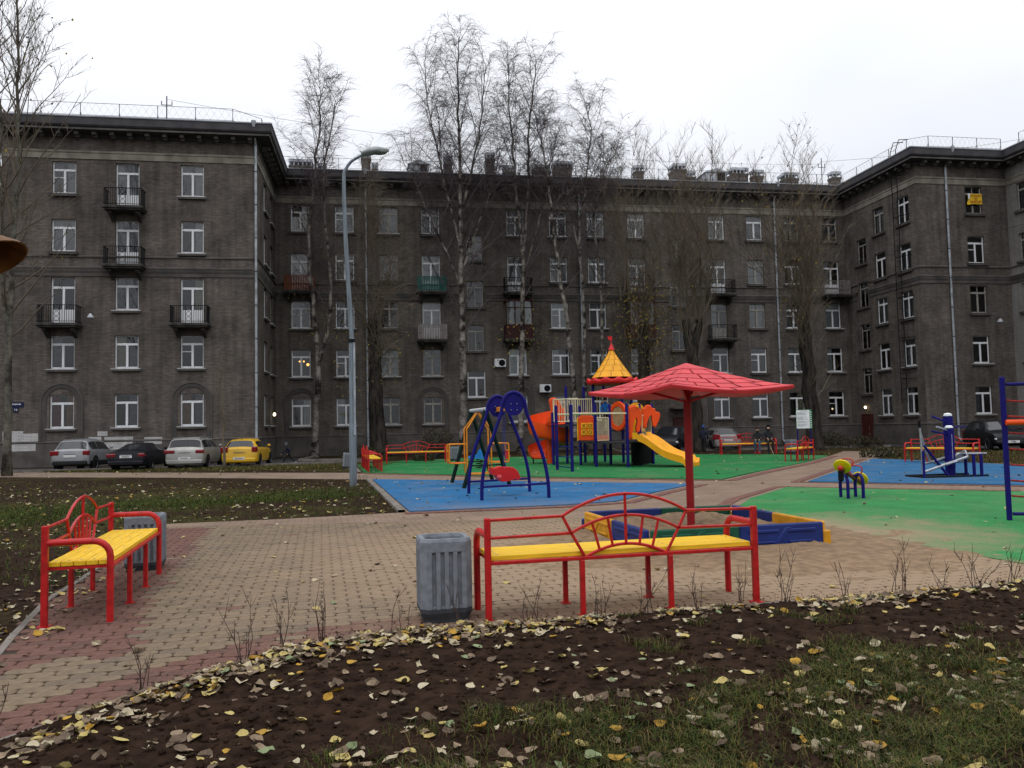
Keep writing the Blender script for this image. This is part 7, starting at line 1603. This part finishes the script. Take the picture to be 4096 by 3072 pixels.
SH = [((-.91, 6.30), 3, .42, 'two bare twigs sprouting just left of the grey bin'), ((-.42, 6.85), 4, .5, 'bare twiggy shrub in front of the grey bin'), ((.12, 7.02), 5, .52, 'bare upright shrub under the left half of the foreground bench'), ((.70, 7.08), 6, .46, 'bare shrub by the bench leg left of the bench middle'), ((1.12, 7.12), 5, .5, 'bare shrub under the middle of the foreground bench'), ((1.60, 7.22), 4, .46, 'thin bare shrub by the second bench leg from the right'), ((1.95, 7.30), 5, .52, 'forked pale shrub under the right end of the bench'), ((2.42, 7.42), 6, .56, 'bare forked shrub just right of the foreground bench'), ((2.98, 7.48), 4, .55, 'slanting bare shrub a step right of the foreground bench'), ((3.52, 7.62), 6, .58, 'spreading bare shrub right of the bench, largest of the row'), ((3.95, 7.72), 3, .45, 'short bare shrub between the two largest at the right'), ((4.42, 7.9), 6, .58, 'tall bare shrub near the right edge by the green mat'), ((4.82, 8.08), 5, .6, 'rightmost bare shrub at the frame edge'),
      ((-1.52, 6.42), 6, .56, 'bare shrub with long arching stems left of the bin'), ((-1.93, 5.72), 5, .52, 'forked bare shrub at the bend of the kerb'), ((-1.72, 6.12), 4, .5, 'slender bare shrub beside the bend of the kerb'), ((-2.35, 5.08), 4, .55, 'bare shrub low at the left, by the red kerb pavers'), ((-2.78, 4.42), 3, .5, 'leftmost bare twig shrub near the bottom left corner')]
for i, (p, n, h, lab) in enumerate(SH): p = (p[0], min(p[1], bed_y(p[0]) - .12)); shrub((p[0], p[1], bed_h(*p)), lab, 40 + i, n, h)
for i, (x, y, n, h, lab) in enumerate([(-4.55, 24.2, 9, .55, 'dark twiggy shrub at the foot of the lamp post'), (-4.3, 21.0, 12, .6, 'low bare shrub on the soil left of the blue mat, farther one'), (-3.5, 18.3, 12, .6, 'low bare shrub on the soil left of the blue mat, nearer one'), (-7.2, 19.5, 6, .7, 'bare twig clump on the lawn, halfway to the lamp post'), (-9.6, 16.6, 12, .6, 'dark shrub on the lawn behind the left bench'), (-3.9, 16.4, 5, .6, 'single bare twig shrub where lawn meets plaza')]): shrub((x, y, 0), lab, 70 + i, n, h, 'bare shrubs on the left lawn', spread=.4)
def bush(loc, label, seed, rad, hgt, n, mats):
    r = random.Random(seed); o = empty('leafy_bush', loc, 0, label, 'bush', 'bushes near the building'); m_ = MB(); t_ = TwigBuf()
    for i in range(int(n / 12)):
        az = r.uniform(0, 6.283); d = Vector((math.cos(az) * .7, math.sin(az) * .7, 1)).normalized(); t_.add([Vector((0, 0, 0)), d * hgt * .5, d * hgt * r.uniform(.7, 1.1)], .008, .003)
    for i in range(n):
        a = r.uniform(0, 6.283); rr = rad * math.sqrt(r.random()); z = hgt * r.random() * (1 - .5 * (rr / rad) ** 2); p = Vector((rr * math.cos(a), rr * math.sin(a), z)); s_ = r.uniform(.04, .09); e_ = Euler((r.uniform(0, 6), r.uniform(0, 6), r.uniform(0, 6))).to_matrix(); m_.add([tuple(p + e_ @ Vector(q)) for q in ((-s_, 0, 0), (0, -s_ * .5, .01), (s_, 0, 0), (0, s_ * .5, .01))], [(0, 1, 2, 3)], r.randrange(len(mats)))
    fo_ = m_.build('foliage', mats, o); me = bpy.data.meshes.new('stems'); me.from_pydata([tuple(v) for v in t_.v], [], t_.f); me.materials.append(STEM); put('stems', me, o)
DG = [mk('bush_dark', (.012, .018, .008), .8, 0), mk('bush_olive', (.040, .045, .014), .8, 0), mk('bush_brown', (.05, .035, .02), .8, 0)]
for i, a in enumerate([((20.3, 51.5, 0), 1.3, 1.1, 1100, 'low olive bush left of the right-hand entrance door'), ((22.4, 50.8, 0), 1.0, .9, 800, 'low olive bush beside the right-hand entrance'), ((-4.6, 48.8, 0), 1.2, 1.9, 1400, 'brownish bush behind the back bench near the swings'), ((-9.5, 50.5, 0), 1.5, .8, 900, 'low dark bush at the foot of the forked birch'), ((-4.8, 43.0, 0), .55, .55, 420, 'round black-green bush directly behind the back bench'), ((-23.2, 34.5, 0), .6, 1.6, 500, 'dark shrub at the foot of the left edge tree'), ((16.7, 36.5, 0), .9, .5, 600, 'low brown shrub behind the right blue mat')]): bush(a[0], a[4], 90 + i, a[1], a[2], a[3], DG)
m_ = MB(); m_.tube([(.42 * math.cos(R_(10 * k)), 0, .42 * math.sin(R_(10 * k))) for k in range(19)], .13, 10); tag(m_.build('half_buried_tyre', M['tyre'], None, True, (-3.95, 44.8, .0), R_(4)), 'half-buried black tyre behind the back bench', 'tyre')
# ------------------------------------------------------------------ lamp post
lp_ = empty('street_lamp', (-4.92, 24.6, 0), 0, 'tall galvanised street lamp with cobra head left of the blue mat', 'street lamp')
m_ = MB(); m_.lathe([(.115, -.05), (.115, 1.9), (.098, 1.96), (.096, 4.45), (.09, 4.5), (.075, 4.55)], 16, caps=False); o_ = m_.build('lower_pole', M['galv'], lp_, True)
m_ = MB(); m_.bbox(.06, .12, -.13, -.08, 1.55, 4.4, .008); m_.build('cable_conduit', M['galv_p'], o_); m_ = MB(); m_.lathe([(.11, 4.40), (.11, 4.52)], 16); m_.build('collar', M['dark_metal'], o_)
m_ = MB(); tp_ = smooth_path([(0, 0, 4.5), (-.09, 0, 6.2), (-.17, 0, 7.9), (-.20, 0, 9.5), (-.14, 0, 9.85), (.06, 0, 10.12), (.42, 0, 10.32)], 5); m_.tube(tp_, 0, 12, True, 0, [.075 - .035 * i / (len(tp_) - 1) for i in range(len(tp_))]); m_.build('upper_pole', M['galv'], lp_, True)
m_ = MB(); hd_m = mk('lamp_head_grey', (.38, .41, .40), .5, .12, 5)
def head(a, b):
    x = .38 + .84 * a; w = .19 * math.sin(math.pi * min(1, .18 + a * .80)) ** .8; zt_ = .15 * math.sin(math.pi * min(1, .12 + a * .85)) ; an = b * 2 * math.pi; sgn = math.sin(an); z = (zt_ if sgn > 0 else .085) * sgn; return (x, w * math.cos(an), 10.36 + .10 * a + z)
m_.grid(head, 16, 16); m_.build('lamp_head', hd_m, lp_, 'all')
m_ = MB(); m_.sphere((.92, 0, 10.37), .2, 12, 6, sc=(1.25, .75, .35)); m_.build('lens', mk('milky_lens', (.20, .23, .20), .2, .1, 5), lp_, True)
# old ochre lantern shade poking in at the left edge
ol = empty('old_lantern', (-6.2, 9.0, 0), 0, 'rusty ochre bell-shaped lantern shade at the left frame edge', 'street lamp')
m_ = MB(); m_.lathe([(.05, 0), (.045, 3.0), (.04, 4.35)], 10, (-.22, 0, 0)); m_.tube(smooth_path([(-.22, 0, 4.3), (-.16, 0, 4.45), (.0, 0, 4.42), (.08, 0, 4.25)], 4), .025, 8); m_.build('post', M['dark_metal'], ol, True)
OC = mk('rusty_ochre_enamel', (.17, .075, .018), .6, .25, 4, .1, 20); T_ = Matrix.Translation((.10, 0, 3.95)) @ Matrix.Rotation(R_(-28), 4, 'Y')
m_ = MB(); m_.lathe([(.05, .22), (.09, .20), (.14, .08), (.22, -.06), (.42, -.26), (.45, -.31), (.43, -.315), (.40, -.28), (.20, -.10), (.10, .04)], 24, M=T_, caps=False); m_.build('shade', OC, ol, True)
m_ = MB(); m_.sphere((0, 0, -.14), .09, 12, 8, M=T_, sc=(1, 1, 1.4)); m_.build('bulb_glass', mk('dusty_bulb', (.35, .22, .12), .3, .1, 5), ol, True)
# ------------------------------------------------------------------ overhead cables
CB = mk('cable_black', (.03, .03, .035), .7, 0)
def cable(a, b, sag, label, r=.008):
    A_, B_ = Vector(a), Vector(b); m_ = MB(); m_.tube([A_.lerp(B_, i / 16) - Vector((0, 0, sag * 4 * (i / 16) * (1 - i / 16))) for i in range(17)], r, 4, False); tag(m_.build('overhead_cable', CB), label, 'cable', 'overhead cables')
wp = lambda u, v, z: tuple(Matrix.Translation(BA) @ Matrix.Rotation(YAW, 4, 'Z') @ Vector((u, v, z)))
cable(wp(-5.4, LV + .6, 22.2), wp(44.9, 4.0, 23.8), 1.2, 'thin cable slung between the two roof masts', .010)
cable(wp(44.9, 4.0, 24.0), wp(75, -8, 27), 1.0, 'thin cable running off to the right from the right roof mast', .012)
cable(wp(34.0, -.3, 12.9), wp(52, RV - 2, 15.2), .5, 'dark cable crossing the right wing facade at mid height', .016)
cable((1.4, 55, 28.6), (6.0, 50, 50), .4, 'faint cable climbing into the sky above the twin birch', .008)
